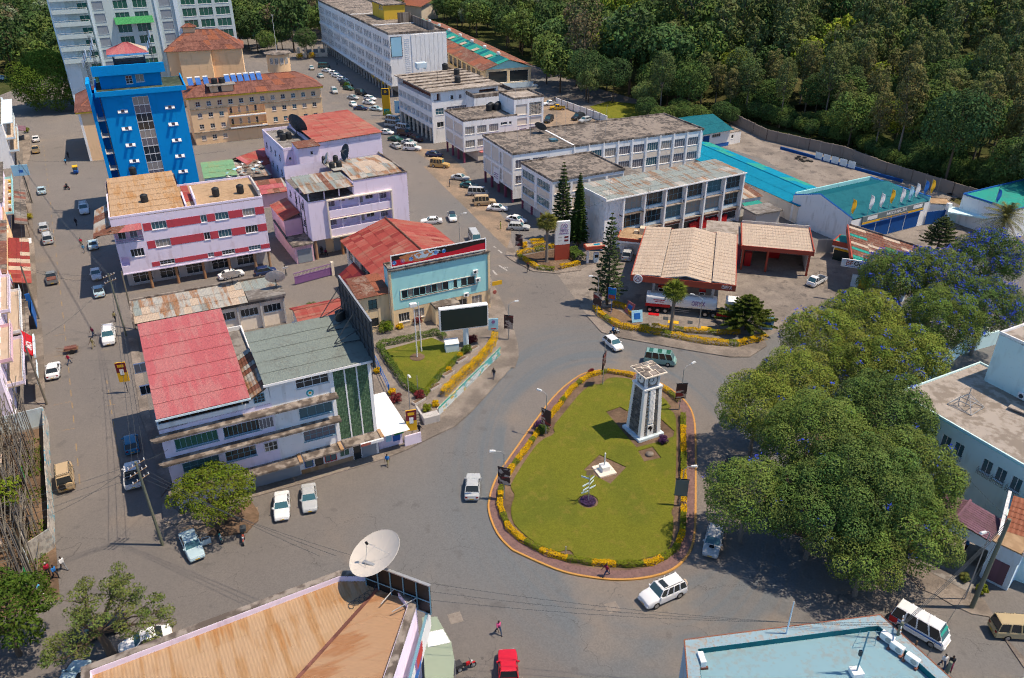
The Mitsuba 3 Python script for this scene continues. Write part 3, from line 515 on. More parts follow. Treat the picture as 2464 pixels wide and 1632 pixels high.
# rear hotel block with big hip roof
t=thing('hotel','tall orange house with a large brown hip roof behind the blue tower','building')
f,L=between((-108.65,260.13),(-85.63,267.14));f=Frame(f.xy(.8,1),f.ang);L -= 1.6
block(t,f,L,13,17,'p_orange_wall',[(L*.38,L*.38+1.2,13.5,16.3,1,1,'glass')],[],roof=None,seed=3);hip(t,f,0,L,0,13,17,5.2,BR,10,4,3)
ff=f.turn(L*.16,-2.6,0);block(t,ff,L*.42,2.58,17.3,'p_orange_wall',roof=None,name='bay_wall');hip(t,ff,0,L*.42,0,6,17.3,2.2,BR,5,2,5,.6,inset=3)
ff=f.turn(L*.25,5.5,0);block(t,ff,3.6,3.4,23.2,'p_orange_wall',z0=18,roof=None,name='lantern_wall');hip(t,ff,0,3.6,0,3.4,23.2,1.2,BR,4,2,6,.5)
ff=f.turn(L*.38-.4,-.9,0);obj('balcony',MB(f).box(L*.36,L*.5,-1.6,0,13.0,13.2),'p_white',t)
# orange wing at left of tower
t=thing('hotel','orange wing with a brown hip roof at the left of the blue tower','building')
f,L=between((-108.80,200.60),(-99.43,204.63));f=Frame(f.xy(.5,.5),25)
block(t,f,10,22,12.5,'p_orange_wall',[(3.6,4.9,z,z+1.3,2,2) for z in (2,5.4,8.6)],(),(),[(x,x+1.3,z,z+1.3,2,2) for x in (2,6,10,14,18) for z in (2,5.2,8.6)],roof=None,seed=9)
obj('quoin',MB(f).box(-.06,.5,-.06,-.003,0,12.4),'p_white',t);hip(t,f,0,10,0,22,12.5,3.0,BR,7,3,2)
obj('eave_band',MB(f).box(-.6,10.6,-.66,-.5,12.1,12.48),'p_ochre',t)

# 4 white and green tower block at the top
t=thing('apartment_tower','tall pale grey apartment block with green glass bays at the top of the view','building')
f=Frame((-132.0,253.0),30);L=48;H=44;R=random.Random(8)
wn=[]
for i in range(12):
 z=2.0+3.45*i
 for a,w_,g in ((7.2,3.0,'shut'),(13.0,4.0,'g'),(18.5,4.0,'g'),(26.0,3.2,'shut'),(32.5,4.2,'g'),(37.6,4.2,'g'),(42.7,4.4,'g')):wn.append((a,a+w_,z,z+2.4,3,1,'glass_green' if g=='g' else 'shutter','frame' if g=='g' else 'shutter'))
 if i>1:wn.append((3.2,6.0,z,z+2.2,2,1,'glass_green'))
block(t,f,L,16,H,'p_towergrey',wn,[(x,x+2,2+3.6*i,4+3.6*i,2,1,'glass_green') for x in (2,7,12) for i in range(8)],roof='roof_grey',seed=8)
for i in range(5,12):
 z=1.8+3.45*(i-1)
 obj('balcony',MB(f).box(-4,5.6,-2.4,-.003,z-.2,z).box(-4,5.6,-2.4,-2.25,z,z+1.0).box(-4,-3.85,-2.25,0,z,z+1.0).box(5.45,5.6,-2.25,0,z,z+1.0),'p_towergrey',t);b=MB(f)
 for k in range(14):b.bar((-3.9+.7*k,-2.3,z+1.0),(-3.9+.7*k,-2.3,z+1.4),.03,4)
 b.bar((-4,-2.3,z+1.4),(5.6,-2.3,z+1.4),.04,4);obj('balcony_rail',b,'steel',t)
obj('curved_wing',MB(f).box(-4,0,0,12,0,H),'p_paleblue',t)
obj('pier',MB(f).box(6.2,6.8,-.5,-.003,0,H).box(30.2,31.4,-.6,-.003,0,H).box(24.6,25.2,-.4,-.003,0,H),'p_paleblue',t)
sheets(t,z3(f.xy(12.4,-2.0),25.4),z3(f.xy(23.4,-2.0),25.4),z3(f.xy(23.4,-.05),27.2),z3(f.xy(12.4,-.05),27.2),6,1,['green'],2,5,name='green_canopy')

# 5 corner block with the red and the green roof
t=thing('office_block','lilac corner block with a red sheet roof, a green roof and green block panels','building')
g0=Frame((-16.3,78.5),26);f=g0.turn(-23.2,0,0);L=23.2;R=random.Random(11)
wn=[]
for i,(a,b,gl,fm) in enumerate(((1.2,5.6,'glass_green','frame_blue'),(6.2,10.2,'glass','frame_blue'),(10.9,14.0,'curtain2','frame'),(14.5,18.3,'glass_blue','frame_blue'))):wn.append((a,b,7.75,9.15,8 if i<3 else 4,1,gl,fm))
for i,(a,b) in enumerate(((1.4,5.2),(5.9,9.2),(10.0,14.0),(14.6,18.3))):wn.append((a,b,4.55,5.9,5,2,['glass_blue','glass','glass','curtain2'][i],'frame_blue'))
up=[(14.6,18.3,11.75,13.25,4,2,'glass','frame')]
block(t,f,11.7,19,10.9,'p_lilac',[w for w in wn if w[1]<11.7] ,(),[(x,x+1.4,z,z+1.3,2,1) for x in (2,7,12) for z in (4.6,7.8)],[(x,x+1.4,z,z+1.3,2,1) for x in (2,7,12) for z in (4.6,7.8)],roof='roof_grey',para=.55,pmat='p_white',seed=3)
f2=f.turn(11.7,0,0)
block(t,f2,L-11.7,10.5,13.5,'p_white',[(w[0]-11.7,w[1]-11.7,*w[2:]) for w in wn+up if w[0]>11.7],[(x,x+1.2,z,z+1.2,2,1) for x in (1,4,7) for z in (4.6,7.8,11)],roof=None,seed=4)
window(t,f,10.0,11.6,7.76,9.14,d=-.01,nx=4,g='curtain2',sill=False);window(t,f,10.1,11.6,4.6,5.85,d=-.01,nx=3,nz=2,sill=False)
for z,a0,a1,e in ((10.2,-.9,18.9,1.25),(7.0,-.7,18.9,1.25)):
 obj('canopy_ledge',MB(f).box(a0+.5,a1,-e,-.003,z-.14,z+.1).bar((a0+.5,-.62,z-.14),(a0+.5,-.62,z+.09),.62,14),'edge',t)
for a0,a1,z in ((8.2,13.8,3.0),(14.0,18.6,3.2),(18.8,23.5,3.45)):
 obj('canopy_ledge',MB(f).box(a0,a1,-1.7,-.003,z-.16,z+.06),'edge',t);obj('canopy_beam',MB(f).box(a1-.35,a1+.05,-1.75,-.003,z+.062,z+.22),'s_tan3',t)
obj('canopy_ledge',MB(f).box(-.6,8.1,-1.5,-.003,2.9,3.1),'edge',t)
k=obj('green_backing',MB(f).box(18.75,22.85,-.012,.02,3.55,13.3),'frame_dark',t)
bl=[MB(f),MB(f),MB(f)]
for p in (18.8,20.2,21.6):
 for i in range(6):
  for j in range(48):
   r=R.random();bl[0 if r<.45 else 1 if r<.8 else 2].box(p+.2*i+.012,p+.2*i+.188,-.05-.02*R.random(),-.013,3.6+.2*j,3.6+.2*j+.175)
mat('gb0',(0.10,0.19,0.10),.5);mat('gb1',(0.07,0.135,0.075),.5);mat('gb2',(0.15,0.24,0.14),.5)
for i,b in enumerate(bl):k2=obj('glazed_block',b,f'gb{i}',t);labels[k2]={'kind': 'stuff'}
obj('pier',MB(f).box(18.35,18.78,-.12,-.003,3.5,13.5).box(20.02,20.18,-.12,-.003,3.5,13.5).box(21.42,21.58,-.12,-.003,3.5,13.5).box(22.82,23.2,-.12,-.003,3.5,13.5),'p_white',t)
# green roof
zA,zB=13.62,14.5
sheets(t,z3(f.xy(11.2,-.5),zA),z3(f.xy(L+.15,-.5),zA),z3(f.xy(L+.15,10.8),zB),z3(f.xy(11.2,10.8),zB),6,5,['s_green'],5,8,.004,name='green_roof')
obj('gutter',MB(f).box(11.1,L+.2,-.65,-.52,13.35,13.62),'p_white',t)
# strip of rusty sheets and corrugated side
sheets(t,z3(f.xy(9.3,-.35),12.0),z3(f.xy(11.3,-.4),13.1),z3(f.xy(11.3,9.5),13.1),z3(f.xy(9.3,9.5),12.0),1,10,['s_rust','s_grey2'],6,6,.02,name='rust_roof')
obj('sheet_wall',MB(f).add([(9.4+2.25*(i // 2)/12,-.03+(.03 if (i // 2) % 2 else 0),(11.45 if i % 2==0 else 11.95+1.1*(i // 2)/12)) for i in range(26)],[[2*i,2*i+2,2*i+3,2*i+1] for i in range(12)]),'p_white',t)
window(t,f,9.9,11.1,11.3,12.4,d=-.04,nx=3,nz=3,m='frame_blue',sill=False)
# red roof over the open terrace
sheets(t,z3(f.xy(.1,-.9),12.75),z3(f.xy(9.5,-.9),12.75),z3(f.xy(9.7,19.3),14.2),z3(f.xy(-.1,19.3),14.2),9,7,['s_pink'],9,9,.008,name='red_roof')
obj('eave_gutter',MB(f).box(0,9.6,-1.05,-.92,12.5,12.7),'p_paleblue',t)
b=MB(f)
for a in (.25,3.3,6.4,9.2):
 for y in (.2,9,18.6):b.box(a,a+.16,y,y+.16,10.9,12.6+.07*y)
obj('terrace_post',b,'iron',t);obj('terrace_wall',MB(f).box(.3,9.4,7.0,7.2,10.95,13.1),'p_plum',t)
for i in range(6):
 q=f.xy(.9+1.4*i,.9);pt=thing('potted_plant','green pot plant in the row on the terrace under the red roof','potted plant','pot plants on the terrace under the red roof')
 obj('pot',MB().lathe((*q,10.92),[(0,0),(.2,0),(.26,.4),(0,.4)],10),'s_terra',pt);POTS=globals().setdefault('POTS',[]);POTS.append((pt,q,11.35))
# ground floor front
gf=MB(f);
obj('shopfront',MB(f).box(8.4,13.6,-.06,-.003,.1,2.7),'shutter',t);window(t,f,14.2,15.2,.9,2.1,d=-.02,nx=1,g='glass_blue',m='blue',sill=False,name='shop_poster');obj('shop_door',MB(f).box(15.4,16.4,-.03,-.003,.1,2.3),'glass',t);window(t,f,16.6,18.0,.9,2.1,d=-.02,nx=2,g='glass_blue',m='red',sill=False,name='shop_poster')
obj('plinth',MB(f).box(13.7,20,-.04,-.003,.1,.75),'s_tan3',t);window(t,f,18.4,19.6,1.1,2.1,d=-.02,nx=2,g='glass_green',sill=False);obj('shopfront',MB(f).box(20.1,21,-.03,-.003,.1,2.6),'glass',t);obj('shopfront',MB(f).box(21.1,22.9,-.07,-.003,.1,2.7),'shutter',t)
k=obj('shop_sign',MB(f).box(20.6,23.4,-2.0,-1.75,3.2,3.55),'whitep',t);obj('sign_panel',MB(f).box(20.6,21.8,-2.02,-2.003,3.2,3.56),'s_red2',k)
em=obj('wall_emblem',MB(f).bar((16.0,-.003,10.95),(16.0,-.05,10.95),.42,24),'teal',t);obj('emblem_centre',MB(f).bar((16.0,-.052,10.95),(16.0,-.07,10.95),.27,20),'whitep',em);obj('emblem_crest',MB(f).box(15.88,16.12,-.085,-.072,10.88,11.1),'yellow',em)
def letters(t,f,text,a,b,z,h,m,name='lettering',depth=.02,bold=True,width=None,pitch=90):
 mm=meshkit.text_mesh(text,h,depth,bold);v=np.array(mm.vertices);sx=1.0 if width is None else width/max(v[:,0].max(),1e-6)
 c,s=math.cos(math.radians(pitch)),math.sin(math.radians(pitch))
 w=np.column_stack([a+v[:,0]*sx,b-v[:,2]*s+v[:,1]*c,z+v[:,1]*s+v[:,2]*c]);k=obj(name,MB(f).add(w,np.array(mm.faces)),m,t);return k
# white awning building at the side
t=thing('shop_kiosk','low kiosk with a bright white sheet roof beside the corner block','kiosk')
A,B_,C,D_=(-18.51,89.42),(-13.87,81.62),(-16.65,80.34),(-17.84,84.15)
f3=f.turn(L+.25,0,0)
obj('wall',MB(f3).box(.0,3.0,.6,7.5,0,2.75),'p_lilac',t);sheets(t,z3(f3.xy(-.1,-.6),2.9),z3(f3.xy(3.6,-.6),2.9),z3(f3.xy(3.4,8.2),3.2),z3(f3.xy(-.1,8.2),3.2),1,1,['whitep'],2,10,.006)
sg=obj('signboard',MB(f3).box(.5,2.2,.5,.58,2.1,2.7),'red',t);obj('signboard',MB(f3).box(2.0,3.2,.46,.56,1.7,2.7),'green',t);obj('poster',MB(f3).box(.9,1.6,.54,.595,1.0,1.9),'skyboard',t);obj('poster',MB(f3).box(1.8,2.7,.54,.595,.8,1.6),'blue',t);obj('low_wall',MB(f3).box(3.05,5.2,-.2,0,0,1.6),'p_lilac',t)

# big billboard seen from behind, on the green roof
t=thing('billboard','tall dark billboard seen from behind, standing at the edge of the green roof','billboard')
bf=Frame(f.xy(L+.15,-1.4),26+90)
obj('panel',MB(bf).box(0,13.2,-.12,.02,13.0,19.0),'iron',t);m=MB(bf)
for i in range(9):m.bar((.2+1.6*i,.1,13.0),(.2+1.6*i,.1,19.0),.05,4)
for z in (13.1,15,17,18.9):m.bar((0,.14,z),(13.2,.14,z),.05,4)
obj('frame',m,'iron',t);m=MB(bf)
for a in (5,8.5,12):
 m.bar((a,.15,18.4),(a,3.2,14.4),.06,5);m.bar((a,.15,15.6),(a,3.2,14.4),.06,5);m.bar((a,3.2,14.4),(a,.15,14.2),.06,5);m.bar((a,.15,17),(a,1.6,16.3),.04,4)
obj('strut',m,'iron',t);obj('rim',MB(bf).box(-.06,13.26,-.16,.05,19.003,19.1),'steel',t)
tank((-21.01,86.39),14.3,'black water tank at the back corner of the green roof')

# 6 rusty roofed long building
t=thing('workshop','long cream building with a low rust streaked grey roof','building')
f=Frame((-55.10,102.95),25.7);L=21.5;D=6.2
piers=even(L,6,2.7,.2)
block(t,f.turn(0,.8,0),L,D,4.6,'p_cream',[(a,a+2.7,2.3,3.6,4,1,'glass') for a in piers],[(1.5,4,1.5,3,3,1)],roof=None,seed=3)
for i in range(7):obj('pier',MB(f).box(.1+i*(L-.4)/6,.35+i*(L-.4)/6,.35,.797,0,4.5),'p_grey_wall',t);obj('eave_beam',MB(f).box(-.15,L+.1,.25,.6,4.5,4.95),'edge',t)
sheets(t,z3(f.xy(-.2,0.1),5.0),z3(f.xy(L-5.5,0.1),5.0),z3(f.xy(L-5.5,7.2),5.5),z3(f.xy(-.2,7.2),5.5),14,3,['s_grey','s_grey2','s_grey2','s_grey2','s_grey2','s_beige'],14,6,.018)
sheets(t,z3(f.xy(L-5.5,3.8),5.26),z3(f.xy(L,3.8),5.26),z3(f.xy(L,7.2),5.5),z3(f.xy(L-5.5,7.2),5.5),4,1,['s_grey','s_rust'],15,6,.018,name='rear_roof')
obj('slab_roof',MB(f).box(L-5.4,L+.3,.1,3.75,4.96,5.3),'roof_grey',t)
obj('parapet',MB(f).box(-.5,-.2,0,7.4,4.4,5.5).box(-.2,L,7.25,7.5,4.4,5.75),'edge',t)
dish((-44.60,115.29),5.45,1.5,115,48,'grey satellite dish on the rusty roof, in front of a parked white car',base=.9);dish((-37.29,114.11),5.3,1.55,105,30,'grey satellite dish tilted up on the concrete slab end of the rusty roof',base=1.2);dish((-36.91,118.62),5.5,.45,115,55,'tiny white satellite dish on a pole beside the rusty roof','whitep',1.2)
# red link building
t=thing('link_building','low link building with a red and rust sheet roof beside the turquoise office','building')
g=Frame((-18.5,110.5),26.5);f=g.turn(-14.2,1.2,0)
block(t,f,9.0,5,3.6,'p_cream',[(5.4,6.6,1.2,2.8,2,2),(7.4,8.4,1.2,2.8,2,2)],roof=None);sheets(t,z3(f.xy(-.3,-.7),3.7),z3(f.xy(9.2,-.7),3.7),z3(f.xy(9.2,2.7),4.9),z3(f.xy(-.3,2.7),4.9),10,2,['s_red2','s_red2','s_red'],4,6);sheets(t,z3(f.xy(9.2,6),3.7),z3(f.xy(-.3,6),3.7),z3(f.xy(-.3,2.7),4.9),z3(f.xy(9.2,2.7),4.9),8,1,['s_red','s_red3'],5,6)
ridge(t,z3(f.xy(-.3,2.7),4.95),z3(f.xy(9.2,2.7),4.95),'s_red')
f=g.turn(-5.2,.6,0);block(t,f,5.1,5.4,6.3,'p_tan_wall',[(1.5,2.9,4.0,5.6,2,2,'glass_blue','frame_dark'),(1.6,2.9,.9,2.4,2,2,'glass','frame_dark')],roof=None);sheets(t,z3(f.xy(-.3,-.5),6.4),z3(f.xy(5.1,-.5),6.4),z3(f.xy(5.1,5.6),7.3),z3(f.xy(-.3,5.6),7.3),5,3,['s_rust','s_terra','s_rust'],7,6,name='tall_roof')
t=thing('garden_shed','small lean-to with a red sheet roof between the cream building and the green roof','shed')
f=Frame((-32.47,105.70),25);sheets(t,z3(f.xy(0,-1),2.5),z3(f.xy(7.2,-1),2.5),z3(f.xy(7.2,1.2),3.0),z3(f.xy(0,1.2),3.0),6,1,['s_red2','s_pink'],4,6);obj('wall',MB(f).box(.1,7,-.7,1.1,0,2.4),'p_cream',t);obj('side_wall',MB(f).box(-.4,0,-2.2,1.6,0,3.2),'p_white',t)

# 7 turquoise office
t=thing('office','turquoise and cream two storey office with window air conditioners','building')
f=Frame((-18.5,110.5),26.8);L=16.3;D=3.2;H=9.8
wn=[(1.6+.98*i,2.52+.98*i,5.0,6.35,1,1,['glass','curtain','glass','glass','curtain2','glass','curtain','glass'][i % 8],'frame_dark') for i in range(8)]+[(10.3,10.9,5.0,6.35,1,1,'glass','frame_dark'),(11.6,12.6,5.0,6.35,2,1,'glass','frame_dark'),(12.7,14.0,5.0,6.35,1,1,'glass','frame_dark')]
block(t,f,L,D,H,'p_turq_wall',wn,z0=3.3,roof='roof_grey',para=.35,seed=8);block(t,f.turn(0,.03,0),L,D,3.3,'p_tan_wall',[(.8,2.6,1.0,2.5,4,1),(3.3,5.1,1.2,2.7,4,1),(6.9,9.6,.2,2.5,4,2,'glass','frame'),(11.0,12.6,1.2,2.7,2,1),(13.4,15.2,1.3,2.8,3,1,'curtain')],roof=None,name='lower_wall')
obj('window_band_frame',MB(f).box(1.4,14.3,-.1,-.003,4.8,4.9).box(1.4,14.3,-.1,-.003,6.45,6.55).box(1.3,1.4,-.1,-.003,4.8,6.55).box(14.3,14.4,-.1,-.003,4.8,6.55),'p_cream',t)
obj('corner_pier',MB(f).box(-.35,.0,-.2,.4,0,H+.2).box(L,L+.35,-.2,D,0,H+.2),'p_tan_wall',t);obj('roof_edge',MB(f).box(-.4,L+.4,-.35,.25,H+.36,H+.5),'edge',t)
obj('porch_roof',MB(f).box(6.2,10.4,-2.1,-.003,3.0,3.35),'edge',t);obj('porch_pier',MB(f).box(6.2,6.7,-2.0,-.01,0,2.997).box(9.9,10.4,-2.0,-.01,0,2.997),'p_tan_wall',t);obj('porch_step',MB(f).box(6.4,10.2,-2.8,-2.0,0,.3),'m_conc',t)
air_con(f,13.6,-.1,6.9,'upper white air conditioner on the turquoise wall');air_con(f,14.0,-.1,5.4,'air conditioner beside the window row of the turquoise office');air_con(f,11.9,-.1,3.2,'low air conditioner above the porch of the turquoise office')
obj('roof_ladder',MB(f).path([(-.2,-.3,0),(-.2,-.3,9.5)],.03,4).path([(-.6,-.3,0),(-.6,-.3,9.5)],.03,4),'steel',t)
# rooftop billboard with print
t=thing('billboard','long red and black rooftop billboard above the turquoise office','billboard')
def c_ad(p,n,uv):
 a=(p.x+18.5)*0.8926+(p.y-110.5)*0.4509;z=(p.z-10.75)/1.9
 wob=fbm(a*0.9,p.z*1.2,0,3)-0.5
 c=mix((0.02,0.012,0.012),(0.50,0.012,0.03),smoothstep(-0.02,0.02,0.48+0.10*dr.sin(a*0.5)-z))
 m1=smoothstep(0.02,0.05,1-dr.square((a-4.2)/2.9)-dr.square((z-.55)/.42)+wob)
 c=mix(c,mix((0.55,0.24,0.10),(0.35,0.10,0.05),fbm(a*4,p.z*5,1,3)),m1)
 m2=smoothstep(0.02,0.06,1-dr.square((a-5.6)/2.2)-dr.square((z-.62)/.3)+wob*1.6)
 c=mix(c,(0.45,0.55,0.65),m2*smoothstep(.42,.5,fbm(a*3,p.z*3,5,2)))
 bx=a/1.35;cx=dr.floor(bx);d=dr.square((bx-cx-.5)*1.35/.36)+dr.square((z-.32-.42*(cx/11))/.2)
 on=smoothstep(1.0,.8,d)*(1-smoothstep(11.0,11.2,a))*smoothstep(.15,.2,cell_rand(cx,3,0)+.1)
 c=mix(c,mix((0.02,0.14,0.45),(0.5,0.62,0.7),smoothstep(.55,.65,fbm(a*6,p.z*6,7,2))),on)
 return c
scene['m_ad']={'type': 'twosided','b': pr(proc(c_ad),0.6,0.3)}
bf=f.turn(.1,-.25,0);obj('print',MB(bf).box(.15,15.7,-.02,.03,10.8,12.5),'m_ad',t);obj('frame',MB(bf).box(0,15.9,-.06,.06,10.65,10.8).box(0,15.9,-.06,.06,12.5,12.65).box(0,.15,-.06,.06,10.8,12.5).box(15.7,15.9,-.06,.06,10.8,12.5),'whitep',t)
m=MB(bf)
for i in range(9):m.bar((.4+1.9*i,.1,10.2),(.4+1.9*i,.1,12.5),.05,4);m.bar((.4+1.9*i,.1,12.2),(.4+1.9*i,1.6,10.2),.04,4);m.bar((.4+1.9*i,-.06,10.65),(.4+1.9*i,-.9,10.3),.03,4)
obj('strut',m,'iron',t);
# 8 red hip roofed house
t=thing('house','cream house under a large red sheet roof behind the turquoise office','house')
f=Frame((-23.66,120.33),28.4);L=17.6;
block(t,f.turn(.7,.3,0),L-1.4,14.2,5.3,'p_cream',(),(),(),[(1,3.5,2.4,4.6,3,2),(4.5,7,2.4,4.6,3,2),(8,10.5,2.4,4.6,3,2),(11,13,2.4,4.6,3,2)],roof=None)
RD=['s_red']*7+['s_red3','s_red2']
sheets(t,z3(f.xy(0,15.4),5.5),z3(f.xy(0,-6.8),5.5),z3(f.xy(8.8,-6.8),8.3),z3(f.xy(8.8,15.4),8.3),18,5,RD,21,5);sheets(t,z3(f.xy(L,-6.8),5.5),z3(f.xy(L,15.4),5.5),z3(f.xy(8.8,15.4),8.3),z3(f.xy(8.8,-6.8),8.3),18,4,RD,22,5)
ridge(t,z3(f.xy(8.8,15.4),8.38),z3(f.xy(8.8,-6.8),8.38),'s_rust',.18);obj('gable',MB(f).add([(.4,14.5,5.3),(L-.4,14.5,5.3),(8.8,14.5,8.2)],[[0,1,2]]).add([(.4,.1,5.3),(L-.4,.1,5.3),(8.8,.1,8.2)],[[0,2,1]]),'p_cream',t)
t=thing('lean_to','dark red lean-to roof at the left side of the red roofed house','shed')
sheets(t,z3(f.xy(-3.0,7.6),2.6),z3(f.xy(-3.0,1.5),2.6),z3(f.xy(-.2,1.5),4.4),z3(f.xy(-.2,7.6),4.4),5,2,['s_red3','maroon'],3,6);obj('wall',MB(f).box(-2.7,.6,1.8,7.3,0,2.4),'p_cream',t)
t=thing('iron_fence','purple painted iron gate fence between the yards','fence')
F1,L1=between((-38.05,126.71),(-32.46,130.82));m=MB(F1)
for i in range(28):m.bar((i*L1/27,0,.1),(i*L1/27,0,2.3),.03,4)
obj('panel',MB(F1).box(0,L1,-.01,.02,.2,1.5),'mauve',t);obj('bar',m,'mauve',t);obj('rail',MB(F1).box(0,L1,-.05,.05,1.5,1.6).box(0,L1,-.05,.05,2.2,2.3),'mauve',t);obj('gate_pier',MB(F1).box(L1,L1+.5,-.25,.25,0,2.6),'p_cream',t)

# 9 lilac block with recessed balconies
t=thing('apartment_block','lilac apartment block with recessed balconies and a patched grey roof','building')
f=Frame((-36.9,137.5),29);L=19.4;D=15;R=random.Random(3)
wn=[];R1,R2=(3.6,15.8,9.1,11.1),(3.6,15.8,5.5,7.5)
hh=[(*R1,1.5),(*R2,1.5)]
lw=[(x,x+1.2,z,z+1.2,2,1,'glass','frame_dark') for x in (2,6,10) for z in (5.5,8.8)]
w=MB();mf=MB(f);storey(t,f,L,4.0,11.4,mf,[],R,hh);w.raw(*mf.mesh());mr=MB(f.turn(L,0,1));storey(t,f.turn(L,0,1),D,4.0,14.0,mr,[(x,x+1.5,z,z+1.4,2,1) for x in (2,6,10) for z in (5.5,8.8)],R);w.raw(*mr.mesh());ml=MB(f.turn(0,D,3));storey(t,f.turn(0,D,3),D,4.0,11.4,ml,lw,R);w.raw(*ml.mesh());mk=MB(f.turn(L,D,2));storey(t,f.turn(L,D,2),L,4,14,mk,[],R);w.raw(*mk.mesh())
w.raw(*MB(f).box(8.8,L,0,.2,11.401,14.1).box(8.8,9.0,.2,12,11.4,13.6).mesh());obj('wall',w,'p_lilac',t)
for hz in (R1,R2):hole_back(t,f,hz[0],hz[1],hz[2],hz[3],1.5,'p_lilac',[(3.8,5.4,hz[2]+.2,hz[3]-.2,2,1,'curtain2'),(6.2,7.4,hz[2]+.9,hz[3]-.2,2,1),(8.0,9.2,hz[2]+.9,hz[3]-.2,2,1),(9.8,10.9,hz[2],hz[3]-.2,1,1),(11.3,12.9,hz[2]+.5,hz[3]-.3,2,1),(13.8,15.6,hz[2]+.1,hz[3]-.2,3,2,'curtain2')])
for hz in (R1,R2):
 obj('balcony_wall',MB(f).box(3.6,15.8,-.25,-.003,hz[2]-1.3,hz[2]+.05),'p_lilac',t)
 for a in (6.0,9.5,13.4):obj('balcony_pier',MB(f).box(a,a+.25,.02,.3,hz[2]+.05,hz[3]),'p_lilac',t)
obj('balcony_surround',MB(f).box(3.35,3.6,-.5,-.003,3.9,11.3).box(15.8,16.05,-.5,-.003,4.2,11.3).box(3.35,16.05,-.55,-.003,11.1,11.35).box(3.6,15.8,-.5,-.003,7.5,7.62).box(3.35,15.9,-.5,-.003,3.9,4.15),'p_cream',t)
obj('ground_floor',MB(f).box(.2,L-.2,2.6,D,0,4.0),'p_tan_wall',t);obj('floor_slab',MB(f).box(0,L,0,D,3.85,4.0),'p_lilac',t)
[obj('roller_shutter',MB(f).box(a,b,2.5,2.597,.1,2.9),'shutter',t) for a,b in ((.4,3.0),(4.6,8.0),(9.6,13))]
for a in (.6,5.6,10.6,15.6,18.9):obj('column',MB(f).lathe((a,.4,0),[(.26,0),(.26,3.85)],12),'s_tan2',t,40)
# top terrace with old sheet roof
b=MB(f)
for a in (.2,3.1,5.9,8.6):b.box(a,a+.2,.1,.3,11.4,13.2)
obj('terrace_pier',b,'p_lilac',t);obj('terrace_rail',MB(f).box(0,8.7,0,.1,11.4,11.55),'edge',t);obj('terrace_back',MB(f).box(.1,8.7,5.5,5.7,11.4,13.3),'p_pinkwall',t);obj('terrace_floor',MB(f).box(.0,8.8,.1,D,11.38,11.42),'roof_grey',t)
sheets(t,z3(f.xy(-.6,-.4),13.2),z3(f.xy(8.7,-.4),13.2),z3(f.xy(8.7,8.2),13.9),z3(f.xy(-.6,8.2),13.9),8,2,['s_grey']*6+['s_grey2','s_rust'],31,6)
sheets(t,z3(f.xy(9.0,.2),13.7),z3(f.xy(L-.2,.2),13.7),z3(f.xy(L-.2,7),14.2),z3(f.xy(9.0,7),14.2),9,2,['s_grey2','s_grey2','s_beige','s_grey','s_grey2'],32,6,name='east_roof');sheets(t,z3(f.xy(L-.2,14.6),13.7),z3(f.xy(7.5,14.6),13.7),z3(f.xy(7.5,7),14.2),z3(f.xy(L-.2,7),14.2),9,2,['s_grey2','s_grey2','s_beige','s_grey','s_grey2'],33,6,name='east_roof')
obj('roof_edge',MB(f).box(L-.15,L+.1,-.05,D,14.0,14.3).box(8.8,L,-.1,.2,14.1,14.3),'edge',t)
for i,(a,y) in enumerate(((7.9,9.4),(9.3,9.4),(9.9,13.4),(7.7,13.6))):tank(f.xy(a,y),14.0,f'black water tank on the patched roof of the balcony block, {("front left", "front right", "back right", "back left")[i]} of four',.55 if i<2 else .5,1.3)
dish(f.xy(8.0,12.2),14.0,1.15,200,25,'white satellite dish on the patched roof near the road','dish',.8);dish(f.xy(12.5,13.8),14.0,1.6,215,20,'black mesh satellite dish on the patched roof near the road','iron',.8,True)
obj('pipe',MB(f).path([(-.1,3,.5),(-.1,3,11)],.07,5).path([(-.1,5.5,.5),(-.1,5.5,11)],.07,5).path([(-.1,8.2,.5),(-.1,8.2,11)],.07,5),'iron',t)
t=thing('lean_to','low lilac annexe with a stained slab roof at the side of the balcony block','shed')
ff=f.turn(-4.6,-.2,0);obj('wall',MB(ff).box(1.2,4.5,.2,16,0,3.6),'p_pinkwall',t);obj('roof',MB(ff).box(.6,4.55,-.4,5,3.6,3.85),'roof_moss',t);obj('roller_shutter',MB(ff).box(1.5,4.2,.1,.197,.1,2.7),'shutter',t)
sheets(t,z3(ff.xy(1.0,16),6.6),z3(ff.xy(1.0,6),6.6),z3(ff.xy(4.4,6),7.6),z3(ff.xy(4.4,16),7.6),5,2,['s_red2','s_red'],3,6);obj('upper_wall',MB(ff).box(1.2,4.5,6.2,16,3.61,6.5),'p_pinkwall',t);obj('duct',MB(ff).bar((.6,12,4.8),(.6,3.5,4.2),.22,8),'iron',t)

# 10 lilac house with red roof and mesh dish (behind)
t=thing('apartment_block','lilac block with a plain red sheet roof and a black mesh dish','building')
A=(-43.00,175.07);f=Frame(A,29);L=15.0
f=Frame(f.xy(0,.4),29)
block(t,f,L,24,11.0,'p_lilac',(),[(x,x+1.2,z,z+1.2,2,1) for x in (2,6,10,14,18) for z in (4,7.5)],(),[(x,x+1.2,z,z+1.3,2,1,'glass','frame_dark') for x in (3,7,11,15,19) for z in (4.5,7.8)],roof=None,seed=5);obj('gable',MB(f).add([(0,.1,11),(L,.1,11),(L,.1,12.3),(0,.1,11.9)],[[0,1,2,3]]),'p_lilac',t)
sheets(t,z3(f.xy(-.3,24.5),12.0),z3(f.xy(-.3,-.4),12.0),z3(f.xy(L+.3,-.4),12.4),z3(f.xy(L+.3,24.5),12.4),16,5,['s_red2']*9+['s_red'],41,5)
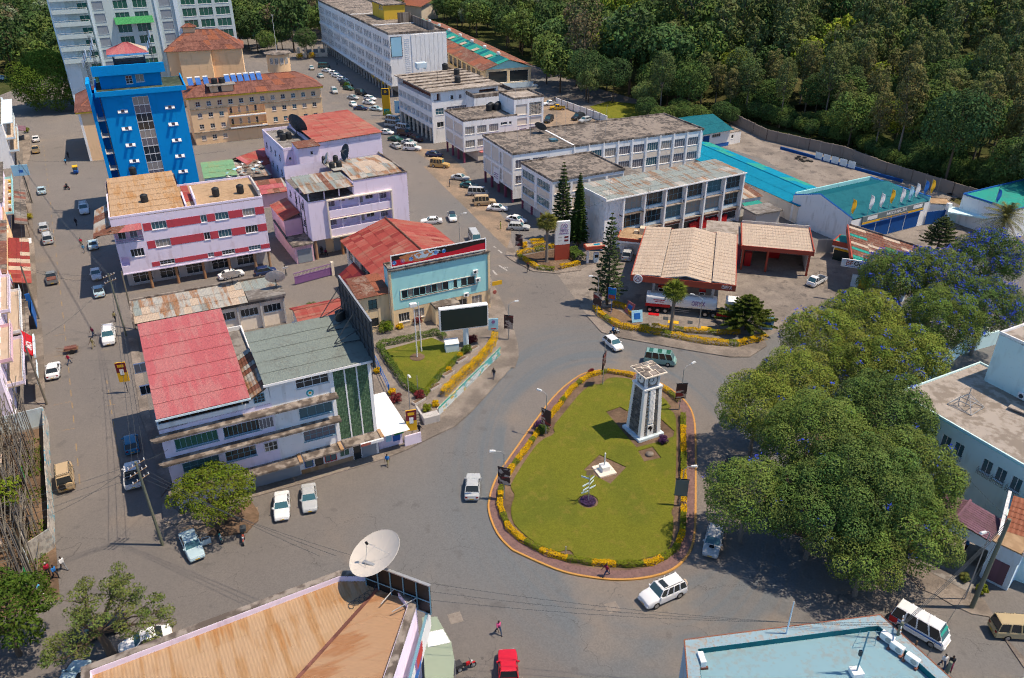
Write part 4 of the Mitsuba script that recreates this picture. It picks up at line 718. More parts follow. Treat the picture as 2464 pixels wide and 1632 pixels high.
f5=f.turn(-7,3,0);block(t,f5,6.9,19,10.2,'p_lilac',[(1,1.6,8,8.6,1,1)],(),(),[(x,x+1.2,z,z+1.3,2,1,'glass','frame_dark') for x in (2,6,10,14) for z in (3.5,7)],roof='roof_grey',para=.6,pmat='p_lilac',seed=7,name='side_wall')
f6=f.turn(-4.8,-1.5,0);block(t,f6,4.7,5,11.6,'p_lilac',[(2.6,3.2,9.8,10.6,1,1)],z0=0,roof=None,name='stair_wall');sheets(t,z3(f6.xy(-.3,-.4),11.7),z3(f6.xy(4.9,-.4),11.7),z3(f6.xy(4.9,4),12.1),z3(f6.xy(-.3,4),12.1),4,1,['s_rust'],4,6,name='stair_roof')
dish(f.xy(-1.2,12.5),10.3,2.6,60,22,'large black mesh satellite dish beside the plain red roof','iron',1.8,True)
for i,(a,y) in enumerate(((-4.6,12),(-3.2,12.5),(-4.4,15))):tank(f.xy(a,y),10.25,f'black water tank left of the large mesh dish, {("first", "second", "third")[i]} of three',.75,1.6)
# sheds in the back yards
t=thing('shed','pale green painted shed with a bright green sheet roof beside the blue tower','shed')
f=Frame((-69.42,174.06),22);sheets(t,z3(f.xy(0,-.4),4.2),z3(f.xy(7.3,-.4),4.2),z3(f.xy(7.3,10),5.0),z3(f.xy(0,10),5.0),5,3,['s_lime'],3,6);block(t,f.turn(.2,0,0),6.9,9.5,4.1,'p_mint_wall',[(3.4,4.6,.3,3.2,1,1,'glass','wood')],roof=None)
t=thing('shed','grey junk covered flat shed right of the green roof','shed')
f=Frame((-64.11,174.74),24);sheets(t,z3(f.xy(0,-.4),3.6),z3(f.xy(9.5,-.4),3.6),z3(f.xy(8,11),4.6),z3(f.xy(-2,11),4.6),6,5,['s_grey2','s_grey','roof_moss','roof_moss'],6,5,.03);obj('wall',MB(f).box(.2,9,0,9,0,3.4),'p_stone_wall',t)
jr=random.Random(12)
for i in range(34):
 q=f.xy(jr.uniform(.3,8.8),jr.uniform(-.3,9));z=3.75+.08*i % .6;j=Frame(q,jr.uniform(0,360),z+.15);l=jr.uniform(.4,1.4)
 k=obj('scrap_sheet',MB(j).hexa([(0,0,0),(l,0,jr.uniform(-.05,.3)),(l,.7,.1),(0,.7,jr.uniform(0,.3)),(0,0,.04),(l,0,.3),(l,.7,.2),(0,.7,.3)]),jr.choice(['whitep','skyboard','iron','s_grey2','steel','s_rust','p_white']),t)
t=thing('shed','small red gabled shed with two pale skylight strips in the back yard','shed')
f=Frame((-61.95,184.60),62);sheets(t,z3(f.xy(-1,-2),3.6),z3(f.xy(9.5,-2),3.6),z3(f.xy(9.5,3.4),5.6),z3(f.xy(-1,3.4),5.6),7,2,['s_pink','s_red'],3,5);sheets(t,z3(f.xy(9.5,8),3.6),z3(f.xy(-1,8),3.6),z3(f.xy(-1,3.4),5.6),z3(f.xy(9.5,3.4),5.6),7,2,['s_pink','s_red'],4,5);obj('wall',MB(f).box(-.6,9,-1.6,7.6,0,3.5),'p_pinkwall',t)
t=thing('shed','low red and rust patched shed roof beside the lilac annexe','shed')
f=Frame((-54.39,165.37),24);sheets(t,z3(f.xy(-1,0),3.3),z3(f.xy(9.5,0),3.3),z3(f.xy(9.5,7),4.3),z3(f.xy(-1,7),4.3),8,3,['s_red2','s_pink','s_grey2','s_rust'],5,5);obj('wall',MB(f).box(-.7,9.2,.6,6.8,0,3.2),'p_pinkwall',t)

# 11 long white slab office
t=thing('office_slab','long pale office slab with rows of narrow windows over a dark arcade','building')
C0=np.array((-40.18,274.23));dirn=-65.5;Ls=104;f=Frame((C0[0]-Ls*math.cos(math.radians(dirn)),C0[1]-Ls*math.sin(math.radians(dirn))),dirn);D=20;H=20
wn=[]
for k,z in enumerate((4.6,8.1,12.4,15.9)):
 for i in range(52):
  a=1.2+2.0*i
  if i % 6 != 5:wn.append((a,a+1.5,z,z+2.3,3,1,['glass','glass','curtain2','glass'][(i*7+k*3) % 4],'frame'))
block(t,f,Ls,D,H,'p_white',wn,z0=3.7,roof='roof_moss',para=.7,pmat='edge',seed=2)
m=MB(f)
for i in range(53):m.box(.8+2.0*i,.92+2.0*i,-.1,-.003,4.3,18.4)
obj('fin',m,'p_white',t);labels[[k for k in scene if k.startswith(t+'__fin')][0]]={'kind': 'stuff'}
obj('ledge',MB(f).box(0,Ls,-.5,-.003,3.7,4.25).box(0,Ls,-.42,-.003,11.0,11.9),'p_white',t)
obj('arcade_wall',MB(f).box(.5,Ls-.2,4,D,0,3.6),'p_cream',t);m=MB(f)
for i in range(27):m.box(.3+3.9*i,.8+3.9*i,.1,.6,0,3.69)
obj('arcade_column',m,'p_grey_wall',t);labels[[k for k in scene if k.startswith(t+'__arcade_column')][0]]={'kind': 'stuff'}
for i in range(4):obj('shop_sign',MB(f).box(Ls-6-7*i,Ls-2.5-7*i,.3,.4,2.2,3.4),'p_ochre',t)
e=f.turn(Ls,0,1)
for i in range(8):obj('end_panel',MB(e).box(7.6+1.55*i,9.0+1.55*i,-.22,-.003,3.9,H-.3),'p_white',t)
obj('poster',MB(e).box(.6,4.2,-.15,-.003,13.2,19.2),'skyboard',t);obj('poster_frame',MB(e).box(.45,.6,-.2,-.003,13.05,19.35).box(4.2,4.35,-.2,-.003,13.05,19.35).box(.6,4.2,-.2,-.003,13.05,13.2).box(.6,4.2,-.2,-.003,19.2,19.35),'frame_dark',t);m=MB(e)
for i in range(24):m.box(5.2,6.9,-.12,-.003,4.2+.62*i,4.35+.62*i)
obj('stair_louver',m,'p_white',t)
ph=f.turn(Ls*.52,9,0);block(t,ph,15,8,25,'p_ochre',[(9,11,23.2,24.5,2,1),(12,13.6,23.2,24.5,2,1)],z0=20,roof='roof_moss',para=.3,over=.4,name='penthouse_wall')
obj('roof_wall',MB(f).box(Ls-25,Ls-1,D-4,D-3.7,20.01,22.5).box(Ls-25,Ls-24.7,D-9,D-4,20.01,23.5),'edge',t);obj('roof_rib',MB(f).box(Ls*.78,Ls*.78+.5,.3,D-.3,20.02,20.3).box(Ls*.48,Ls*.48+.5,.3,D-.3,20.02,20.3),'p_white',t)
for i in range(3):mast(f.xy(Ls*.55+4*i,10+2*i),25,5+i,f'thin antenna mast on the ochre penthouse, {("left", "middle", "right")[i]} one',.06)

# 12 hall with teal and rust roof
t=thing('market_hall','long hall with a rust red roof and a teal strip with white vents','building')
R2=np.array((-0.29,290.94));f=Frame((R2[0]-112*math.cos(math.radians(-69)),R2[1]-112*math.sin(math.radians(-69))),-69);L=112;W=17
f=f.turn(0,-9.5,0)
block(t,f,L,W,6.6,'p_tan_wall',[(1.2+5.6*i,5.4+5.6*i,1.6,4.9,1,1,'glass','p_ochre') for i in range(19)],[(1,8,1.9,5.8,1,1,'glass','p_white'),(9,16,1.9,5.8,1,1,'glass','p_white')],roof=None)
sheets(t,z3(f.xy(-.5,-1.4),6.4),z3(f.xy(L+.6,-1.4),6.4),z3(f.xy(L+.6,4.5),8.3),z3(f.xy(-.5,4.5),8.3),34,2,['s_rust','s_rust','s_terra'],3,5);sheets(t,z3(f.xy(-.5,4.5),8.3),z3(f.xy(L+.6,4.5),8.3),z3(f.xy(L+.6,8.6),9.6),z3(f.xy(-.5,8.6),9.6),34,1,['s_emerald','s_emerald','s_teal'],4,5,name='teal_strip')
sheets(t,z3(f.xy(L+.6,W+.8),7.0),z3(f.xy(-.5,W+.8),7.0),z3(f.xy(-.5,8.6),9.6),z3(f.xy(L+.6,8.6),9.6),34,2,['s_rust','s_rust','s_terra'],5,5)
for i in range(7):
 vf=f.turn(8+15*i,6.2,0);obj('roof_vent',MB(vf).lathe((4,2.2,9.5),[(0,0),(.6,0),(.8,.5),(.6,1.1),(0,1.2)],12),'whitep',t,40);obj('skylight',MB(vf).hexa([(0,-2,8.5),(3,-2,8.5),(3,0.6,9.15),(0,.6,9.15),(0,-2,8.62),(3,-2,8.62),(3,.6,9.3),(0,.6,9.3)]),'s_beige',t)
e=f.turn(L,0,1);obj('gable',MB(e).add([(0,-.02,6.6),(W,-.02,6.6),(8.6,-.02,9.4)],[[0,1,2]]),'p_turq_wall',t);obj('balustrade',MB(e).box(-1,W,-2.3,-2.1,.3,2.0),'p_paleblue',t);obj('base',MB(e).box(-1,W+2,-2.1,-.003,0,.5),'p_white',t)

# 13 arcade office
t=thing('office','white four storey arcade office with a stained concrete roof and dark tanks','building')
fl=Frame((-33.46,239.87),-61.5);L=25;D=20;H=13.7
hs=[(0.4+3.1*i,3.1+3.1*i,z,z+1.9,1.6) for i in range(8) for z in (5.0,8.3)]+[(.2,L-.2,11.6,13.3,1.6)]
w=MB();m=MB(fl);grid_wall(m,L,3.9,H,hs);w.raw(*m.mesh())
fr_=fl.turn(L,0,1)
ws=[(5.5,6.4,11.2,12.4,1,1,'glass','frame'),(8.0,8.9,11.2,12.4,1,1),(1.0,3.4,7.6,9.3,3,2),(4.2,10.6,7.5,9.4,8,2,'curtain2'),(11.2,13.4,7.6,9.4,3,2),(1.2,3.2,4.2,5.6,2,1)]
m=MB(fr_);storey(t,fr_,D,0,H,m,ws,R,[(.4,2.6,11.2,13.2,1.5),(14.2,19.5,11,13,1.5),(14,19,7.6,9.6,1.5)]);w.raw(*m.mesh())
for q,l in ((fl.turn(L,D,2),L),(fl.turn(0,D,3),D)):m=MB(q);grid_wall(m,l,0,H,[]);w.raw(*m.mesh())
obj('wall',w,'p_white',t)
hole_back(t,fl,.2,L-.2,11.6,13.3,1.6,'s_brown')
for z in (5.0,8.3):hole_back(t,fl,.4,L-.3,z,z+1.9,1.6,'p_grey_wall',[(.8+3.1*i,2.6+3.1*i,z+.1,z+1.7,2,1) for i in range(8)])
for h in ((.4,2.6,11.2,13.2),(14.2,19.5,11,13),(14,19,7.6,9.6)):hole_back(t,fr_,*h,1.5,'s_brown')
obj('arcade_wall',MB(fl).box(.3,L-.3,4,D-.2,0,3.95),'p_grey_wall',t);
for i in range(8):obj('column',MB(fl).box(.4+3.1*i,.85+3.1*i,.1,.5,0,3.88),'p_cream',t)
obj('corner_column',MB(fl).box(L-.5,L+.05,-.05,.5,0,H),'p_white',t)
obj('roof',MB(fl).box(-.7,L+.7,-.7,D+1,H,H+.3),'roof_pale',t);m=MB(fl)
for i in range(6):m.box(2+3.8*i,2.25+3.8*i,-.7,D+1,H+.302,H+.62)
obj('roof_rib',m,'edge',t)
for q,lb in (((-20.11,248.13),'single dark water tank at the back of the ribbed concrete roof'),((-16.08,239.90),'tall dark water tank on the ribbed concrete roof'),((-15.22,229.17),'small dark water tank in front of the tall one on the ribbed concrete roof')):tank(q,14.0,lb,.85,1.9)
k=obj('roof_cistern',MB(Frame((-27.38,248.98),28)).box(-1.6,1.6,-1,1,14.5,15.9).box(-1.3,-1,-.8,.8,14,14.5).box(1,1.3,-.8,.8,14,14.5),'p_paleblue');tag(k,'pale blue square cistern on the ribbed concrete roof','water tank')
m=obj('antenna_mast',MB().bar((*(-21.09,232.15),14),(*(-21.09,232.15),17),.06,5),'iron');tag(m,'short tripod antenna on the ribbed concrete roof','antenna')
# 14 cream office behind the L shaped one
t=thing('office','cream and pink office with a stair tower and curtained windows','building')
fl=Frame((-17.60,210.17),-64);H=10.6;
fr_=fl.turn(12.4,0,1)
block(t,fl,12.4,15,H,'p_white',[(6.2,11.8,6.9,9.6,1,1,'p_panel','p_panel'),(.5,5.6,6.9,9.6,1,1,'p_panel','p_panel'),(.5,5.6,3.4,6.0,1,1,'p_panel','p_panel'),(6.2,11.8,3.4,6,1,1,'p_panel','p_panel')],[(.5+3.3*i,3.1+3.3*i,7.3,9.2,5,1,'curtain') for i in range(3)]+[(10.4,12.2,8.6,9.3,3,1),(12.7,13.5,8.6,9.3,1,1)]+[(.5+3.3*i,3.1+3.3*i,4.0,5.8,5,1,'curtain') for i in range(4)],z0=2.9,roof='roof_moss',para=.4,seed=4)
for i in range(4):obj('column',MB(fl).box(.2+3.8*i,.6+3.8*i,.1,.5,0,2.9),'p_plum',t)
obj('arcade_wall',MB(fl).box(0.2,12,4,14,0,2.9),'p_cream',t)
tf=fr_.turn(14.2,.2,0);block(t,tf,8.5,9,14.5,'p_white',[(.5,3.8,10.6,13.2,1,1,'p_panel','p_panel'),(.5,3.8,8.0,9.7,1,1,'p_panel','p_panel'),(4.4,8,10.2,13.4,9,10,'glass','p_cream'),(4.4,8,4.2,7.2,9,9,'glass','p_cream'),(4.4,8,8,9.7,1,1,'p_panel','p_panel'),(1.6,3.6,5,7,2,1,'mauve','mauve')],roof='roof_pale',para=.5,seed=5,name='tower_wall')
for i in range(4):tank(fr_.xy(10.5+1.1*i,7.5+1.2*(i % 2)),10.65,f'tall black water tank in the cluster beside the cream stair tower, {("first", "second", "third", "fourth")[i]} from the left',.75,1.9)
mast(fr_.xy(16,3),14.6,4,'thin antenna mast on the cream stair tower',.04);obj('annexe_roof',MB(fr_).box(4,22,-1.5,-.2,2.6,2.8),'s_pink',t)
sheets(t,z3(fr_.xy(6,-4.4),3.2),z3(fr_.xy(24,-4.4),3.2),z3(fr_.xy(24,-1),4.0),z3(fr_.xy(6,-1),4.0),10,1,['s_pink','s_red2','s_pink','s_beige'],4,5,name='red_annexe_roof')
t=thing('rooftop_house','flat grey roofed block between the arcade office and the wood','building')
ff=fr_.turn(10,16,0);block(t,ff,13,12,12.2,'p_white',roof='roof_grey',para=.9,seed=6)

# 15 L shaped cream office
t=thing('office','large cream panelled office with a mossy flat roof and white window bands','building')
f=Frame((-6.71,184.28),-65.5)   # street side, leaving to the right front
Ls=16.5;fr_=f.turn(Ls,0,1);H=11.0;D2=50
pn=lambda a,b,z0,z1:(a,b,z0,z1,1,1,'p_panel','p_panel')
wR=[]
for z in (7.7,4.2):
 for i in range(3):wR.append((.7+4.2*i,4.2+4.2*i,z,z+1.9,5,1,'curtain2'))
wR2=[]
for z in (7.6,4.1,.9):
 for i in range(9):a=15.5+3.8*i;wR2.append((a,a+3.0,z+(.9 if i==0 else 0),z+1.9,5,1,['curtain2','glass_blue','curtain','curtain2'][i % 4]));
block(t,f,Ls,D2,H,'p_white',[pn(.4,4.4,6.9,10.2),pn(4.9,8.9,6.9,10.2),(9.4,10.6,7,9.9,2,1,'curtain'),pn(11.2,16,6.9,10.2),pn(.4,4.4,3.3,6.2),pn(4.9,8.9,3.3,6.2),(9.4,10.6,3.4,6.2,2,1,'curtain'),pn(11.2,16,3.3,6.2)],[w for w in wR if w[1]<9]+wR2,z0=2.9,roof='roof_moss',para=.35,over=.15,seed=5)
for w in wR2:
 if w[2]>3:obj('spandrel_panel',MB(fr_).box(w[0],w[1],-.03,-.003,w[2]-1.5,w[2]-.25),'p_panel',t)
m=MB(fr_)
for i in range(10):m.box(14.9+3.8*i,15.2+3.8*i,-.25,-.003,0,H)
obj('fin',m,'p_white',t);obj('roof_joint',MB(fr_).box(15.2,15.6,.3,Ls-.3,H+.013,H+.1),'p_white',t)
obj('lower_wall',MB(fr_).box(14,D2-.2,.02,14,0,2.9),'p_white',t);obj('arcade_wall',MB(f).box(0.1,Ls,4,14,0,2.9),'p_cream',t)
for i in range(5):obj('column',MB(f).box(.2+3.9*i,.6+3.9*i,.05,.5,0,2.9),'p_plum',t)
pr_=obj('wall_sign',MB(f).box(6.2,9.2,-.1,-.02,2.2,5.6),'whitep',t);obj('sign_lines',MB(f).box(6.5,8.9,-.11,-.102,4.2,4.4).box(6.5,8.9,-.11,-.102,3.7,3.9).box(6.5,8.9,-.11,-.102,3.2,3.4),'mauve',pr_)
for i,(a,b) in enumerate(((3,4),(8,8),(13,5),(18,10),(26,5),(10,12),(22,3))):mast(fr_.xy(a,b),H,6+i % 3,f'thin radio mast number {("one", "two", "three", "four", "five", "six", "seven")[i]} from the road on the mossy roof',.035,'steel',i % 2)
obj('roof_hatch',MB(fr_).box(12,13.6,5,6.6,H+.013,H+.5),'glass_blue',t);dish(fr_.xy(13,13),H,1.5,60,40,'dark mesh satellite dish on the mossy roof edge','iron',.8,True)
# front wing
t=thing('office','low cream wing in front of the large mossy roofed office','building')
fw=Frame((2.02,166.21),-63.5);Lw=13.6;frw=fw.turn(Lw,0,1);Dw=17
block(t,fw,Lw,Dw,10.0,'p_white',[(.4+6.6*i,5.9+6.6*i,z,z+1.7,8,1,'glass_blue') for i in range(2) for z in (7.2,3.6)]+[pn(.4+6.6*i,5.9+6.6*i,z,z+1.4) for i in range(2) for z in (5.6,2.1)],[pn(.5+4.2*i,4.2+4.2*i,7.2,9.2) for i in range(4)]+[pn(.5+4.2*i,4.2+4.2*i,3.4,6.4) for i in range(4)],z0=2.0,roof='roof_moss',para=.35,over=.15,seed=9)
obj('base',MB(fw).box(.3,Lw-.3,.3,Dw-.3,0,2.0),'p_grey_wall',t)
for i in range(4):obj('column',MB(fw).box(.1+4.3*i,.5+4.3*i,0,.4,0,2.0),'p_plum',t)
obj('link_roof',MB(frw).box(16.5,24,1,9,7.0,7.3),'roof_grey',t)
# 16 glass bay office
t=thing('office','white office with large framed glass bays and a patchy grey sheet roof','building')
f=Frame((17.46,142.05),29.5);L=34;D=8;H=10.5;R=random.Random(17)
wn=[]
for k,z in enumerate((7.2,3.7)):
 for i in range(6):
  a=4.0+5.05*i;wn.append((a,a+4.55,z+.15,z+2.6,4,2,R.choice(['glass','glass_blue','glass','curtain']),'frame_blue'))
for i in range(5):wn.append((9.5+5.05*i,13.6+5.05*i,.8,2.2,4,1,'glass','frame_dark'))
block(t,f,L,D,H-.3,'p_white',wn,[(1,7,7,9.4,4,2)],(),[(1,3,7,9.4,1,1,'p_panel','p_panel')],roof=None,seed=6);m=MB(f)
for i in range(7):m.box(3.55+5.05*i,3.9+5.05*i,-.9,-.003,0,H-.35)
obj('fin',m,'p_white',t);obj('floor_ledge',MB(f).box(3.4,L,-.8,-.004,6.6,6.75).box(3.4,L,-.8,-.004,3.1,3.25),'edge',t);obj('dark_band',MB(f).box(8.9,L-.1,-.06,-.003,2.3,3.0),'s_brown',t)
m=MB(f)
for i in range(6):m.box(4.0+5.05*i,8.5+5.05*i,-.1,-.003,6.78,7.3);m.box(4.0+5.05*i,8.5+5.05*i,-.1,-.003,3.28,3.8)
obj('spandrel',m,'p_paleblue',t)
sheets(t,z3(f.xy(-.5,-.9),10.45),z3(f.xy(L+.3,-.9),10.45),z3(f.xy(L+.3,D+.5),10.9),z3(f.xy(-.5,D+.5),10.9),18,4,['s_grey']*5+['s_grey2'],51,4)
obj('roof_trim',MB(f).box(-.6,L+.4,-1.05,-.92,10.3,10.55).box(-.7,-.52,-1.05,D+.5,10.35,10.95),'p_white',t)
for i in range(3):air_con(f,18.3+5.1*i,-.3,6.8,f'air conditioner on the ledge of the glass bay office, {("left", "middle", "right")[i]} one')
mast(f.xy(.6,-.3),10.5,5,'thin pole on the near corner of the patchy sheet roof',.03);obj('ladder',MB(f).path([(9.1,-1.1,.5),(9.1,-1.1,11.5)],.03,4).path([(9.5,-1.1,.5),(9.5,-1.1,11.5)],.03,4),'s_rust',t)

# 17 blue roofed compound
t=thing('warehouse','long warehouse with a bright cyan blue sheet roof','building')
f=Frame((40.58,198.22),-66.5);L=46
sheets(t,z3(f.xy(-1,0),4.0),z3(f.xy(L,0),4.0),z3(f.xy(L,6.2),5.2),z3(f.xy(-1,6.2),5.2),16,2,['s_cyan','s_cyan','s_cyan'],6,5);sheets(t,z3(f.xy(L,11.5),4.2),z3(f.xy(-1,11.5),4.2),z3(f.xy(-1,6.2),5.2),z3(f.xy(L,6.2),5.2),16,2,['s_cyan','s_emerald','s_cyan'],7,5);obj('wall',MB(f).box(0,L-.5,.4,11,0,3.9),'p_cream',t);obj('ridge_cap',MB(f).bar((-1,6.2,5.25),(L,6.2,5.25),.12,6),'s_cyan',t)
t=thing('house','small white and blue house with a teal gabled roof by the compound wall','house')
f,L=between((49.10,209.43),(59.62,215.55));A=f
sheets(t,z3(f.xy(-1,-.6),4.6),z3(f.xy(L,-.6),4.6),z3(f.xy(L,8),7.0),z3(f.xy(-1,8),7.0),6,2,['s_teal'],3,5);sheets(t,z3(f.xy(L,16.5),4.6),z3(f.xy(-1,16.5),4.6),z3(f.xy(-1,8),7),z3(f.xy(L,8),7),6,1,['s_teal'],4,5);block(t,f.turn(.4,.3,0),L-.9,15,4.5,'p_white',[(5,8,3,3.9,4,1)],roof=None);obj('blue_band',MB(f).box(.4,L-.5,.25,.297,.1,1.1),'blue',t);obj('blue_door',MB(f).box(2.2,4.4,.24,.296,0,3.8),'p_navy',t)
ff=f.turn(L,1,0);block(t,ff,4.5,4.5,3.2,'p_white',[(1,1.8,1.6,2.6,1,1)],roof='roof_pale',para=.1,name='annexe_wall')
t=thing('workshop','tyre workshop with a teal hipped roof, blue shutters and a row of flags','building')
f=Frame((65.5,145.2),28.7);L=23.0;D=15
block(t,f,L,D,5.0,'p_white',(),(),(),(),roof=None,seed=4)
obj('parapet',MB(f).box(L-.3,L,0,D,5,6).box(.3,L-.3,D-.3,D,5,6.2),'p_turq_wall',t);obj('parapet_cap',MB(f).bar((.15,-.05,5.45),(.15,8.5,7.75),.16,4).bar((.15,8.5,7.75),(.15,D,5.65),.16,4).box(L-.35,L+.05,-.05,D,6,6.12),'blue',t)
sheets(t,z3(f.xy(.35,.1),5.2),z3(f.xy(L-.35,.1),5.2),z3(f.xy(L-3,8.5),7.4),z3(f.xy(.35,8.5),7.4),11,2,['s_teal'],5,6);sheets(t,z3(f.xy(L-.35,D-.4),5.4),z3(f.xy(.35,D-.4),5.4),z3(f.xy(.35,8.5),7.4),z3(f.xy(L-3,8.5),7.4),11,1,['s_teal'],6,6);sheets(t,z3(f.xy(L-.35,.1),5.2),z3(f.xy(L-.35,D-.4),5.4),z3(f.xy(L-3,8.5),7.4),z3(f.xy(L-3,8.5),7.4),5,1,['s_teal'],7,6)
for i in range(4):obj('roller_shutter',MB(f).box(3.2+4.4*i,7.3+4.4*i,-.08,-.003,.1,3.5),'p_navy',t)
mat('fascia_grey',(.15,.19,.20),.5);obj('fascia',MB(f).box(2.9,21,-.3,-.003,3.7,5.3),'fascia_grey',t);obj('gable',MB(f).add([(.0,.0,5),(.0,D,5),(.0,D,5.6),(.0,8.5,7.7),(.0,.0,5.4),(.3,.0,5),(.3,D,5),(.3,D,5.6),(.3,8.5,7.7),(.3,.0,5.4)],[[0,4,3],[0,3,1],[1,3,2],[5,8,9],[5,6,8],[6,7,8],[3,4,9],[3,9,8],[2,3,8],[2,8,7]]),'p_white',t);obj('fascia_stripe',MB(f).box(2.9,21,-.34,-.303,3.7,4.1),'yellow',t);obj('fascia_stripe',MB(f).box(2.9,21.1,-.36,-.2,3.5,3.695),'blue',t)
letters(t,f,'MICHELIN',9.6,-.32,4.5,.5,'whitep',width=6.0);letters(t,f,'SUPERDOLL SERVICE CENTRE',8.0,-.36,3.8,.22,'blue',width=8.2)
obj('sign_badge',MB(f).box(4.2,7,-.33,-.303,4.4,5.1),'whitep',t);obj('sign_badge',MB(f).box(17.6,20.4,-.33,-.303,4.4,5.1),'whitep',t)
FL=[((64.98,145.12),'yellow','yellow flag nearest the white gable of the tyre workshop'),((69.36,147.51),'whitep','white flag with blue print, second from the workshop gable'),((71.87,148.73),'whitep','plain white flag, third from the workshop gable'),((74.80,150.90),'yellow','wide yellow flag, fourth from the workshop gable'),((77.12,151.53),'whitep','white flag with a dark badge, fifth from the workshop gable'),((79.44,153.13),'skyboard','pale blue and white flag, sixth from the workshop gable'),((81.47,154.75),'whitep','white and red flag, seventh from the workshop gable'),((83.98,156.40),'blue','dark blue flag near the right end of the workshop front'),((85.62,157.07),'yellow','yellow flag at the right end of the workshop front'),((95.95,151.21),'blue','blue flag on the green roofed white building')]
for q,m_,lb in FL:
 k=thing('flag',lb,'flag');obj('pole',MB().bar((*q,3.5),(*q,9.6),.04,5),'steel',k);V=[]
 for i in range(8):
  for j in range(3):V.append((q[0]+.12*math.sin(i*.9)+(.05+.42*j)*(1-.04*i),q[1]+.25*math.sin(i*.7+j)+.1*j,9.4-.38*i-.25*j))
 obj('cloth',MB().add(V,[[i*3+j,i*3+j+1,i*3+j+4,i*3+j+3] for i in range(7) for j in range(2)]),m_,k,True)
t=thing('office','white building with a green sheet roof and blue trim at the right edge','building')
f=Frame((93.09,157.99),-60);fb=Frame((96.75,153.01),20)
block(t,Frame((92.58,157.07),-62),11,26,6.2,'p_white',roof='s_emerald',para=.3,pmat='blue',seed=8);fq=Frame((92.58,157.07),-62).turn(11,0,1)
letters(t,fq,'S',8.6,-.02,3.4,1.2,'black');obj('yellow_band',MB(fq).box(5,26,-.05,-.003,2.6,5.4),'cream_plain',t)
obj('porch_wall',MB(Frame((89.27,155.00),-30)).box(0,8,0,4,2.9,3.2).box(0,.3,0,.3,0,2.9).box(0,8,3.7,4,0,2.9),'p_mint_wall',t)
t=thing('gate','dark blue painted steel gate right of the tyre workshop','gate');gf,gl=between((85.61,155.95),(90.04,157.21));obj('leaf',MB(gf).box(0,gl/2-.03,-.05,.05,.1,2.8),'p_navy',t);obj('leaf',MB(gf).box(gl/2+.03,gl,-.05,.05,.1,2.8),'p_navy',t);obj('gate_pier',MB(gf).box(gl+.1,gl+.9,-.4,.4,0,4.2),'p_white',t)
t=thing('guard_house','small white flat roofed hut beside the tyre workshop','hut');block(t,Frame((88.28,160.49),-10),4.4,4,3.0,'p_white',[(3,4,.3,2.2,1,1)],roof='roof_tan',para=.1)
# compound walls
def wall_run(pts,h,m,label,th=.25,cap=None,cm='edge',panel=3.2):
 t=thing('boundary_wall',label,'wall')
 for A,B in zip(pts,pts[1:]):
  F1,l=between(A,B);n=max(1,int(l/panel));mb=MB(F1);mp=MB(F1)
  for i in range(n):mb.box(i*l/n+.12,(i+1)*l/n-.12,-th/2,th/2,0,h-.02-.05*(i % 2));mp.box(i*l/n-.12,i*l/n+.12,-th*.7,th*.7,0,h+.08)
  obj('panel_run',mb,m,t);obj('pier',mp,cm,t)
 return t
wall_run([(64.71,245.75),(70.99,221.07),(86.16,204.26),(91.5,190.0),(104.0,168.5),(112,155)],3.0,'p_stone_wall','long dark stone compound wall in front of the wood')
wall_run([(14.31,264.53),(28.51,240.43)],2.2,'p_white','white garden wall beside the yard with the yellow pickup')
wall_run([(57.57,172.92),(60.60,165.10),(65.16,149.92)],2.8,'p_stone_wall','brown block wall between the filling station and the tyre workshop')
t=thing('low_wall','blue kerb wall with pale painted panels in front of the stone wall','wall');F1,l=between((72.38,212.37),(93.02,183.83));obj('kerb',MB(F1).box(0,l,-.2,.2,0,.7),'p_navy',t)
for i in range(5):obj('painted_panel',MB(F1).box(11+2.4*i,13+2.4*i,-.25,-.203,.2,1.9),'p_paleblue',t)
tr=random.Random(4)
for i in range(14):
 q0=np.array((77.01,202.31)) if i<11 else np.array((99.19,172.92));q=(q0[0]+tr.uniform(-4,4),q0[1]+tr.uniform(-2,2));z=tr.choice([0,0,.24])
 k=obj('tyre',MB().lathe((*q,z),[(.28,0),(.5,.02),(.56,.12),(.5,.23),(.28,.25),(.28,0)],14),'rubber',None,40);tag(k,'old black tyre lying in the heap in the dusty yard' if i<11 else 'old black tyre lying beside the white hut','tyre','old tyres in the dusty yard' if i<11 else 'old tyres by the hut')

# 18 filling station
t=thing('station_canopy','large beige ribbed filling station canopy with a red fascia','canopy')
f=Frame((19.4,117.9),-14.5);L=16.4;D=22;H=5.9
pk=[(0,0),(.25*L,.55),(.35*L,.0)]
for i,(a0,a1,za,zb) in enumerate(((0.05,.28*L,.1,.25),(.28*L,.53*L,.05,.45),(.53*L,.78*L,.45,.05),(.78*L,L-.05,.25,.1))):
 sheets(t,z3(f.xy(a0,.05),H+za*2),z3(f.xy(a1,.05),H+zb*2),z3(f.xy(a1,D-.05),H+zb*2+.05),z3(f.xy(a0,D-.05),H+za*2+.05),2 if i in (1,2) else 1,16,['s_beige'],60+i,5,.012,under='frame',name='roof_bay')
obj('valley',MB(f).box(.28*L-.14,.28*L+.14,.1,D-.1,H+.1,H+.2).box(.78*L-.14,.78*L+.14,.1,D-.1,H+.1,H+.2),'roof_moss',t)
obj('fascia',MB(f).box(-.12,L+.12,-.12,.03,H-.85,H+.22).box(L-.03,L+.12,.03,D,H-.85,H+.22).box(-.12,.03,.03,D,H-.85,H+.22).box(-.12,L+.12,D,D+.12,H-.85,H+.22),'brick_red',t)
obj('soffit',MB(f).box(.03,L-.03,.03,D,H-.5,H-.4),'frame',t)
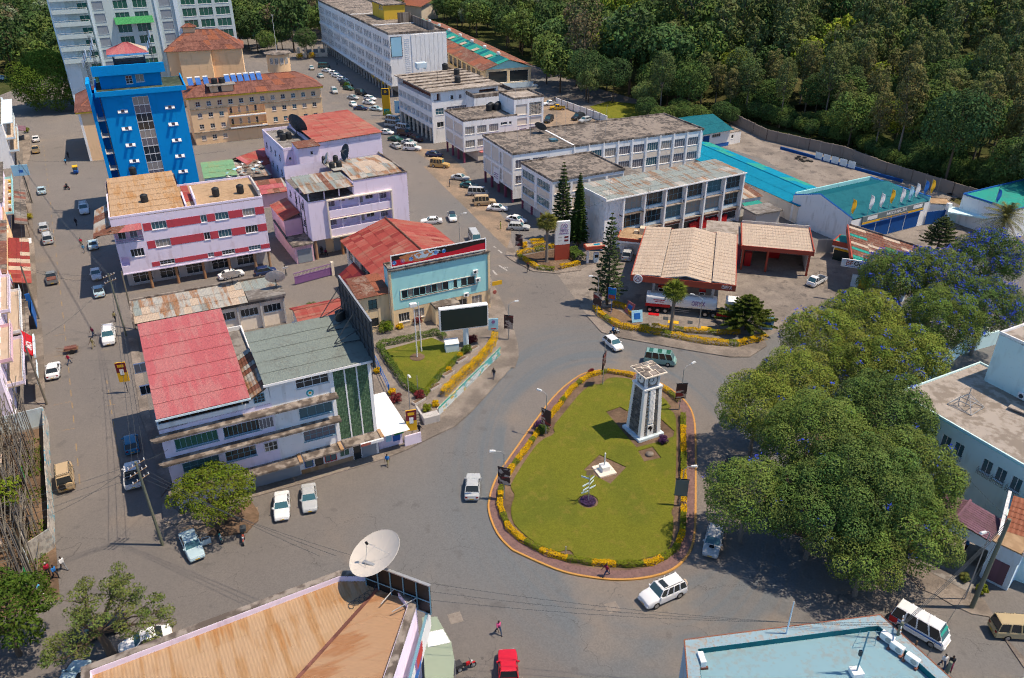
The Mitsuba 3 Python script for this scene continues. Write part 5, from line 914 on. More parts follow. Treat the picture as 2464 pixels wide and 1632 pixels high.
for a in (3.2,13.0):
 for b in (5,16):obj('column',MB(f).box(a,a+.45,b,b+.45,0,H-.5),'whitep',t)
bd=obj('logo_disc',MB(f).bar((1.1,-.14,H-.35),(1.1,-.3,H-.35),.75,24),'whitep',t)
m=MB(f)
for i in range(20):
 a0,a1=math.pi*(.6+1.8*i/20),math.pi*(.6+1.8*(i+1)/20);m.bar((1.1+.48*math.cos(a0),-.32,H-.35+.48*math.sin(a0)),(1.1+.48*math.cos(a1),-.32,H-.35+.48*math.sin(a1)),.045,4)
m.bar((.85,-.32,H-.6),(1.15,-.32,H-.02),.045,4);m.bar((1.15,-.32,H-.02),(1.38,-.32,H-.6),.045,4);obj('logo',m,'p_plum',bd)
letters(t,f,'ORYX',L-2.1,-.14,H-.55,.55,'whitep',width=1.6)
for b in (5.2,16.2):
 for a in (4.2,11.0):
  p=thing('fuel_pump',f'red and white fuel pump under the canopy, {"front" if b < 9 else "back"} {"left" if a < 8 else "right"}','fuel pump');obj('body',MB(f).box(a,a+1.0,b,b+.55,.2,1.9),'whitep',p);obj('display',MB(f).box(a+.15,a+.85,b-.02,b-.003,1.2,1.7),'black',p);obj('head',MB(f).box(a-.05,a+1.05,b-.05,b+.6,1.9,2.2),'red',p);obj('island',MB(f).box(a-.8,a+2,b-.2,b+.8,0,.197),'m_conc',p)
t=thing('station_shop','red trimmed workshop bay with a beige flat canopy beside the filling station','workshop')
f=Frame((41.13,132.49),-14.0);L=12.3;D=11.5;H=5.2
obj('fascia',MB(f).box(-.1,L+.1,-.12,.05,H-.8,H).box(L-.05,L+.1,.05,D,H-.8,H+.25).box(-.1,.05,.05,D,H-.8,H+.1),'brick_red',t)
for i in range(1):sheets(t,z3(f.xy(.06,.06),H-.12),z3(f.xy(L-.06,.06),H-.12),z3(f.xy(L-.06,D),H-.02),z3(f.xy(.06,D),H-.02),5,8,['s_beige'],71,5,.012,under='frame')
obj('rear_upstand',MB(f).box(0,L,D-.12,D+.05,H,H+.5),'p_grey_wall',t);obj('back_wall',MB(f).box(.3,L-.3,D-1,D-.8,0,H-.8).box(.3,.5,3,D-1,0,H-.8).box(L-.5,L-.3,3,D-1,0,H-.8),'p_grey_wall',t)
for a in (.3,4.6,L-.6):obj('column',MB(f).box(a,a+.35,1.0,1.35,0,H-.8),'brick_red',t)
obj('oil_rack',MB(f).box(1.0,2.2,3,4,0,2.6).box(5.2,7.5,8,8.6,0,2.2),'red',t);obj('shop_front',MB(f).box(-3.5,.2,3.2,9,0,4.0),'p_plum',t);obj('shop_roof',MB(f).box(-6.5,-.15,2.5,D+2,4.1,4.4),'roof_pale',t)
t=thing('crate_stack','row of red crates stacked along the glass bay office','crates')
f=Frame((36.18,152.29),29);cr=random.Random(2)
for i in range(18):
 hh=1.6+(.9 if 3<i<7 else 0)+.12*(i % 3);obj('crate',MB(f).box(.55*i,.55*i+.5,0,1.2,0,hh*.5-.01).box(.55*i,.55*i+.5,.03,1.23,hh*.5,hh),'red',t)
t=thing('station_office','low beige roofed office with a red and white fascia left of the big canopy','building')
f=Frame((19.80,139.34),-16);obj('roof',MB(f).box(0,5.6,0,6,3.4,3.8),'roof_tan',t);obj('fascia',MB(f).box(-.15,5.7,-.15,-.003,3.35,3.95).box(-.15,-.003,0,6,3.35,3.95),'brick_red',t);obj('fascia_stripe',MB(f).box(-.17,5.7,-.19,-.153,3.0,3.35),'whitep',t);obj('wall',MB(f).box(.4,5.4,2,6,0,3.39),'p_white',t);obj('column',MB(f).box(5.2,5.6,.2,.5,0,3.39),'red',t);obj('roof_unit',MB(f).box(3.6,5.2,3,4.5,3.81,5.0).box(2.6,3.3,3,3.7,3.81,4.4),'cream_plain',t)
t=thing('price_sign','tall white and red price sign of the filling station','sign')
B=np.array((9.45,137.81));f=Frame((B[0]-1.4,B[1]-.3),14);H=7.6
obj('lower_panel',MB(f).box(0,2.8,0,.6,0,3.1),'brick_red',t);obj('upper_panel',MB(f).box(0,2.8,0,.6,3.103,H),'whitep',t)
m=MB(f)
for i in range(20):
 a0,a1=math.pi*(.6+1.8*i/20),math.pi*(.6+1.8*(i+1)/20);m.bar((1.6+.62*math.cos(a0),-.03,6.7+.5*math.sin(a0)),(1.6+.62*math.cos(a1),-.03,6.7+.5*math.sin(a1)),.05,4)
m.bar((1.3,-.03,6.4),(1.62,-.03,7.1),.05,4);m.bar((1.62,-.03,7.1),(1.95,-.03,6.4),.05,4);obj('logo',m,'mauve',t);letters(t,f,'ORYX',.75,-.01,5.55,.5,'mauve',width=1.7);letters(t,f,'ENERGIES',.6,-.01,5.15,.24,'mauve',width=1.9)
obj('price_display',MB(f).box(1.7,2.5,-.03,-.003,4.35,4.7),'maroon',t);obj('price_display',MB(f).box(1.7,2.5,-.03,-.003,3.7,4.05),'maroon',t);obj('price_label',MB(f).box(.5,1.2,-.015,-.003,4.45,4.6).box(.5,1.2,-.015,-.003,3.8,3.95),'steel',t)
t=thing('pump_shelter','small separate pump under a red edged blue topped shelter','fuel pump')
f=Frame((13.99,135.89),14);obj('roof',MB(f).box(-.5,3.1,-.5,1.2,3.0,3.6),'brick_red',t);obj('roof_panel',MB(f).box(-.3,2.9,-.3,1.0,3.603,3.64),'s_beige',t);obj('roof_inset',MB(f).box(1.2,2.4,0,.7,3.643,3.67),'s_cyan',t);obj('column',MB(f).box(-.1,.3,.1,.5,0,3.0),'whitep',t);obj('pump',MB(f).box(1.3,2.2,0,.6,.15,2.0),'p_paleblue',t);obj('pump_screen',MB(f).box(1.4,2.1,-.03,-.003,1.1,1.7),'black',t);obj('base',MB(f).box(-.3,2.8,-.3,1,0,.147),'m_conc',t)
t=thing('kiosk','stall with a rust striped roof and a teal awning behind the station','kiosk')
f=Frame((51.03,154.09),24);f=Frame((47.30,160.02),22);sheets(t,z3(f.xy(0,0),4),z3(f.xy(6.5,0),4),z3(f.xy(6.5,6),4.8),z3(f.xy(0,6),4.8),8,1,['s_rust','s_beige','s_rust','s_grey2'],3,5);obj('wall',MB(f).box(.2,6.2,.3,5.7,0,3.9),'p_white',t);sheets(t,z3(f.xy(.3,-3.6),2.7),z3(f.xy(5.6,-3.0),2.7),z3(f.xy(5.2,-.4),3.4),z3(f.xy(.8,-.6),3.4),4,1,['s_emerald'],4,5,name='awning');obj('awning_post',MB(f).bar((.5,-3.3,0),(.5,-3.3,2.7),.05).bar((5.2,-2.8,0),(5.2,-2.8,2.7),.05),'red',t)
t=thing('shed','grey weathered slab roofed shed behind the beige workshop canopy','shed');f=Frame((51.89,154.37),22);obj('roof',MB(f).box(-2.5,4.3,0,5,3,3.25),'roof_grey',t);obj('wall',MB(f).box(-2,4,.5,4.6,0,2.99),'p_grey_wall',t)
# right hand canopy with rust roof
t=thing('station_canopy','second filling station canopy with a rust streaked teal roof and tyre signboard','canopy')
A,B,C,D=(58.70,126.44),(65.35,122.31),(71.41,130.31),(63.34,140.60)
f=Frame((58.80,125.97),-20)
A3,D3,C3=z3((58.17,125.04),5.6),z3((63.14,140.60),5.8),z3((71.30,130.07),5.8);B3=(A3[0]+C3[0]-D3[0],A3[1]+C3[1]-D3[1],5.6)
sheets(t,A3,B3,C3,D3,4,13,['s_rust','s_rust','s_rust','s_beige','s_emerald'],81,5,.02,under='frame')
f,L=between(A3,B3);fl,Ll=between(D3,A3);obj('fascia',MB(f).box(0,L,-.3,-.1,4.6,5.8),'brick_red',t);obj('fascia',MB(fl).box(0,Ll,-.35,-.15,4.7,6.0),'brick_red',t);f4,L4=between(C3,D3);obj('rim',MB(f4).box(0,L4,-.3,-.1,5.2,6.1),'roof_moss',t)
for a in (2,8):obj('column',MB(f).box(a,a+.5,3,3.5,0,5.4),'p_paleblue',t);obj('column',MB(f).box(a,a+.5,10,10.5,0,5.4),'p_paleblue',t)
sf=Frame((54.78,121.82),-22);sg=thing('signboard','white tyre maker signboard on the edge of the rusty canopy','sign');obj('board',MB(sf).box(0,9.0,-.1,.1,5.9,7.3),'whitep',sg);letters(sg,sf,'BF',.7,-.11,6.35,.7,'brick_red',width=1.1);letters(sg,sf,'Goodrich',1.95,-.11,6.35,.7,'black',width=4.4);obj('stripe',MB(sf).box(.6,6.6,-.12,-.102,6.08,6.18),'blue',sg)
t=thing('kiosk','red edged kiosk with a teal top and a tyre poster at the station corner','kiosk');kf=Frame((60.29,138.22),-38);obj('roof',MB(kf).box(-.2,4.0,-.2,3.6,3.4,3.7),'s_emerald',t);obj('fascia',MB(kf).box(-.4,4.2,-.45,-.2,2.9,3.8).box(4.0,4.3,-.2,3.6,2.9,3.8).box(-.45,-.2,-.2,3.6,2.9,3.8),'brick_red',t);obj('stripe',MB(kf).box(-.4,4.2,-.48,-.453,2.6,2.9),'whitep',t);obj('wall',MB(kf).box(0,3.8,0,3.4,0,3.39),'screen',t);obj('poster_band',MB(kf).box(0,3.8,-.05,-.003,2.0,2.6),'yellow',t)
t=thing('gate','grey steel yard gate between the station bay and the kiosk','gate');gf,gl=between((58.15,141.03),(61.37,141.03));obj('leaf',MB(gf).box(0,gl/2-.02,-.04,.04,.1,2.9),'steel',t);obj('leaf',MB(gf).box(gl/2+.02,gl,-.04,.04,.1,2.9),'steel',t)
t=thing('flag_banner','yellow and red painted post board under the trees by the rusty canopy','sign');q=(60.34,125.16);obj('board',MB(Frame(q,-25)).box(-.2,1.6,-.06,.06,.3,3.0),'yellow',t);obj('side_panel',MB(Frame(q,-25)).box(-1.5,-.25,-.06,.06,.3,2.6),'p_paleblue',t)
for q,m_,lb in (((23.19,115.71),'red','red manhole cover on the forecourt'),((25.89,112.86),'yellow','yellow manhole cover left of the thin lamp post'),((30.78,110.85),'yellow','yellow manhole cover right of the thin lamp post'),((28.58,112.79),'iron','dark manhole cover between the two yellow ones'),((24.89,114.18),'iron','dark manhole cover near the palm')):
 k=obj('manhole_cover',MB(Frame(q,-14)).box(-.85 if m_ != 'iron' else -.4,.85 if m_ != 'iron' else .4,-.5,.5,.01,.05),m_);tag(k,lb,'manhole cover')

# 19 clock tower
t=thing('clock_tower','white framed stone clock tower on the roundabout lawn','tower')
# base corners measured on the ground
bl,bc,brr=np.array((14.76,84.02)),np.array((16.04,80.98)),np.array((19.20,82.48))
u=(brr-bc);W=3.1;ang=math.degrees(math.atan2(u[1],u[0]))
f=Frame(tuple(bc),ang+1.5);cx=cy=W/2
obj('plinth',MB(f).box(-.35,W+.35,-.35,W+.35,0,.45),'p_paleblue',t)
h1=7.2;tp=.30
def tapered(m,a0,a1,b0,b1,z0,z1,s):
 def sh(x,z):return cx+(x-cx)*(1-s*(z-.45)/6.75)
 v=[(sh(x,z),sh(y,z),z) for z in (z0,z1) for x,y in ((a0,b0),(a1,b0),(a1,b1),(a0,b1))];return m.hexa(v)
st=.17
def shp(x,z):return cx+(x-cx)*(1-st*(z-.45)/6.75)
obj('core',tapered(MB(f),.12,W-.12,.12,W-.12,.45,h1,st),'p_grey_wall',t);fy=lambda z:shp(.12,z)
m=MB(f)
for x in (0,W-.55):
 for y in (0,W-.55):tapered(m,x,x+.55,y,y+.55,.45,h1,st)
obj('corner_pier',m,'p_white',t)
br=random.Random(9);sm=[MB(f),MB(f),MB(f)]
for side in range(4):
 for j in range(27):
  z0=.5+j*.245;x=.57+(.0 if j % 2 else -.0);off=.22*(j % 2)
  xs=[.57]+[q for q in np.arange(.57+.44-off,W-.57-.1,.44)]+[W-.57]
  for xa,xb in zip(xs,xs[1:]):
   if side==0 and 1.0<(xa+xb)/2<1.95:continue
   d=br.uniform(.0,.07);za,zb=z0+.025,z0+.22
   def pt(x,z,dd):
    X=shp(x,z);Y=shp(.12,z)-dd
    for _ in range(side):X,Y=cx-(Y-cx),cx+(X-cx)
    return (X,Y,z)
   vv=[pt(xa+.03,za,d+.03),pt(xb-.03,za,d+.03),pt(xb-.03,za,-.02),pt(xa+.03,za,-.02),pt(xa+.03,zb,d+.03),pt(xb-.03,zb,d+.03),pt(xb-.03,zb,-.02),pt(xa+.03,zb,-.02)]
   sm[br.randrange(3)].hexa(vv)
mat('tone0',(0.13,0.13,0.132),.85);mat('tone1',(0.20,0.19,0.18),.85);mat('tone2',(0.09,0.092,0.096),.85)
for i in range(3):k=obj('stone',sm[i],f'tone{i}',t);labels[k]={'kind': 'stuff'}
m=tapered(MB(f),.57,W-.57,.55,.6,.45,h1,st)
for s_ in range(4):
 mm=MB(f)
k=MB(f)
for j in range(27):
 z0=2.3+j*.18;y0=fy(z0);k.hexa([(1.12,y0-.16,z0),(1.9,y0-.16,z0),(1.9,y0+.02,z0+.05),(1.12,y0+.02,z0+.05),(1.12,y0-.16,z0+.04),(1.9,y0-.16,z0+.04),(1.9,y0+.02,z0+.09),(1.12,y0+.02,z0+.09)])
obj('louver',k,'p_white',t);labels[t+'__louver']={'kind': 'stuff'};obj('recess_strip',MB(f).hexa([(1.05,fy(.5)-.03,.5),(1.95,fy(.5)-.03,.5),(1.95,fy(.5)+.05,.5),(1.05,fy(.5)+.05,.5),(1.05,fy(7.1)-.03,7.1),(1.95,fy(7.1)-.03,7.1),(1.95,fy(7.1)+.05,7.1),(1.05,fy(7.1)+.05,7.1)]),'p_paleblue',t);obj('door_panel',MB(f).box(1.05,1.95,-.0,.3,.45,2.0),'p_white',t)
# dark map shape on the door panel
ap=[(0,1.0),(.28,1.02),(.42,.9),(.5,.72),(.72,.68),(.6,.5),(.5,.36),(.48,.2),(.36,.02),(.28,0),(.22,.2),(.2,.4),(.16,.52),(-.08,.54),(-.2,.66),(-.14,.86)]
v2,f2=trimesh.creation.triangulate_polygon(Polygon(ap),engine='earcut');v2=np.array(v2)
obj('map_emblem',MB(f).add(np.column_stack([1.22+v2[:,0]*.85,np.full(len(v2),-.02),1.0+v2[:,1]*.9]),f2),'black',t)
c=W*(1-st)/2;lo,hi=cx-c-.08,cx+c+.08
obj('cornice',MB(f).box(lo,hi,lo,hi,h1,h1+.22),'p_white',t)
cw=1.02;l2,h2_=cx-cw,cx+cw
obj('clock_house',MB(f).box(l2+.05,h2_-.05,l2+.05,h2_-.05,h1+.22,9.2),'tone0',t);sm=MB(f)
for side in range(4):
 for j in range(8):
  for i in range(5):
   x0=-.72+.29*i;z0=h1+.25+j*.24
   def pt(x,z,d):
    X,Y=x,-cw+.05-d
    for _ in range(side):X,Y=-Y,X
    return (cx+X,cx+Y,z)
   d=br.uniform(.01,.05);sm.hexa([pt(x0,z0,d),pt(x0+.27,z0,d),pt(x0+.27,z0,-.02),pt(x0,z0,-.02),pt(x0,z0+.22,d),pt(x0+.27,z0+.22,d),pt(x0+.27,z0+.22,-.02),pt(x0,z0+.22,-.02)])
k=obj('clock_house_stone',sm,'tone1',t);labels[k]={'kind': 'stuff'}
m=MB(f)
for x in (l2-.02,h2_-.28):
 for y in (l2-.02,h2_-.28):m.box(x,x+.3,y,y+.3,h1+.221,9.2)
obj('clock_house_pier',m,'p_white',t)
for side in range(4):
 F=f.turn(cx,cx,0);F=Frame((F.o[0],F.o[1]),f.ang+90*side);y=-cw-.02
 d=obj('clock_face',MB(F).bar((0,y,8.3),(0,y-.06,8.3),.56,28),'whitep',t)
 hm=MB(F);hm.box(-.04,.04,y-.085,y-.065,8.28,8.7);hm.hexa([(-.3,y-.085,8.2),(.03,y-.085,8.26),(.03,y-.065,8.26),(-.3,y-.065,8.2),(-.3,y-.085,8.27),(.03,y-.085,8.33),(.03,y-.065,8.33),(-.3,y-.065,8.27)])
 for i in range(12):q=i*math.pi/6;hm.bar((.47*math.cos(q),y-.075,8.3+.47*math.sin(q)),(.52*math.cos(q),y-.075,8.3+.52*math.sin(q)),.02,4)
 obj('clock_hands',hm,'black',d)
obj('roof',MB(f).box(cx-1.62,cx+1.62,cx-1.62,cx+1.62,9.2,9.36),'p_cream',t)
rs=[(-1.5,-1.5,-.5,-.2),(-.35,-1.5,.55,-.55),(.7,-1.5,1.5,-.4),(-1.5,-.05,-.75,.8),(-.6,-.4,.15,.55),(.3,-.35,1.5,.35),(-1.5,.95,-.2,1.5),(-.5,.7,.4,.85),(-.05,1.0,.75,1.5),(.55,.5,1.5,.9),(.9,1.05,1.5,1.5)]
for i,(a0,b0,a1,b1) in enumerate(rs):
 j=lambda:br.uniform(-.07,.07);v=[(cx+x,cx+y,z) for z in (9.361,9.41) for x,y in ((a0+j(),b0+j()),(a1+j(),b0+j()),(a1+j(),b1+j()),(a0+j(),b1+j()))]
 obj('roof_stone',MB(f).hexa(v),['roof_moss','edge','roof_grey'][i % 3],t)
# island furniture
t=thing('monument','small white monument with a slim post on a stepped base','monument');q=np.array((10.97,75.05));f=Frame((q[0],q[1]),22)
obj('step',MB(f).box(-1.1,1.1,-1.1,1.1,0,.28),'p_cream',t);obj('block',MB(f).box(-.5,.5,-.5,.5,.28,.95),'p_white',t);obj('post',MB(f).bar((0,0,.95),(0,0,2.7),.09,8),'whitep',t)
t=thing('signpost','signpost with many pale direction arms in the purple flower ring','signpost');q=c0
obj('post',MB().bar((*q,0),(*q,4.2),.06,8),'steel',t);sr=random.Random(5)
for i in range(7):
 F=Frame(tuple(q),sr.uniform(-30,60));obj('arm',MB(F).box(.05 if i % 2 else -1.0,1.0 if i % 2 else -.05,-.02,.02,1.6+.28*i,1.8+.28*i),'p_paleblue',t)
obj('top_plate',MB(Frame(tuple(q),10)).box(-.4,.4,-.03,.03,3.9,4.7),'s_tan3',t)
for q,h,lb in (((5.54,60.89),1.6,'short grey pipe post at the front edge of the lawn'),):k=obj('bollard',MB().bar((*q,0),(*q,h),.06,8),'steel');tag(k,lb,'post')
k=obj('boulder',trimesh.Trimesh(*(lambda s:(s.vertices*[.45,.4,.35]*(1+.25*meshkit.noise(s.vertices*2)[:,None])+np.array([*(16.84,78.10),.25]),s.faces))(trimesh.creation.icosphere(2))),'edge',None,40);tag(k,'pale boulder in the square flower bed','rock')
# 20 office garden things
for q,h,lb in (((-14.02,101.51),9.2,'white flagpole in the round bed, front one of the pair'),((-13.56,103.27),8.4,'white flagpole behind the front one of the pair')):k=obj('flagpole',MB().lathe((*q,0),[(.3,0),(.3,.1),(.11,.12),(.06,h),(0,h)],10),'whitep');tag(k,lb,'flagpole')
k=obj('round_bed',MB().lathe((*(-14.02,101.51),0),[(1.1,0),(1.1,.24),(0,.25)],20),'m_earth');tag(k,'round stone bed at the foot of the flagpoles','flower bed')
k=obj('floodlight',MB(Frame((-14.11,101.51),20)).box(-.5,.5,-.3,.3,8.6,9.1),'whitep');tag(k,'white box lamp at the top of the front flagpole','lamp')
t=thing('led_screen','large black advertising screen on a thick steel column','screen');q=(-6.95,104.92);f=Frame(q,15)
obj('column',MB().lathe((*q,0),[(.42,0),(.42,3.4)],14),'p_paleblue',t,40);obj('cabinet',MB(f).box(-3.9,3.4,-.5,.45,3.4,7.0),'p_white',t);obj('screen',MB(f).box(-3.75,3.25,-.54,-.503,3.55,6.85),'screen',t)
t=thing('utility_box','pale blue metal cabinet with a white sloped top on the garden lawn','cabinet');f=Frame((-9.85,102.79),14);obj('body',MB(f).box(0,2.0,0,1.3,0,1.5),'p_paleblue',t);obj('top',MB(f).hexa([(-.05,-.05,1.5),(2.05,-.05,1.5),(2.05,1.35,1.5),(-.05,1.35,1.5),(-.05,-.05,1.55),(2.05,-.05,1.55),(2.05,1.35,1.85),(-.05,1.35,1.85)]),'whitep',t)
t=thing('banner_fence','long green and white advertising banner along the garden wall','banner');f,L=between((-9.60,86.46),(-1.71,102.31))
obj('wall',MB(f).box(0,L,.05,.3,0,1.2),'p_cream',t)
def c_banner(p,n,uv):
 a=(p.x*math.cos(math.radians(BANG))+p.y*math.sin(math.radians(BANG)));v=fbm(a*.8,p.z*1.5,0,3)
 c=mix((0.60,0.66,0.68),(0.02,0.33,0.26),smoothstep(.0,.1,p.z-1.15))
 c=mix(c,(0.10,0.40,0.42),smoothstep(.60,.66,v));c=mix(c,(0.55,0.42,0.10),smoothstep(.68,.72,fbm(a*1.1+5,p.z*2,3,3)))
 ln=smoothstep(.7,.75,noise(a*6,dr.floor(p.z*9),2))*smoothstep(.45,.5,noise(a*.35,7,0));return mix(c,(0.12,0.2,0.22),ln*.7)
BANG=f.ang;scene['m_banner']={'type': 'twosided','b': pr(proc(c_banner),.6,.3)}
obj('print',MB(f).box(0,L,-.02,.046,.15,1.45),'m_banner',t)
t=thing('garden_steps','concrete steps up into the office garden','steps');f=Frame((-13.36,83.66),25)
for i in range(5):obj('step',MB(f).box(.2,2.1,.38*i,.38*i+.42,0,.16*(i+1)),'m_conc',t)
obj('side_wall',MB(f).box(2.15,4.3,-.3,.9,0,1.15).box(2.15,2.4,.9,3.2,0,1.0),'p_grey_wall',t)
t=thing('pipe_gate','blue steel pipe gate frame on the garden path','gate');f,L=between((-16.83,91.82),(-20.50,101.19));m=MB(f)
for a in (0,.35,L*.5,L):m.bar((a,0,0),(a,0,1.5),.07,6)
m.bar((0,0,1.5),(L,0,1.5),.06,6);m.bar((0,0,.7),(L,0,.7),.05,6);obj('pipe',m,'blue',t)
for i,q in enumerate(((-10.74,93.19),(-9.09,96.63),(-7.45,100.57),(-5.82,103.76),(-12.57,89.67))):
 k=thing('planter','low concrete trough planter in the row along the garden lawn','planter','trough planters along the garden lawn');f=Frame(q,48);obj('trough',MB(f).box(-1,1,-.35,.35,0,.5),'p_grey_wall',k);obj('soil',MB(f).box(-.9,.9,-.27,.27,.503,.52),'m_earth',k)
# 21 tan roofed building at the bottom
t=thing('shop_building','corner building with a large tan sheet roof and a weathered parapet','building')
H=9.0;P1,P2,P3,P4,P5,P6=(-32.53,40.31),(-14.95,50.15),(-11.23,50.15),(-9.39,48.63),(-7.87,46.55),(-8.95,39.35)
low=(P1[0]-.55*(P2[1]-P1[1])*.0,P1[1]);back=[(P6[0]-2,P6[1]-14),(P1[0]+9,P1[1]-18)]
foot=[P1,P2,P3,P4,P5,P6]+back
pg=Polygon(foot).buffer(0);inn=pg.buffer(-.6)
m=MB();n_=len(foot)
for i in range(n_):
 a,b=foot[i],foot[(i+1) % n_];m.quad((*b,0),(*a,0),(*a,H-.3),(*b,H-.3))
obj('wall',m,'p_lilac',t);obj('parapet',ringpoly(MB(),pg,inn,H-.3,H+.12),'edge',t);obj('parapet_lining',ringpoly(MB(),inn.buffer(-.002),inn.buffer(-.06),H-.6,H+.06),'p_lilac',t)
# two slopes meeting in a valley
V0,V1=np.array((-11.10,49.17)),np.array((-16.28,39.54));dv=(V1-V0)/np.linalg.norm(V1-V0)
def roof_side(poly,m_list,d,seed,w=1.05,l=3.0,tilt=.05):
 """sheets laid in rows over a plan polygon; d: direction the ribs run"""
 d=np.array(d)/np.linalg.norm(d);e=np.array([-d[1],d[0]]);r=random.Random(seed);pp=np.array(poly);us,vs=pp @ e,pp @ d;g=Polygon(poly).buffer(0)
 k=obj('roof',MB().prism(list(g.exterior.coords)[:-1],H-.62,H-.55),'wood',t)
 for j,u0 in enumerate(np.arange(us.min(),us.max(),w)):
  for i,v0 in enumerate(np.arange(vs.min(),vs.max(),l)):
   c=g.intersection(Polygon([tuple(e*(u0+a)+d*(v0+b)) for a,b in ((0,0),(w+.04,0),(w+.04,l+.1),(0,l+.1))]))
   if c.is_empty or c.area<.12 or c.geom_type != 'Polygon': continue
   m=MB();nr=8
   for q in range(nr):
    s=c.intersection(Polygon([tuple(e*(u0+w*a/nr)+d*(v0+b)) for a,b in ((q,-1),(q+1.04,-1),(q+1.04,l+1),(q,l+1))]))
    if s.is_empty or s.geom_type != 'Polygon' or s.area<.005:continue
    cc=np.array(s.exterior.coords)[:-1]
    if np.cross(cc[1]-cc[0],cc[2]-cc[1])<0:cc=cc[::-1]
    uu=(cc @ e-u0)/w*nr-q;z=H-.5+.012*(i % 2)+.006*(j % 2)+np.where(uu>.5,.03,0)*(1 if q % 2==0 else 0)+np.where(uu<=.5,.03,0)*(q % 2)+tilt*((cc @ d-v0)*-.02+.02)
    m.add(np.column_stack([cc,z]),[[0,a,a+1] for a in range(1,len(cc)-1)])
   if m.ok():obj('sheet',m,r.choice(m_list),k)
 return k
far_=(V0[0]+dv[0]*26,V0[1]+dv[1]*26)
ic=list(inn.exterior.coords)
from shapely.ops import split
line=LineString([tuple(V0-dv*6),tuple(V0+dv*60)]);parts=list(split(inn.buffer(-.06),line).geoms);parts.sort(key=lambda g:-g.area);parts=parts[:2];parts.sort(key=lambda g:g.centroid.x)
roof_side(list(parts[0].exterior.coords)[:-1],['s_tan3']*6+['s_tan'],(np.array(P2)-np.array(P1))[::-1]*np.array([-1,1]),5)
roof_side(list(parts[1].exterior.coords)[:-1],['s_tan2'],(np.array(P5)-np.array(P6))[::-1]*np.array([1,-1]),6)
obj('valley',MB().bar((*V0,H-.46),(*(V0+dv*24),H-.46),.16,6),'s_brown',t)
dq=(V0[0]-.1,V0[1]+.15);dish(dq,H-.8,2.35,195,66,'very large cream satellite dish on a pole at the roof corner','dish',2.4)
k=obj('cable_coil',MB().path([(V0[0]-.8-1.6*i/30+.35*math.cos(i*.9),V0[1]-1-1.6*i/30+.35*math.sin(i*.9),H-.4) for i in range(31)],.025,4),'iron');tag(k,'tangle of black cable lying on the tan roof','cable')
t=thing('billboard','large black billboard seen from behind at the corner of the tan roof','billboard');b0,b1=(-12.95,50.35),(-7.02,48.23);b1=(-6.83,47.11)
f,L=between((-12.40,49.06),(-6.68,46.38));obj('panel',MB(f).box(0,L,.0,.12,8.0,11.2),'black',t);m=MB(f)
for i in range(6):m.box(L*i/5-.04,L*i/5+.04,-.08,-.003,8.0,11.2)
m.box(0,L,-.12,-.085,9.4,9.5);m.box(0,L,-.12,-.085,8.0,8.1);obj('frame',m,'frame_blue',t);obj('rim',MB(f).box(-.05,L+.05,-.1,.15,11.203,11.32),'steel',t);obj('strut',MB(f).bar((L*.45,-.1,9.4),(L*.4,-1.6,9),.05).bar((L*.8,-.1,9.4),(L*.6,-1.9,9),.05),'steel',t)
t=thing('billboard','white and blue printed billboard along the right wall of the tan roofed building','billboard');f,L=between((-8.67,40.39),(-7.85,47.54))
f=Frame(f.xy(0,-.9),f.ang);obj('board',MB(f).box(0,L,-.06,.06,5.4,7.9),'whitep',t);obj('top_rim',MB(f).box(-.05,L+.05,-.1,.1,7.903,8.0),'frame_blue',t)
obj('print_red',MB(f).box(L*.28,L*.55,-.075,-.062,6.2,7.5),'red',t);obj('print_blue',MB(f).box(L*.1,L*.45,-.074,-.0625,5.5,6.6),'blue',t);obj('print_dark',MB(f).box(L*.2,L*.5,-.0735,-.061,5.8,7.7),'mauve',t)
t=thing('shop_canopy','greenish glass canopy with one white strip over the pavement by the tan roof','canopy');cp=[(-8.16,50.80),(-6.83,50.86),(-6.13,49.51),(-5.35,48.08),(-4.95,46.25),(-4.90,44.08),(-7.27,44.08)]
mat('sheet_green',(0.30,0.36,0.27),.35);obj('sheet',MB().prism(cp,2.6,2.66),'sheet_green',t);obj('white_strip',MB().prism([(-7.55,49.06),(-6.17,49.42),(-5.39,47.99),(-7.35,47.47)],2.67,2.7),'whitep',t);m=MB()
for q in cp[1:6]:m.bar((*q,0),(*q,2.6),.06,6)
obj('post',m,'steel',t)
# 22 blue roofed building bottom right
t=thing('office','building with a flat pale blue roof, peeling parapet and roof units','building')
H=8.0;A,B,C=np.array((13.79,43.77)),np.array((30.44,46.30)),np.array((33.37,40.12));D=A+(np.array((13.37,40.24))-A)*4
pg=Polygon([tuple(A),tuple(B),tuple(C),tuple(C+(C-B)*1.2),tuple(D)]).buffer(0);m=MB();fc=list(pg.exterior.coords)[:-1]
if pg.exterior.is_ccw:fc=fc[::-1]
for i in range(len(fc)):a,b=fc[i],fc[(i+1) % len(fc)];m.quad((*a,0),(*b,0),(*b,H-.15),(*a,H-.15))
obj('wall',m,'p_oldblue',t);obj('parapet',ringpoly(MB(),pg,pg.buffer(-1.0),H-.15,H),'p_oldblue',t);obj('roof',ringpoly(MB(),pg.buffer(-.99),Polygon(),H-1.0,H-.55),'roof_skyblue',t)
obj('edge_trim',ringpoly(MB(),pg.buffer(.06),pg.buffer(-.02),H-.1,H+.03),'s_terra',t);obj('parapet_lining',ringpoly(MB(),pg.buffer(-.985),pg.buffer(-1.02),H-.56,H+.004),'s_teal',t)
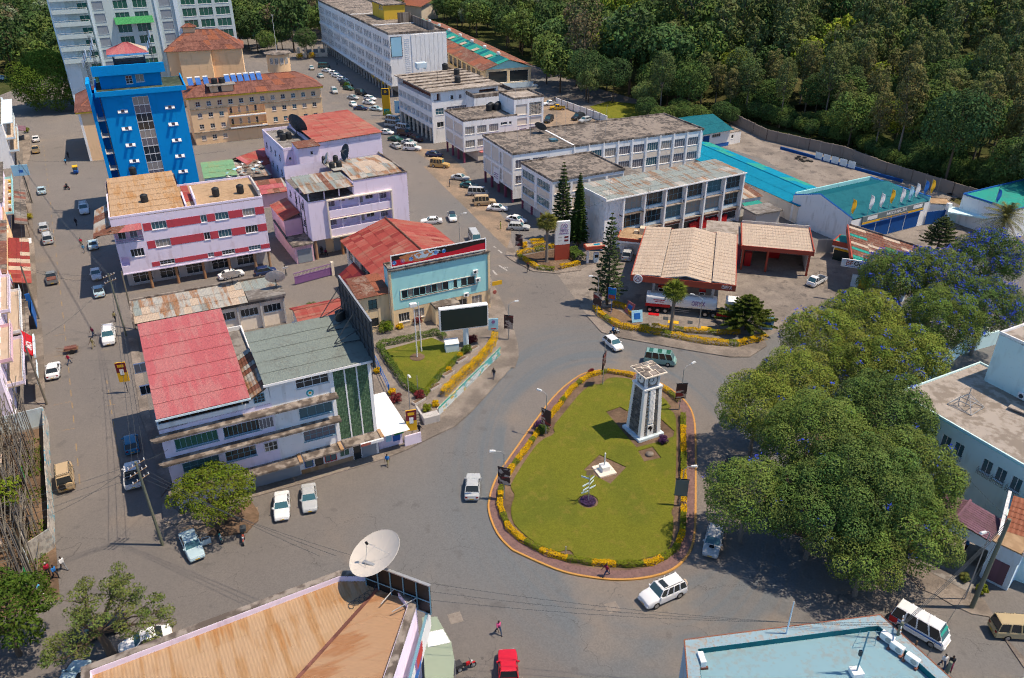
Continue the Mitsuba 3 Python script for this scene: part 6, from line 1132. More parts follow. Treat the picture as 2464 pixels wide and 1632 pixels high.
for i,(q,a) in enumerate((((30.13,44.07),-53),((30.51,43.11),-53),((31.23,41.98),-53),((14.78,41.98),-85))):
 f=Frame(q,a);k=thing('air_conditioner',['white roof air conditioner nearest the roof corner on the blue roof','white roof air conditioner in the middle of the row on the blue roof','white roof air conditioner at the front end of the row on the blue roof','white air conditioner alone beside the left parapet of the blue roof'][i],'air conditioner')
 obj('casing',MB(f).box(-.52,.52,-.22,.22,H-.4,H+.25),'whitep',k);obj('fan_grille',MB(f).bar((.18,-.225,H-.06),(.18,-.24,H-.06),.24,16),'steel',k);obj('foot',MB(f).box(-.6,-.4,-.4,.4,H-.549,H-.35).box(.4,.6,-.4,.4,H-.549,H-.35),'s_brown',k)
mast((22.11,44.41),8,3.6,'pale blue pole with a red tip on the blue roof edge',.07,'p_paleblue');t=thing('antenna_mast','guyed television antenna on a white block on the blue roof','antenna');q=(26.52,41.00)
obj('block',MB(Frame(q,8)).box(-.45,.45,-.4,.4,H-.54,H-.1),'whitep',t);obj('pole',MB().bar((*q,H-.1),(*q,H+4.2),.06,6),'frame_blue',t);m=MB();
for z in (2.4,2.9,4.0):m.bar((q[0]-.9,q[1],H+z),(q[0]+.9,q[1]+.2,H+z),.02,4)
m.path([(q[0]-.9,q[1],H+2.4),(q[0]-.6,q[1]+.1,H+4.2)],.02,4);m.path([(q[0]+.9,q[1]+.2,H+2.4),(q[0]+.6,q[1]+.1,H+4.2)],.02,4);obj('aerial',m,'frame_blue',t);obj('cable_box',MB().box(q[0]-.25,q[0]-.05,q[1]-.1,q[1]+.1,H+1.6,H+2.1),'iron',t)
# 23 white hotel at the right
t=thing('hotel','white hotel block with a stained flat roof and window guards, right of the trees','building')
f=Frame((45.56,79.04),-62.5);L=21;D=15;H=8.5
ws=[(a,a+1.15,5.2,6.9,2,1,'glass_blue') for a in (6.6,8.2,11.6,13.2,14.9,17,19)]
block(t,f,L,D,H,'p_mint_wall',ws,z0=0,roof='roof_pale',para=.22,pmat='p_mint_wall',seed=5,fh=[(7.0,10.4,0,4.0,5)]);hole_back(t,f,7.0,10.4,0,4.0,5,'p_mint_wall')
m=MB(f)
for w in ws:
 gm=MB(f);a,b=w[0]-.1,w[1]+.1
 for i in range(9):gm.bar((a+(b-a)*i/8,-.35,4.95),(a+(b-a)*i/8,-.35,5.65),.018,4)
 for z in (4.95,5.3,5.65):gm.path([(a,0,z),(a,-.35,z),(b,-.35,z),(b,0,z)],.02,4)
 obj('window_guard',gm,'iron',t)
letters(t,f,'SR',1.6,-.02,7.0,.7,'p_navy',width=1.1);obj('sign_mark',MB(f).bar((1.3,-.003,7.9),(1.3,-.05,7.9),.18,10).bar((1.8,-.003,7.75),(1.8,-.05,7.75),.16,10),'red',t)
obj('cornice_trim',MB(f).box(-.05,L,-.08,.0,H-.12,H+.02),'p_turq_wall',t)
uf=Frame((57.22,81.82),-62.5);block(t,uf,12,12,15.0,'p_mint_wall',z0=H,roof='roof_pale',para=.3,pmat='p_white',seed=6,name='upper_wall');air_con(uf,4.4,-.05,H+.3,'white air conditioner on the hotel roof at the foot of the upper block',s=1.2)
k=thing('roof_frame','grey pyramid shaped steel frame on the hotel roof','roof frame');rf=Frame((52.24,76.29),-55);m=MB(rf);rr=1.4;cs=[(-rr,-rr),(rr,-rr),(rr,rr),(-rr,rr)]
for s_,z in ((1,.1),(.55,.8)):
 for i in range(4):a,b=cs[i],cs[(i+1) % 4];m.bar((a[0]*s_,a[1]*s_,H+z),(b[0]*s_,b[1]*s_,H+z),.045,5)
for a in cs:m.bar((*a,H+.1),(0,0,H+1.7),.045,5)
m.bar((0,0,H),(0,0,H+2.6),.06,6);obj('bar',m,'steel',k)
obj('roof_slab_piece',MB(Frame((57.29,75.85),-50)).box(-.2,3.2,-.7,.7,H+.3,H+.45),'roof_pale',t)
t=thing('boundary_wall','white garden wall with ball topped piers behind the hotel','wall');pts=[(56.26,94.04),(61.55,97.52),(66.95,102.79),(73.73,105.75)]
for A,B in zip(pts,pts[1:]):
 F1,l=between(A,B);obj('panel_run',MB(F1).box(0,l,-.15,.15,0,2.4),'p_mint_wall',t)
for i in range(5):
 q=[(56.26,94.04),(59.91,96.34),(63.18,99.64),(67.20,102.95),(71.14,104.92)][i];p=obj('pier',MB(Frame(q,20)).box(-.35,.35,-.35,.35,0,2.8),'p_mint_wall',t);obj('pier_ball',MB().lathe((*q,2.8),[(0,0),(.25,.1),(.33,.33),(.25,.56),(0,.66)],10),'p_white',p,40)
# gatehouse
t=thing('gatehouse','pale blue gatehouse with a purple tiled ridge roof and arched drive','gatehouse')
f,L=between((43.18,62.27),(46.30,59.02));f=Frame((43.18,62.27),f.ang);L=5.6
obj('beam',MB(f).box(-.2,L+2.6,0,.35,3.5,4.75).box(-.2,L+2.6,3.3,3.6,3.5,4.75),'p_paleblue',t);sheets(t,z3(f.xy(-.4,-.25),4.8),z3(f.xy(1.9,-.25),5.3),z3(f.xy(1.9,3.9),5.3),z3(f.xy(-.4,3.9),4.8),1,12,['s_purple'],3,5);sheets(t,z3(f.xy(1.9,-.25),5.3),z3(f.xy(L-.2,-.25),4.8),z3(f.xy(L-.2,3.9),4.8),z3(f.xy(1.9,3.9),5.3),1,12,['s_purple'],4,5);ridge(t,z3(f.xy(1.9,-.3),5.36),z3(f.xy(1.9,3.95),5.36),'s_purple',.17)
obj('guard_room',MB(f).box(L-.1,L+2.5,0,3.4,0,3.49),'p_paleblue',t);obj('guard_panel',MB(f).box(L+.3,L+2.0,-.04,-.003,.3,3.0),'s_purple',t);obj('guard_roof',MB(f).box(L-.15,L+2.55,-.05,3.5,4.76,4.9),'roof_tan',t);obj('guard_parapet',MB(f).box(L-.15,L+2.55,3.5,3.75,4.7,5.2).box(L+2.55,L+2.85,-.1,3.75,4.7,5.2),'p_cream',t);obj('pier',MB(f).box(-.9,-.3,0,.5,0,3.6),'p_white',t)
struct('drive',sheet([[f.xy(-.4,-3),f.xy(L,-3),f.xy(L,9),f.xy(-.4,9)]],0.13),'roof_grey','paved drive through the gatehouse')
t=thing('house','house with an orange tiled roof and white walls at the right edge','house');f=Frame((48.15,58.85),-33);sheets(t,z3(f.xy(0,0),4.4),z3(f.xy(11,0),4.4),z3(f.xy(11,5),6.6),z3(f.xy(0.2,5),6.6),5,9,['s_terra'],3,5);obj('wall',MB(f).box(.2,11,.35,8,0,4.3),'p_mint_wall',t);obj('barge_board',MB(f).hexa([(-.35,-.2,4.5),(-.05,-.2,4.5),(-.05,5,6.7),(-.35,5,6.7),(-.35,-.2,4.8),(-.05,-.2,4.8),(-.05,5,7.0),(-.35,5,7.0)]),'p_white',t)

# 24 left street row; a runs up the street, b into the buildings
SF=Frame((-79.48,118.06),119.07)
def balc(t,f,a0,a1,z,d,m,rail='p_paleblue'):
 k=obj('balcony',MB(f).box(a0,a1,-d,-.003,z-.2,z),'s_beige',t);obj('balcony_front',MB(f).box(a0,a1,-d-.06,-d,z-.25,z+.45).box(a0,a0+.08,-d,-.003,z,z+.45).box(a1-.08,a1,-d,-.003,z,z+.45),m,k);g=MB(f)
 n=int((a1-a0)/.9)
 for i in range(n+1):g.bar((a0+(a1-a0)*i/n,-d-.03,z+.45),(a0+(a1-a0)*i/n,-d-.03,z+1.05),.03,4)
 g.bar((a0,-d-.03,z+1.05),(a1,-d-.03,z+1.05),.035,4);obj('balcony_rail',g,rail,k)
t=thing('shop_house','white building with stacked pale blue balconies on the left street','building')
f=SF.turn(90,2.0,0);block(t,f,34,14,10.5,'p_white',[(2+4*i,4.2+4*i,z,z+2.1,2,1) for i in range(8) for z in (.3,4.1,7.3)],(),(),[(2,4,z,z+1.4,2,1) for z in (4.6,7.6)],roof='roof_moss',over=.0,para=.3,pmat='p_paleblue',seed=3)
for z in (4.0,7.0):balc(t,f,.2 if z>5 else -.2,26,z,1.9,'p_paleblue')
obj('canopy_slab',MB(f).box(4,33.8,-2.2,-.003,10.0,10.2),'p_paleblue',t);obj('awning',MB(f).hexa([(27,-3.6,2.6),(33,-3.6,2.6),(33,-.2,3.2),(27,-.2,3.2),(27,-3.6,2.7),(33,-3.6,2.7),(33,-.2,3.3),(27,-.2,3.3)]),'s_purple',t)
t=thing('shop_house','old grey roofed terrace with a narrow planted balcony on the left street','building')
f=SF.turn(39,3.2,0);block(t,f,30,12,7.0,'p_lilac',[(2+4.2*i,3.6+4.2*i,4.1,6.0,2,1) for i in range(6)],roof='roof_moss',over=.5,para=0,seed=4);balc(t,f,1,27,3.9,1.5,'p_turq_wall','p_turq_wall')
for i in range(9):k=obj('plant_pot',MB().lathe((*f.xy(3+2.6*i,-1.0),3.9),[(0,0),(.22,0),(.3,.5),(0,.5)],9),['s_terra','whitep','p_ochre'][i % 3]);tag(k,'flower pot in the row on the narrow terrace balcony','pot','flower pots on the terrace balcony')
sheets(t,z3(f.xy(-4,-3.6),2.8),z3(f.xy(20,-3.6),2.8),z3(f.xy(20,-1.6),3.5),z3(f.xy(-4,-1.6),3.5),14,1,['roof_moss','s_brown','roof_moss','roof_grey'],6,5,name='street_canopy');obj('canopy_post',MB(f).bar((-3.5,-3.4,0),(-3.5,-3.4,2.8),.06).bar((4,-3.4,0),(4,-3.4,2.8),.06).bar((12,-3.4,0),(12,-3.4,2.8),.06),'wood',t)
obj('tiled_step',MB(f).box(-7.6,-4.6,-3.6,-2.0,.13,.2),'p_white',t)
t=thing('shop_house','orange walled shop house with a dark rusty roof on the left street','building')
f=SF.turn(.5,2.7,0);block(t,f,36,12,6.6,'p_orange_wall',[(28+3*i,29.6+3*i,3.9,5.5,2,1) for i in range(2)],roof=None,seed=5);sheets(t,z3(f.xy(-.4,-.5),6.7),z3(f.xy(27,-.5),6.7),z3(f.xy(27,9),8.2),z3(f.xy(-.4,9),8.2),14,3,['s_rust','s_brown','roof_moss','roof_moss'],7,5);block(t,f.turn(27,.3,0),9,11,7.6,'p_lilac',roof='roof_grey',para=.3,name='end_wall')
sheets(t,z3(f.xy(2.6,-3.2),3.1),z3(f.xy(25,-3.2),3.1),z3(f.xy(25,-.1),4.0),z3(f.xy(2.6,-.1),4.0),12,2,['s_red3','s_red','s_red3','s_beige','s_red3'],8,6,name='street_canopy')
t=thing('shop_house','pink balconied shop house next to the building site','building')
f=SF.turn(-37,2.8,0);block(t,f,37,12,9.8,'p_lilac',[(2+4*i,3.8+4*i,z,z+1.7,2,1) for i in range(8) for z in (.4,4.2,7.4)],roof='roof_moss',over=.3,para=.2,seed=6)
balc(t,f,4,15,7.3,1.4,'p_pinkwall','p_lilac');balc(t,f,3,17,4.2,2.0,'p_lilac','p_paleblue');balc(t,f,20,34,7.3,1.2,'p_lilac','p_lilac');balc(t,f,19,35,4.2,1.9,'p_white','p_paleblue')
obj('street_canopy',MB(f).box(4.6,11.5,-3.2,-2.1,2.9,3.05),'roof_moss',t);obj('street_canopy',MB(f).box(20,34,-2.6,-.003,2.9,3.05),'edge',t);obj('canopy_edge',MB(f).box(4.6,11.4,-3.3,-3.203,2.6,3.1),'p_paleblue',t)
k=thing('shop_sign','bright red shop sign box with white lettering on the left street','sign');sf=f.turn(12.6,-2.9,0);obj('panel',MB(sf).hexa([(0,0,3.1),(6.4,0,3.1),(6.4,1.1,4.4),(0,1.1,4.4),(0,-.08,3.2),(6.4,-.08,3.2),(6.4,1.02,4.5),(0,1.02,4.5)]),'red',k)
letters(k,Frame(sf.xy(1.2,.08),sf.ang,3.42),'JMCA',0,0,0,.8,'whitep',width=2.6,pitch=50);obj('side_board',MB(sf).box(-.2,6.6,-.35,-.12,2.9,3.5),'p_paleblue',k)
k=thing('banner','tall blue upright banner on the left street kerb','banner');obj('board',MB(f).box(33,33.2,-3.2,-2.4,.3,4.2).box(28.0,33,-3.15,-3.05,.4,3.0),'blue',k)
# laundry on the terrace
for i in range(5):k=obj('laundry',MB(SF).box(-1+.8*i,-.5+.8*i,1.9,1.98,4.6,5.7),['whitep','red','blue','p_turq_wall','plate'][i]);tag(k,f'{["white", "red", "blue", "pale turquoise", "yellow"][i]} washing hung on the balcony by the orange shop house','laundry')
# building site
t=thing('building_shell','unfinished concrete building shell behind a forest of timber scaffold poles','building')
f=Frame((-68.14,87.35),119);f=SF.turn(-72,5.5,0)
for z in (3.2,6.4,9.6):obj('floor_slab',MB(f).box(0,33,0,12,z-.25,z),'edge',t)
for a in range(0,33,4):obj('column',MB(f).box(a,a+.35,.05,.4,0,9.35),'p_grey_wall',t)
obj('rear_wall',MB(f).box(0,33,3,3.2,0,9.3),'p_grey_wall',t);obj('front_beam',MB(f).box(0,33,-.1,.2,9.0,9.9).box(0,33,-.1,.2,5.9,6.6),'p_cream',t)
t=thing('scaffold','tangled timber pole scaffolding in front of the concrete shell','scaffold');sr=random.Random(31)
m=MB(f)
for i in range(95):
 a=sr.uniform(-1,33);b=sr.choice([-.7,-1.6,-2.6,-3.6,-4.6]);m.bar((a,b,0),(a+sr.uniform(-.5,.5),b+sr.uniform(-.3,.3),sr.uniform(6,11)),.055,4,.04)
obj('upright_pole',m,'barkgrey',t);m=MB(f)
for i in range(110):
 a=sr.uniform(-1,28);z=sr.choice([1.8,3.4,5.2,6.8,8.4])+sr.uniform(-.2,.2);b=sr.choice([-.8,-1.7,-2.7,-3.6,-4.5]);m.bar((a,b,z),(a+sr.uniform(3,7),b+sr.uniform(-.4,.4),z+sr.uniform(-.4,.4)),.05,4)
for i in range(40):
 a=sr.uniform(-1,33);z=sr.uniform(1.5,8.5);m.bar((a,-.2,z),(a+sr.uniform(-.6,.6),-3.6,z+sr.uniform(-.3,.3)),.045,4)
obj('ledger_pole',m,'pole',t);m=MB(f)
for i in range(60):a=sr.uniform(0,30);m.bar((a,sr.uniform(-4.6,-.6),.2),(a+sr.uniform(-3,3),sr.uniform(-3,-.6),sr.uniform(5,9)),.045,4)
obj('brace_pole',m,'bark',t)
for i in range(14):a=sr.uniform(0,30);obj('board',MB(f).box(a,a+sr.uniform(1.2,2.5),-2.4,-1.6,3.45+(i % 3)*1.7,3.5+(i % 3)*1.7),['wood','s_beige','edge'][i % 3],t)
for i in range(5):a=3+6*i;obj('green_net',MB(f).hexa([(a,-3.4,.5),(a+1,-3.5,.5),(a+1,-3.4,.55),(a,-3.3,.55),(a,-3.4,2.2),(a+1,-3.5,2.3),(a+1,-3.4,2.3),(a,-3.3,2.2)]),'green' if i in (0,3) else 'p_grey_wall',t)
struct('site_ground',sheet([[SF.xy(-72,-.5),SF.xy(-39,-.5),SF.xy(-39,6),SF.xy(-72,6)]],0.02),'m_earth','red brown earth of the building site')
def c_hoard(p,n,uv):
 k=fbm(p.x*1.2,p.y*1.2,p.z*1.0,4);c=mix((0.46,0.43,0.38),(0.30,0.27,0.24),smoothstep(.4,.65,fbm(p.x*3,p.y*3,p.z*2,3)))
 return mix(c,(0.12,0.30,0.38),smoothstep(.55,.62,k)*smoothstep(60.5,66,p.y))
scene['m_hoard']={'type': 'twosided','b': pr(proc(c_hoard),.85,.2)}
t=thing('site_hoarding','weathered hoarding wall with peeling blue paint round the building site','wall')
hp=[SF.xy(-38.4,-.7),SF.xy(-52,-.5),(-50.7,67.4),(-48.1,62.4),(-49.3,60.2)]
for i,(A,B) in enumerate(zip(hp,hp[1:])):
 F1,l=between(A,B);obj('panel',MB(F1).box(0,l,-.06,.06,0,2.5+.08*(i % 2)),'m_hoard',t)
F1,l=between(SF.xy(-38.4,-.7),SF.xy(-38.4,4.5));obj('side_panel',MB(F1).box(0,l,-.05,.05,0,2.6),'p_paleblue',t)
t=thing('site_gate','pale blue sheet metal gate at the corner of the building site','gate');F1,l=between((-49.4,60.0),(-49.41,59.03));obj('leaf',MB(F1).box(.1,l*.5,-.04,.04,.05,2.5),'p_paleblue',t);obj('leaf',MB(F1).box(l*.5+.05,l,-.04,.04,.05,2.4),'p_grey_wall',t)
m=MB(F1);m.bar((.3,-.6,0),(.1,-.1,3.2),.05).bar((.7,-.7,0),(.6,-.1,3.0),.05);obj('prop',m,'barkgrey',t)
k=thing('bench','orange red wooden bench frame under the left edge tree','bench');bf,bl=between((-48.88,56.42),(-47.96,57.13));obj('seat',MB(bf).box(0,bl,-.35,.35,.42,.5),'s_terra',k);obj('leg',MB(bf).box(.1,.2,-.3,.3,0,.42),'s_terra',k);obj('leg',MB(bf).box(bl-.2,bl-.1,-.3,.3,0,.42),'s_terra',k);obj('backrest',MB(bf).box(0,bl,.3,.38,.5,1.0),'s_terra',k)
# wall gate of the filling station corner etc: far pink roofs in the wood
for i,(A,B,z,d,m_,wl,lb) in enumerate((((182.62,510.17),(206.24,499.48),4,18,'s_pink','p_turq_wall','pink roofed villa with pale blue walls in the clearing at the top'),((238.08,494.29),(245.71,489.21),4,8,'s_pink','p_orange_wall','small pink roofed orange hut among the trees at the top'),((244.19,451.80),(247.96,435.05),4,8,'s_red3','p_orange_wall','dark red roof half hidden by the trees at the top right'),((221.66,378.23),(228.13,375.13),4,10,'s_pink','p_cream','pink sheet roof among the trees at the right edge'),((136.93,447.50),(147.44,439.12),4,8,'s_pink','p_tan_wall','red roofed tan hut left of the villa clearing'),((123.49,448.03),(128.01,435.36),5,8,'s_red3','p_tan_wall','dark red roof glimpsed in the wood left of the clearing'))):
 t=thing('house',lb,'house');f,L=between(A,B);block(t,f,L,d,z,wl,[(L*.2+L*.2*k,L*.3+L*.2*k,1.2,2.8,2,1) for k in range(4)],roof=None);hip(t,f,0,L,0,d,z,3,[m_],6,2,i,1.0,m_)
struct('car_park',sheet([[(157.20,466.12),(175.67,508.41),(181.29,505.88),(189.54,479.47),(165.52,445.36),(152.95,445.36)]],.03),'m_conc','grey car park beside the pink roofed villa');struct('lawn',sheet([[(152.32,443.38),(165.24,444.56),(154.39,422.61),(142.84,412.03)]],.05),'m_lawn','bright lawn below the villa car park')
t=thing('pavilion','cream gabled building behind the office slab at the top','building');f,L=between((-65.10,477.73),(-49.10,463.00));block(t,f,L,12,7,'p_cream',roof=None);sheets(t,z3(f.xy(-1,-1),7),z3(f.xy(L+1,-1),7),z3(f.xy(L+1,7),9.5),z3(f.xy(-1,7),9.5),8,2,['s_terra'],4,5)
t=thing('gate_wall','white gate wall with tall piers at the far end of the main street','wall');f,L=between((-89.88,349.79),(-78.97,352.35));obj('wall',MB(f).box(0,L,0,.3,0,1.6),'p_cream',t)
for i in range(5):obj('pier',MB(f).box(L*i/4,L*i/4+1.0,-.2,.5,0,4),'p_cream',t)

# ------------------------------------------------------------------ vehicles
def loft(st):
 """st: list of (x, zb, zt, hw) -> body shell"""
 V,F=[],[]
 for x,zb,zt,hw in st:
  V+=[(x,-hw*.90,zb),(x,-hw,zb+.16),(x,-hw,zt-.22),(x,-hw*.93,zt-.05),(x,-hw*.80,zt),(x,hw*.80,zt),(x,hw*.93,zt-.05),(x,hw,zt-.22),(x,hw,zb+.16),(x,hw*.90,zb)]
 n=10
 for i in range(len(st)-1):
  for k in range(n):j=(k+1) % n;F.append([i*n+k,i*n+j,(i+1)*n+j,(i+1)*n+k])
 F2=[[0,k+1,k,k] for k in range(1,n-1)];o=(len(st)-1)*n
 return np.array(V),F+[[0,k+1,k,0] for k in range(1,n-1)]+[[o,o+k,o+k+1,o] for k in range(1,n-1)]
KIND={  # length, half width, height, belt, nose z, bonnet z, xw0, xr0, xr1, xw1 (windscreen base, roof front, roof rear, rear base), boot z, wheel r, wheelbase
'sedan': (4.45,.86,1.42,.93,.70,.90,.95,.35,-.95,-1.55,.95,.31,2.6),'hatch': (3.8,.83,1.48,.95,.72,.92,.95,.40,-1.35,-1.78,.95,.29,2.4),
'wagon': (4.5,.87,1.50,.95,.72,.93,.95,.40,-1.75,-2.10,.95,.32,2.6),'suv': (4.75,.93,1.88,1.15,.85,1.10,1.05,.60,-1.95,-2.22,1.12,.39,2.8),
'van': (4.6,.86,1.98,1.08,.75,1.0,1.95,1.45,-2.05,-2.22,1.08,.33,2.4),'minibus': (5.0,.90,2.25,1.15,.75,1.05,2.2,1.65,-2.2,-2.42,1.12,.34,2.8),
'pickup': (4.9,.88,1.68,1.02,.80,1.0,.95,.50,-.55,-.75,1.0,.37,3.0),'safari': (4.9,.90,2.15,1.2,.95,1.12,.95,.78,-2.2,-2.36,1.2,.40,2.9),'truck': (4.4,.80,1.75,1.0,.8,1.0,1.95,1.5,.55,.45,.9,.30,2.4)}
CARMESH={}
def car_parts(kind):
 if kind in CARMESH:return CARMESH[kind]
 l,hw,h,be,nz,bz,a0,r0,r1,a1,tz,wr,wb=KIND[kind];h2=l/2;hr=hw*.80;P={}
 cut=kind in ('pickup','truck')
 st=[(-h2,.42,tz-.18,hw*.86),(-h2+.10,.30,tz-.03,hw*.97),(a1-.05,.24,tz,hw),(0,.22,be,hw),(a0,.24,be,hw),(a0+(h2-a0)*.55,.24,bz-.03,hw*.99),(h2-.12,.28,nz+.06,hw*.93),(h2,.40,nz-.08,hw*.82)]
 if cut:st=[(-h2,.5,.62,hw*.97),(a1-.02,.35,.66,hw),(a1,.24,be-.02,hw)]+st[3:]
 v,f=loft(st);P['body']=(v,f,'C')
 zt=h-.05;gl=hw*.93
 q=lambda *p:MB().quad(*p)
 w0,w1=(a0,-gl,be-.03),(a0,gl,be-.03);t0,t1=(r0,-hr,zt),(r0,hr,zt);u0,u1=(r1,-hr,zt),(r1,hr,zt);b0,b1=(a1,-gl,be-.03),(a1,gl,be-.03)
 P['windscreen']=(*q(w0,w1,t1,t0).mesh(),'glass_blue');P['rear_window']=(*q(b1,b0,u0,u1).mesh(),'glass');P['side_window']=(*q(b0,w0,t0,u0).mesh(),'glass');P['side_window2']=(*q(w1,b1,u1,t1).mesh(),'glass')
 m=MB();m.hexa([(r1-.03,-hr,zt-.03),(r0+.03,-hr,zt-.03),(r0+.03,hr,zt-.03),(r1-.03,hr,zt-.03),(r1+.08,-hr*.88,h),(r0-.08,-hr*.88,h),(r0-.08,hr*.88,h),(r1+.08,hr*.88,h)])
 P['roof']=(*m.mesh(),'C');PL=[]
 for s in (-1,1):
  for p_,t_ in (((a0,s*gl,be-.03),(r0,s*hr,zt)),((a1,s*gl,be-.03),(r1,s*hr,zt))):PL.append((p_,t_,.045))
  L=a0-a1
  for k in ((.42,) if L<3 else (.25,.5,.75)):PL.append(((a1+L*k,s*gl,be),(r1+(r0-r1)*k,s*hr,zt),.05 if kind in ('sedan','hatch','wagon') else .08))
 for i,(p_,t_,r_) in enumerate(PL):P[f'pillar{i}']=(*MB().bar(p_,t_,r_,5).mesh(),'C')
 for i,(x,s) in enumerate(((wb/2,-1),(wb/2,1),(-wb/2,-1),(-wb/2,1))):
  y0=s*(hw-.20);y1=s*(hw+.015);P[f'wheel{i}']=(*MB().bar((x,y0,wr),(x,y1,wr),wr,16).mesh(),'rubber');P[f'wheel{i}__hub']=(*MB().bar((x,y1,wr),(x,y1+s*.012,wr),wr*.6,12).mesh(),'hub')
 m=MB();z=nz-.06;xx=h2-.05
 P['headlight']=(*MB().box(xx-.10,xx+.012,-hw*.80,-hw*.48,z-.13,z+.05).mesh(),'lamp_glass');P['headlight2']=(*MB().box(xx-.10,xx+.012,hw*.48,hw*.80,z-.13,z+.05).mesh(),'lamp_glass');P['grille']=(*MB().box(xx-.05,xx+.02,-hw*.45,hw*.45,z-.12,z+.02).mesh(),'iron')
 zz=(.55 if cut else tz-.2)
 P['tail_light']=(*MB().box(-h2-.012,-h2+.1,-hw*.84,-hw*.55,zz-.12,zz+.06).mesh(),'tail');P['tail_light2']=(*MB().box(-h2-.012,-h2+.1,hw*.55,hw*.84,zz-.12,zz+.06).mesh(),'tail')
 P['bumper']=(*MB().box(h2-.08,h2+.05,-hw*.84,hw*.84,.38,.56).mesh(),'C');P['rear_bumper']=(*MB().box(-h2-.05,-h2+.08,-hw*.86,hw*.86,.40,.58).mesh(),'C')
 P['number_plate']=(*MB().box(h2+.051,h2+.06,-.24,.24,.42,.54).mesh(),'plate');P['number_plate2']=(*MB().box(-h2-.06,-h2-.051,-.24,.24,.46,.58).mesh(),'plate')
 for i,s in enumerate((-1,1)):P['mirror'+('' if i==0 else '2')]=(*MB().box(a0-.22,a0-.08,min(s*gl,s*(gl+.2)),max(s*gl,s*(gl+.2)),be+.02,be+.16).mesh(),'C')
 if cut:
  P['bed_side']=(*MB().box(-h2+.06,a1-.06,-hw,-hw+.07,.62,1.0).mesh(),'C');P['bed_side2']=(*MB().box(-h2+.06,a1-.06,hw-.07,hw,.62,1.0).mesh(),'C');P['tailgate']=(*MB().box(-h2,-h2+.06,-hw,hw,.62,1.0).mesh(),'C');P['bed_floor']=(*MB().box(-h2+.06,a1-.06,-hw+.07,hw-.07,.64,.69).mesh(),'iron')
 if kind=='safari': P['spare_wheel']=(*MB().bar((-h2-.05,.35,1.0),(-h2-.25,.35,1.0),.38,16).mesh(),'rubber');P['raised_roof']=(*MB().box(-2.0,.4,-hr*.85,hr*.85,h+.003,h+.12).mesh(),'C')
 if kind=='suv': P['roof_rail']=(*MB().bar((r1+.2,-hr*.86,h+.06),(r0-.2,-hr*.86,h+.06),.025,5).bar((r1+.2,hr*.86,h+.06),(r0-.2,hr*.86,h+.06),.025,5).mesh(),'iron')
 out={}
 for k,(v,f,m) in P.items():
  f=np.array([list(x) if len(x)==3 else list(x) for x in f])
  if f.shape[1]==4:f=np.vstack([f[:,[0,1,2]],f[:,[0,2,3]]])
  a=v[f];good=np.linalg.norm(np.cross(a[:,1]-a[:,0],a[:,2]-a[:,0]),axis=1)>1e-9
  out[k]=(mikit.ply((v,f[good]),None,38 if k in ('body','roof') or 'wheel' in k else False),m)
 CARMESH[kind]=out;return out
def place_car(kind,rear,front,col,label,cat,group=None,extra=None,name=None,roofcol=None):
 t=thing(name or {'suv': 'off_road_car','hatch': 'hatchback_car','wagon': 'estate_car','sedan': 'saloon_car','van': 'van','minibus': 'minibus','pickup': 'pickup_truck','safari': 'safari_car','truck': 'light_truck'}[kind],label,cat,group)
 c=((rear[0]+front[0])/2,(rear[1]+front[1])/2);ang=math.degrees(math.atan2(front[1]-rear[1],front[0]-rear[0]));F=Frame(c,ang,0.006);tw=F.tw();keys={}
 for k,(p,m) in car_parts(kind).items():
  base=k.split('__')[0];nm=base.rstrip('0123456789')
  if '__' in k:key=numbered(keys[base]+'__'+k.split('__')[1])
  else:key=numbered(t+'__'+nm);keys[k]=key
  mm=('car_'+(roofcol if roofcol and nm=='roof' else col)) if m=='C' else m
  scene[key]={**p,'to_world': tw,'bsdf': {'type': 'ref','id': mm}}
 if extra:extra(t,F)
 return t
def x_spare(t,F):obj('spare_wheel',MB(F).bar((-2.42,.2,.95),(-2.6,.2,.95),.36,16),'s_beige',t);obj('sunroof',MB(F).box(-.2,.35,-.5,.5,1.883,1.9),'glass',t)
def x_rack(t,F):
 m=MB(F)
 for i in range(7):m.bar((-1.9+.35*i,-.72,2.0),(-1.9+.35*i,.72,2.0),.025,4)
 m.path([(-1.95,-.74,1.92),(-1.95,-.74,2.12),(.3,-.74,2.12),(.3,-.74,1.92)],.025,4).path([(-1.95,.74,1.92),(-1.95,.74,2.12),(.3,.74,2.12),(.3,.74,1.92)],.025,4);obj('roof_rack',m,'steel',t)
def x_rear_rack(t,F):
 obj('spare_wheel',MB(F).bar((-2.5,-.42,1.0),(-2.72,-.42,1.0),.40,16),'car_beige',t);m=MB(F)
 for i in range(8):m.bar((-2.1,-.7+.2*i,2.28),(-2.1,-.7+.2*i,2.5),.02,4)
 m.path([(.4,-.75,2.45),(-2.1,-.75,2.45),(-2.1,.75,2.45),(.4,.75,2.45)],.025,4);obj('roof_rack',m,'iron',t);obj('bonnet_wheel',MB(F).bar((1.7,.4,1.15),(1.7,.4,1.3),.36,14),'rubber',t)
def x_snorkel(t,F):obj('hood_scoop',MB(F).box(1.2,1.55,-.25,.25,1.0,1.06),'black',t)
def x_minibus(t,F):obj('blue_stripe',MB(F).box(-2.4,2.2,-.925,-.903,.85,.98).box(-2.4,2.2,.903,.925,.85,.98),'blue',t);obj('red_corner',MB(F).box(-2.47,-1.75,-.93,-.904,.42,1.12).box(-2.47,-1.75,.904,.93,.42,1.12).box(-2.52,-2.44,-.8,.8,.6,1.1),'red',t);obj('sun_strip',MB(F).hexa([(1.62,-.72,2.02),(1.95,-.78,1.72),(1.95,.78,1.72),(1.62,.72,2.02),(1.66,-.72,2.05),(1.99,-.78,1.75),(1.99,.78,1.75),(1.66,.72,2.05)]),'s_emerald',t)
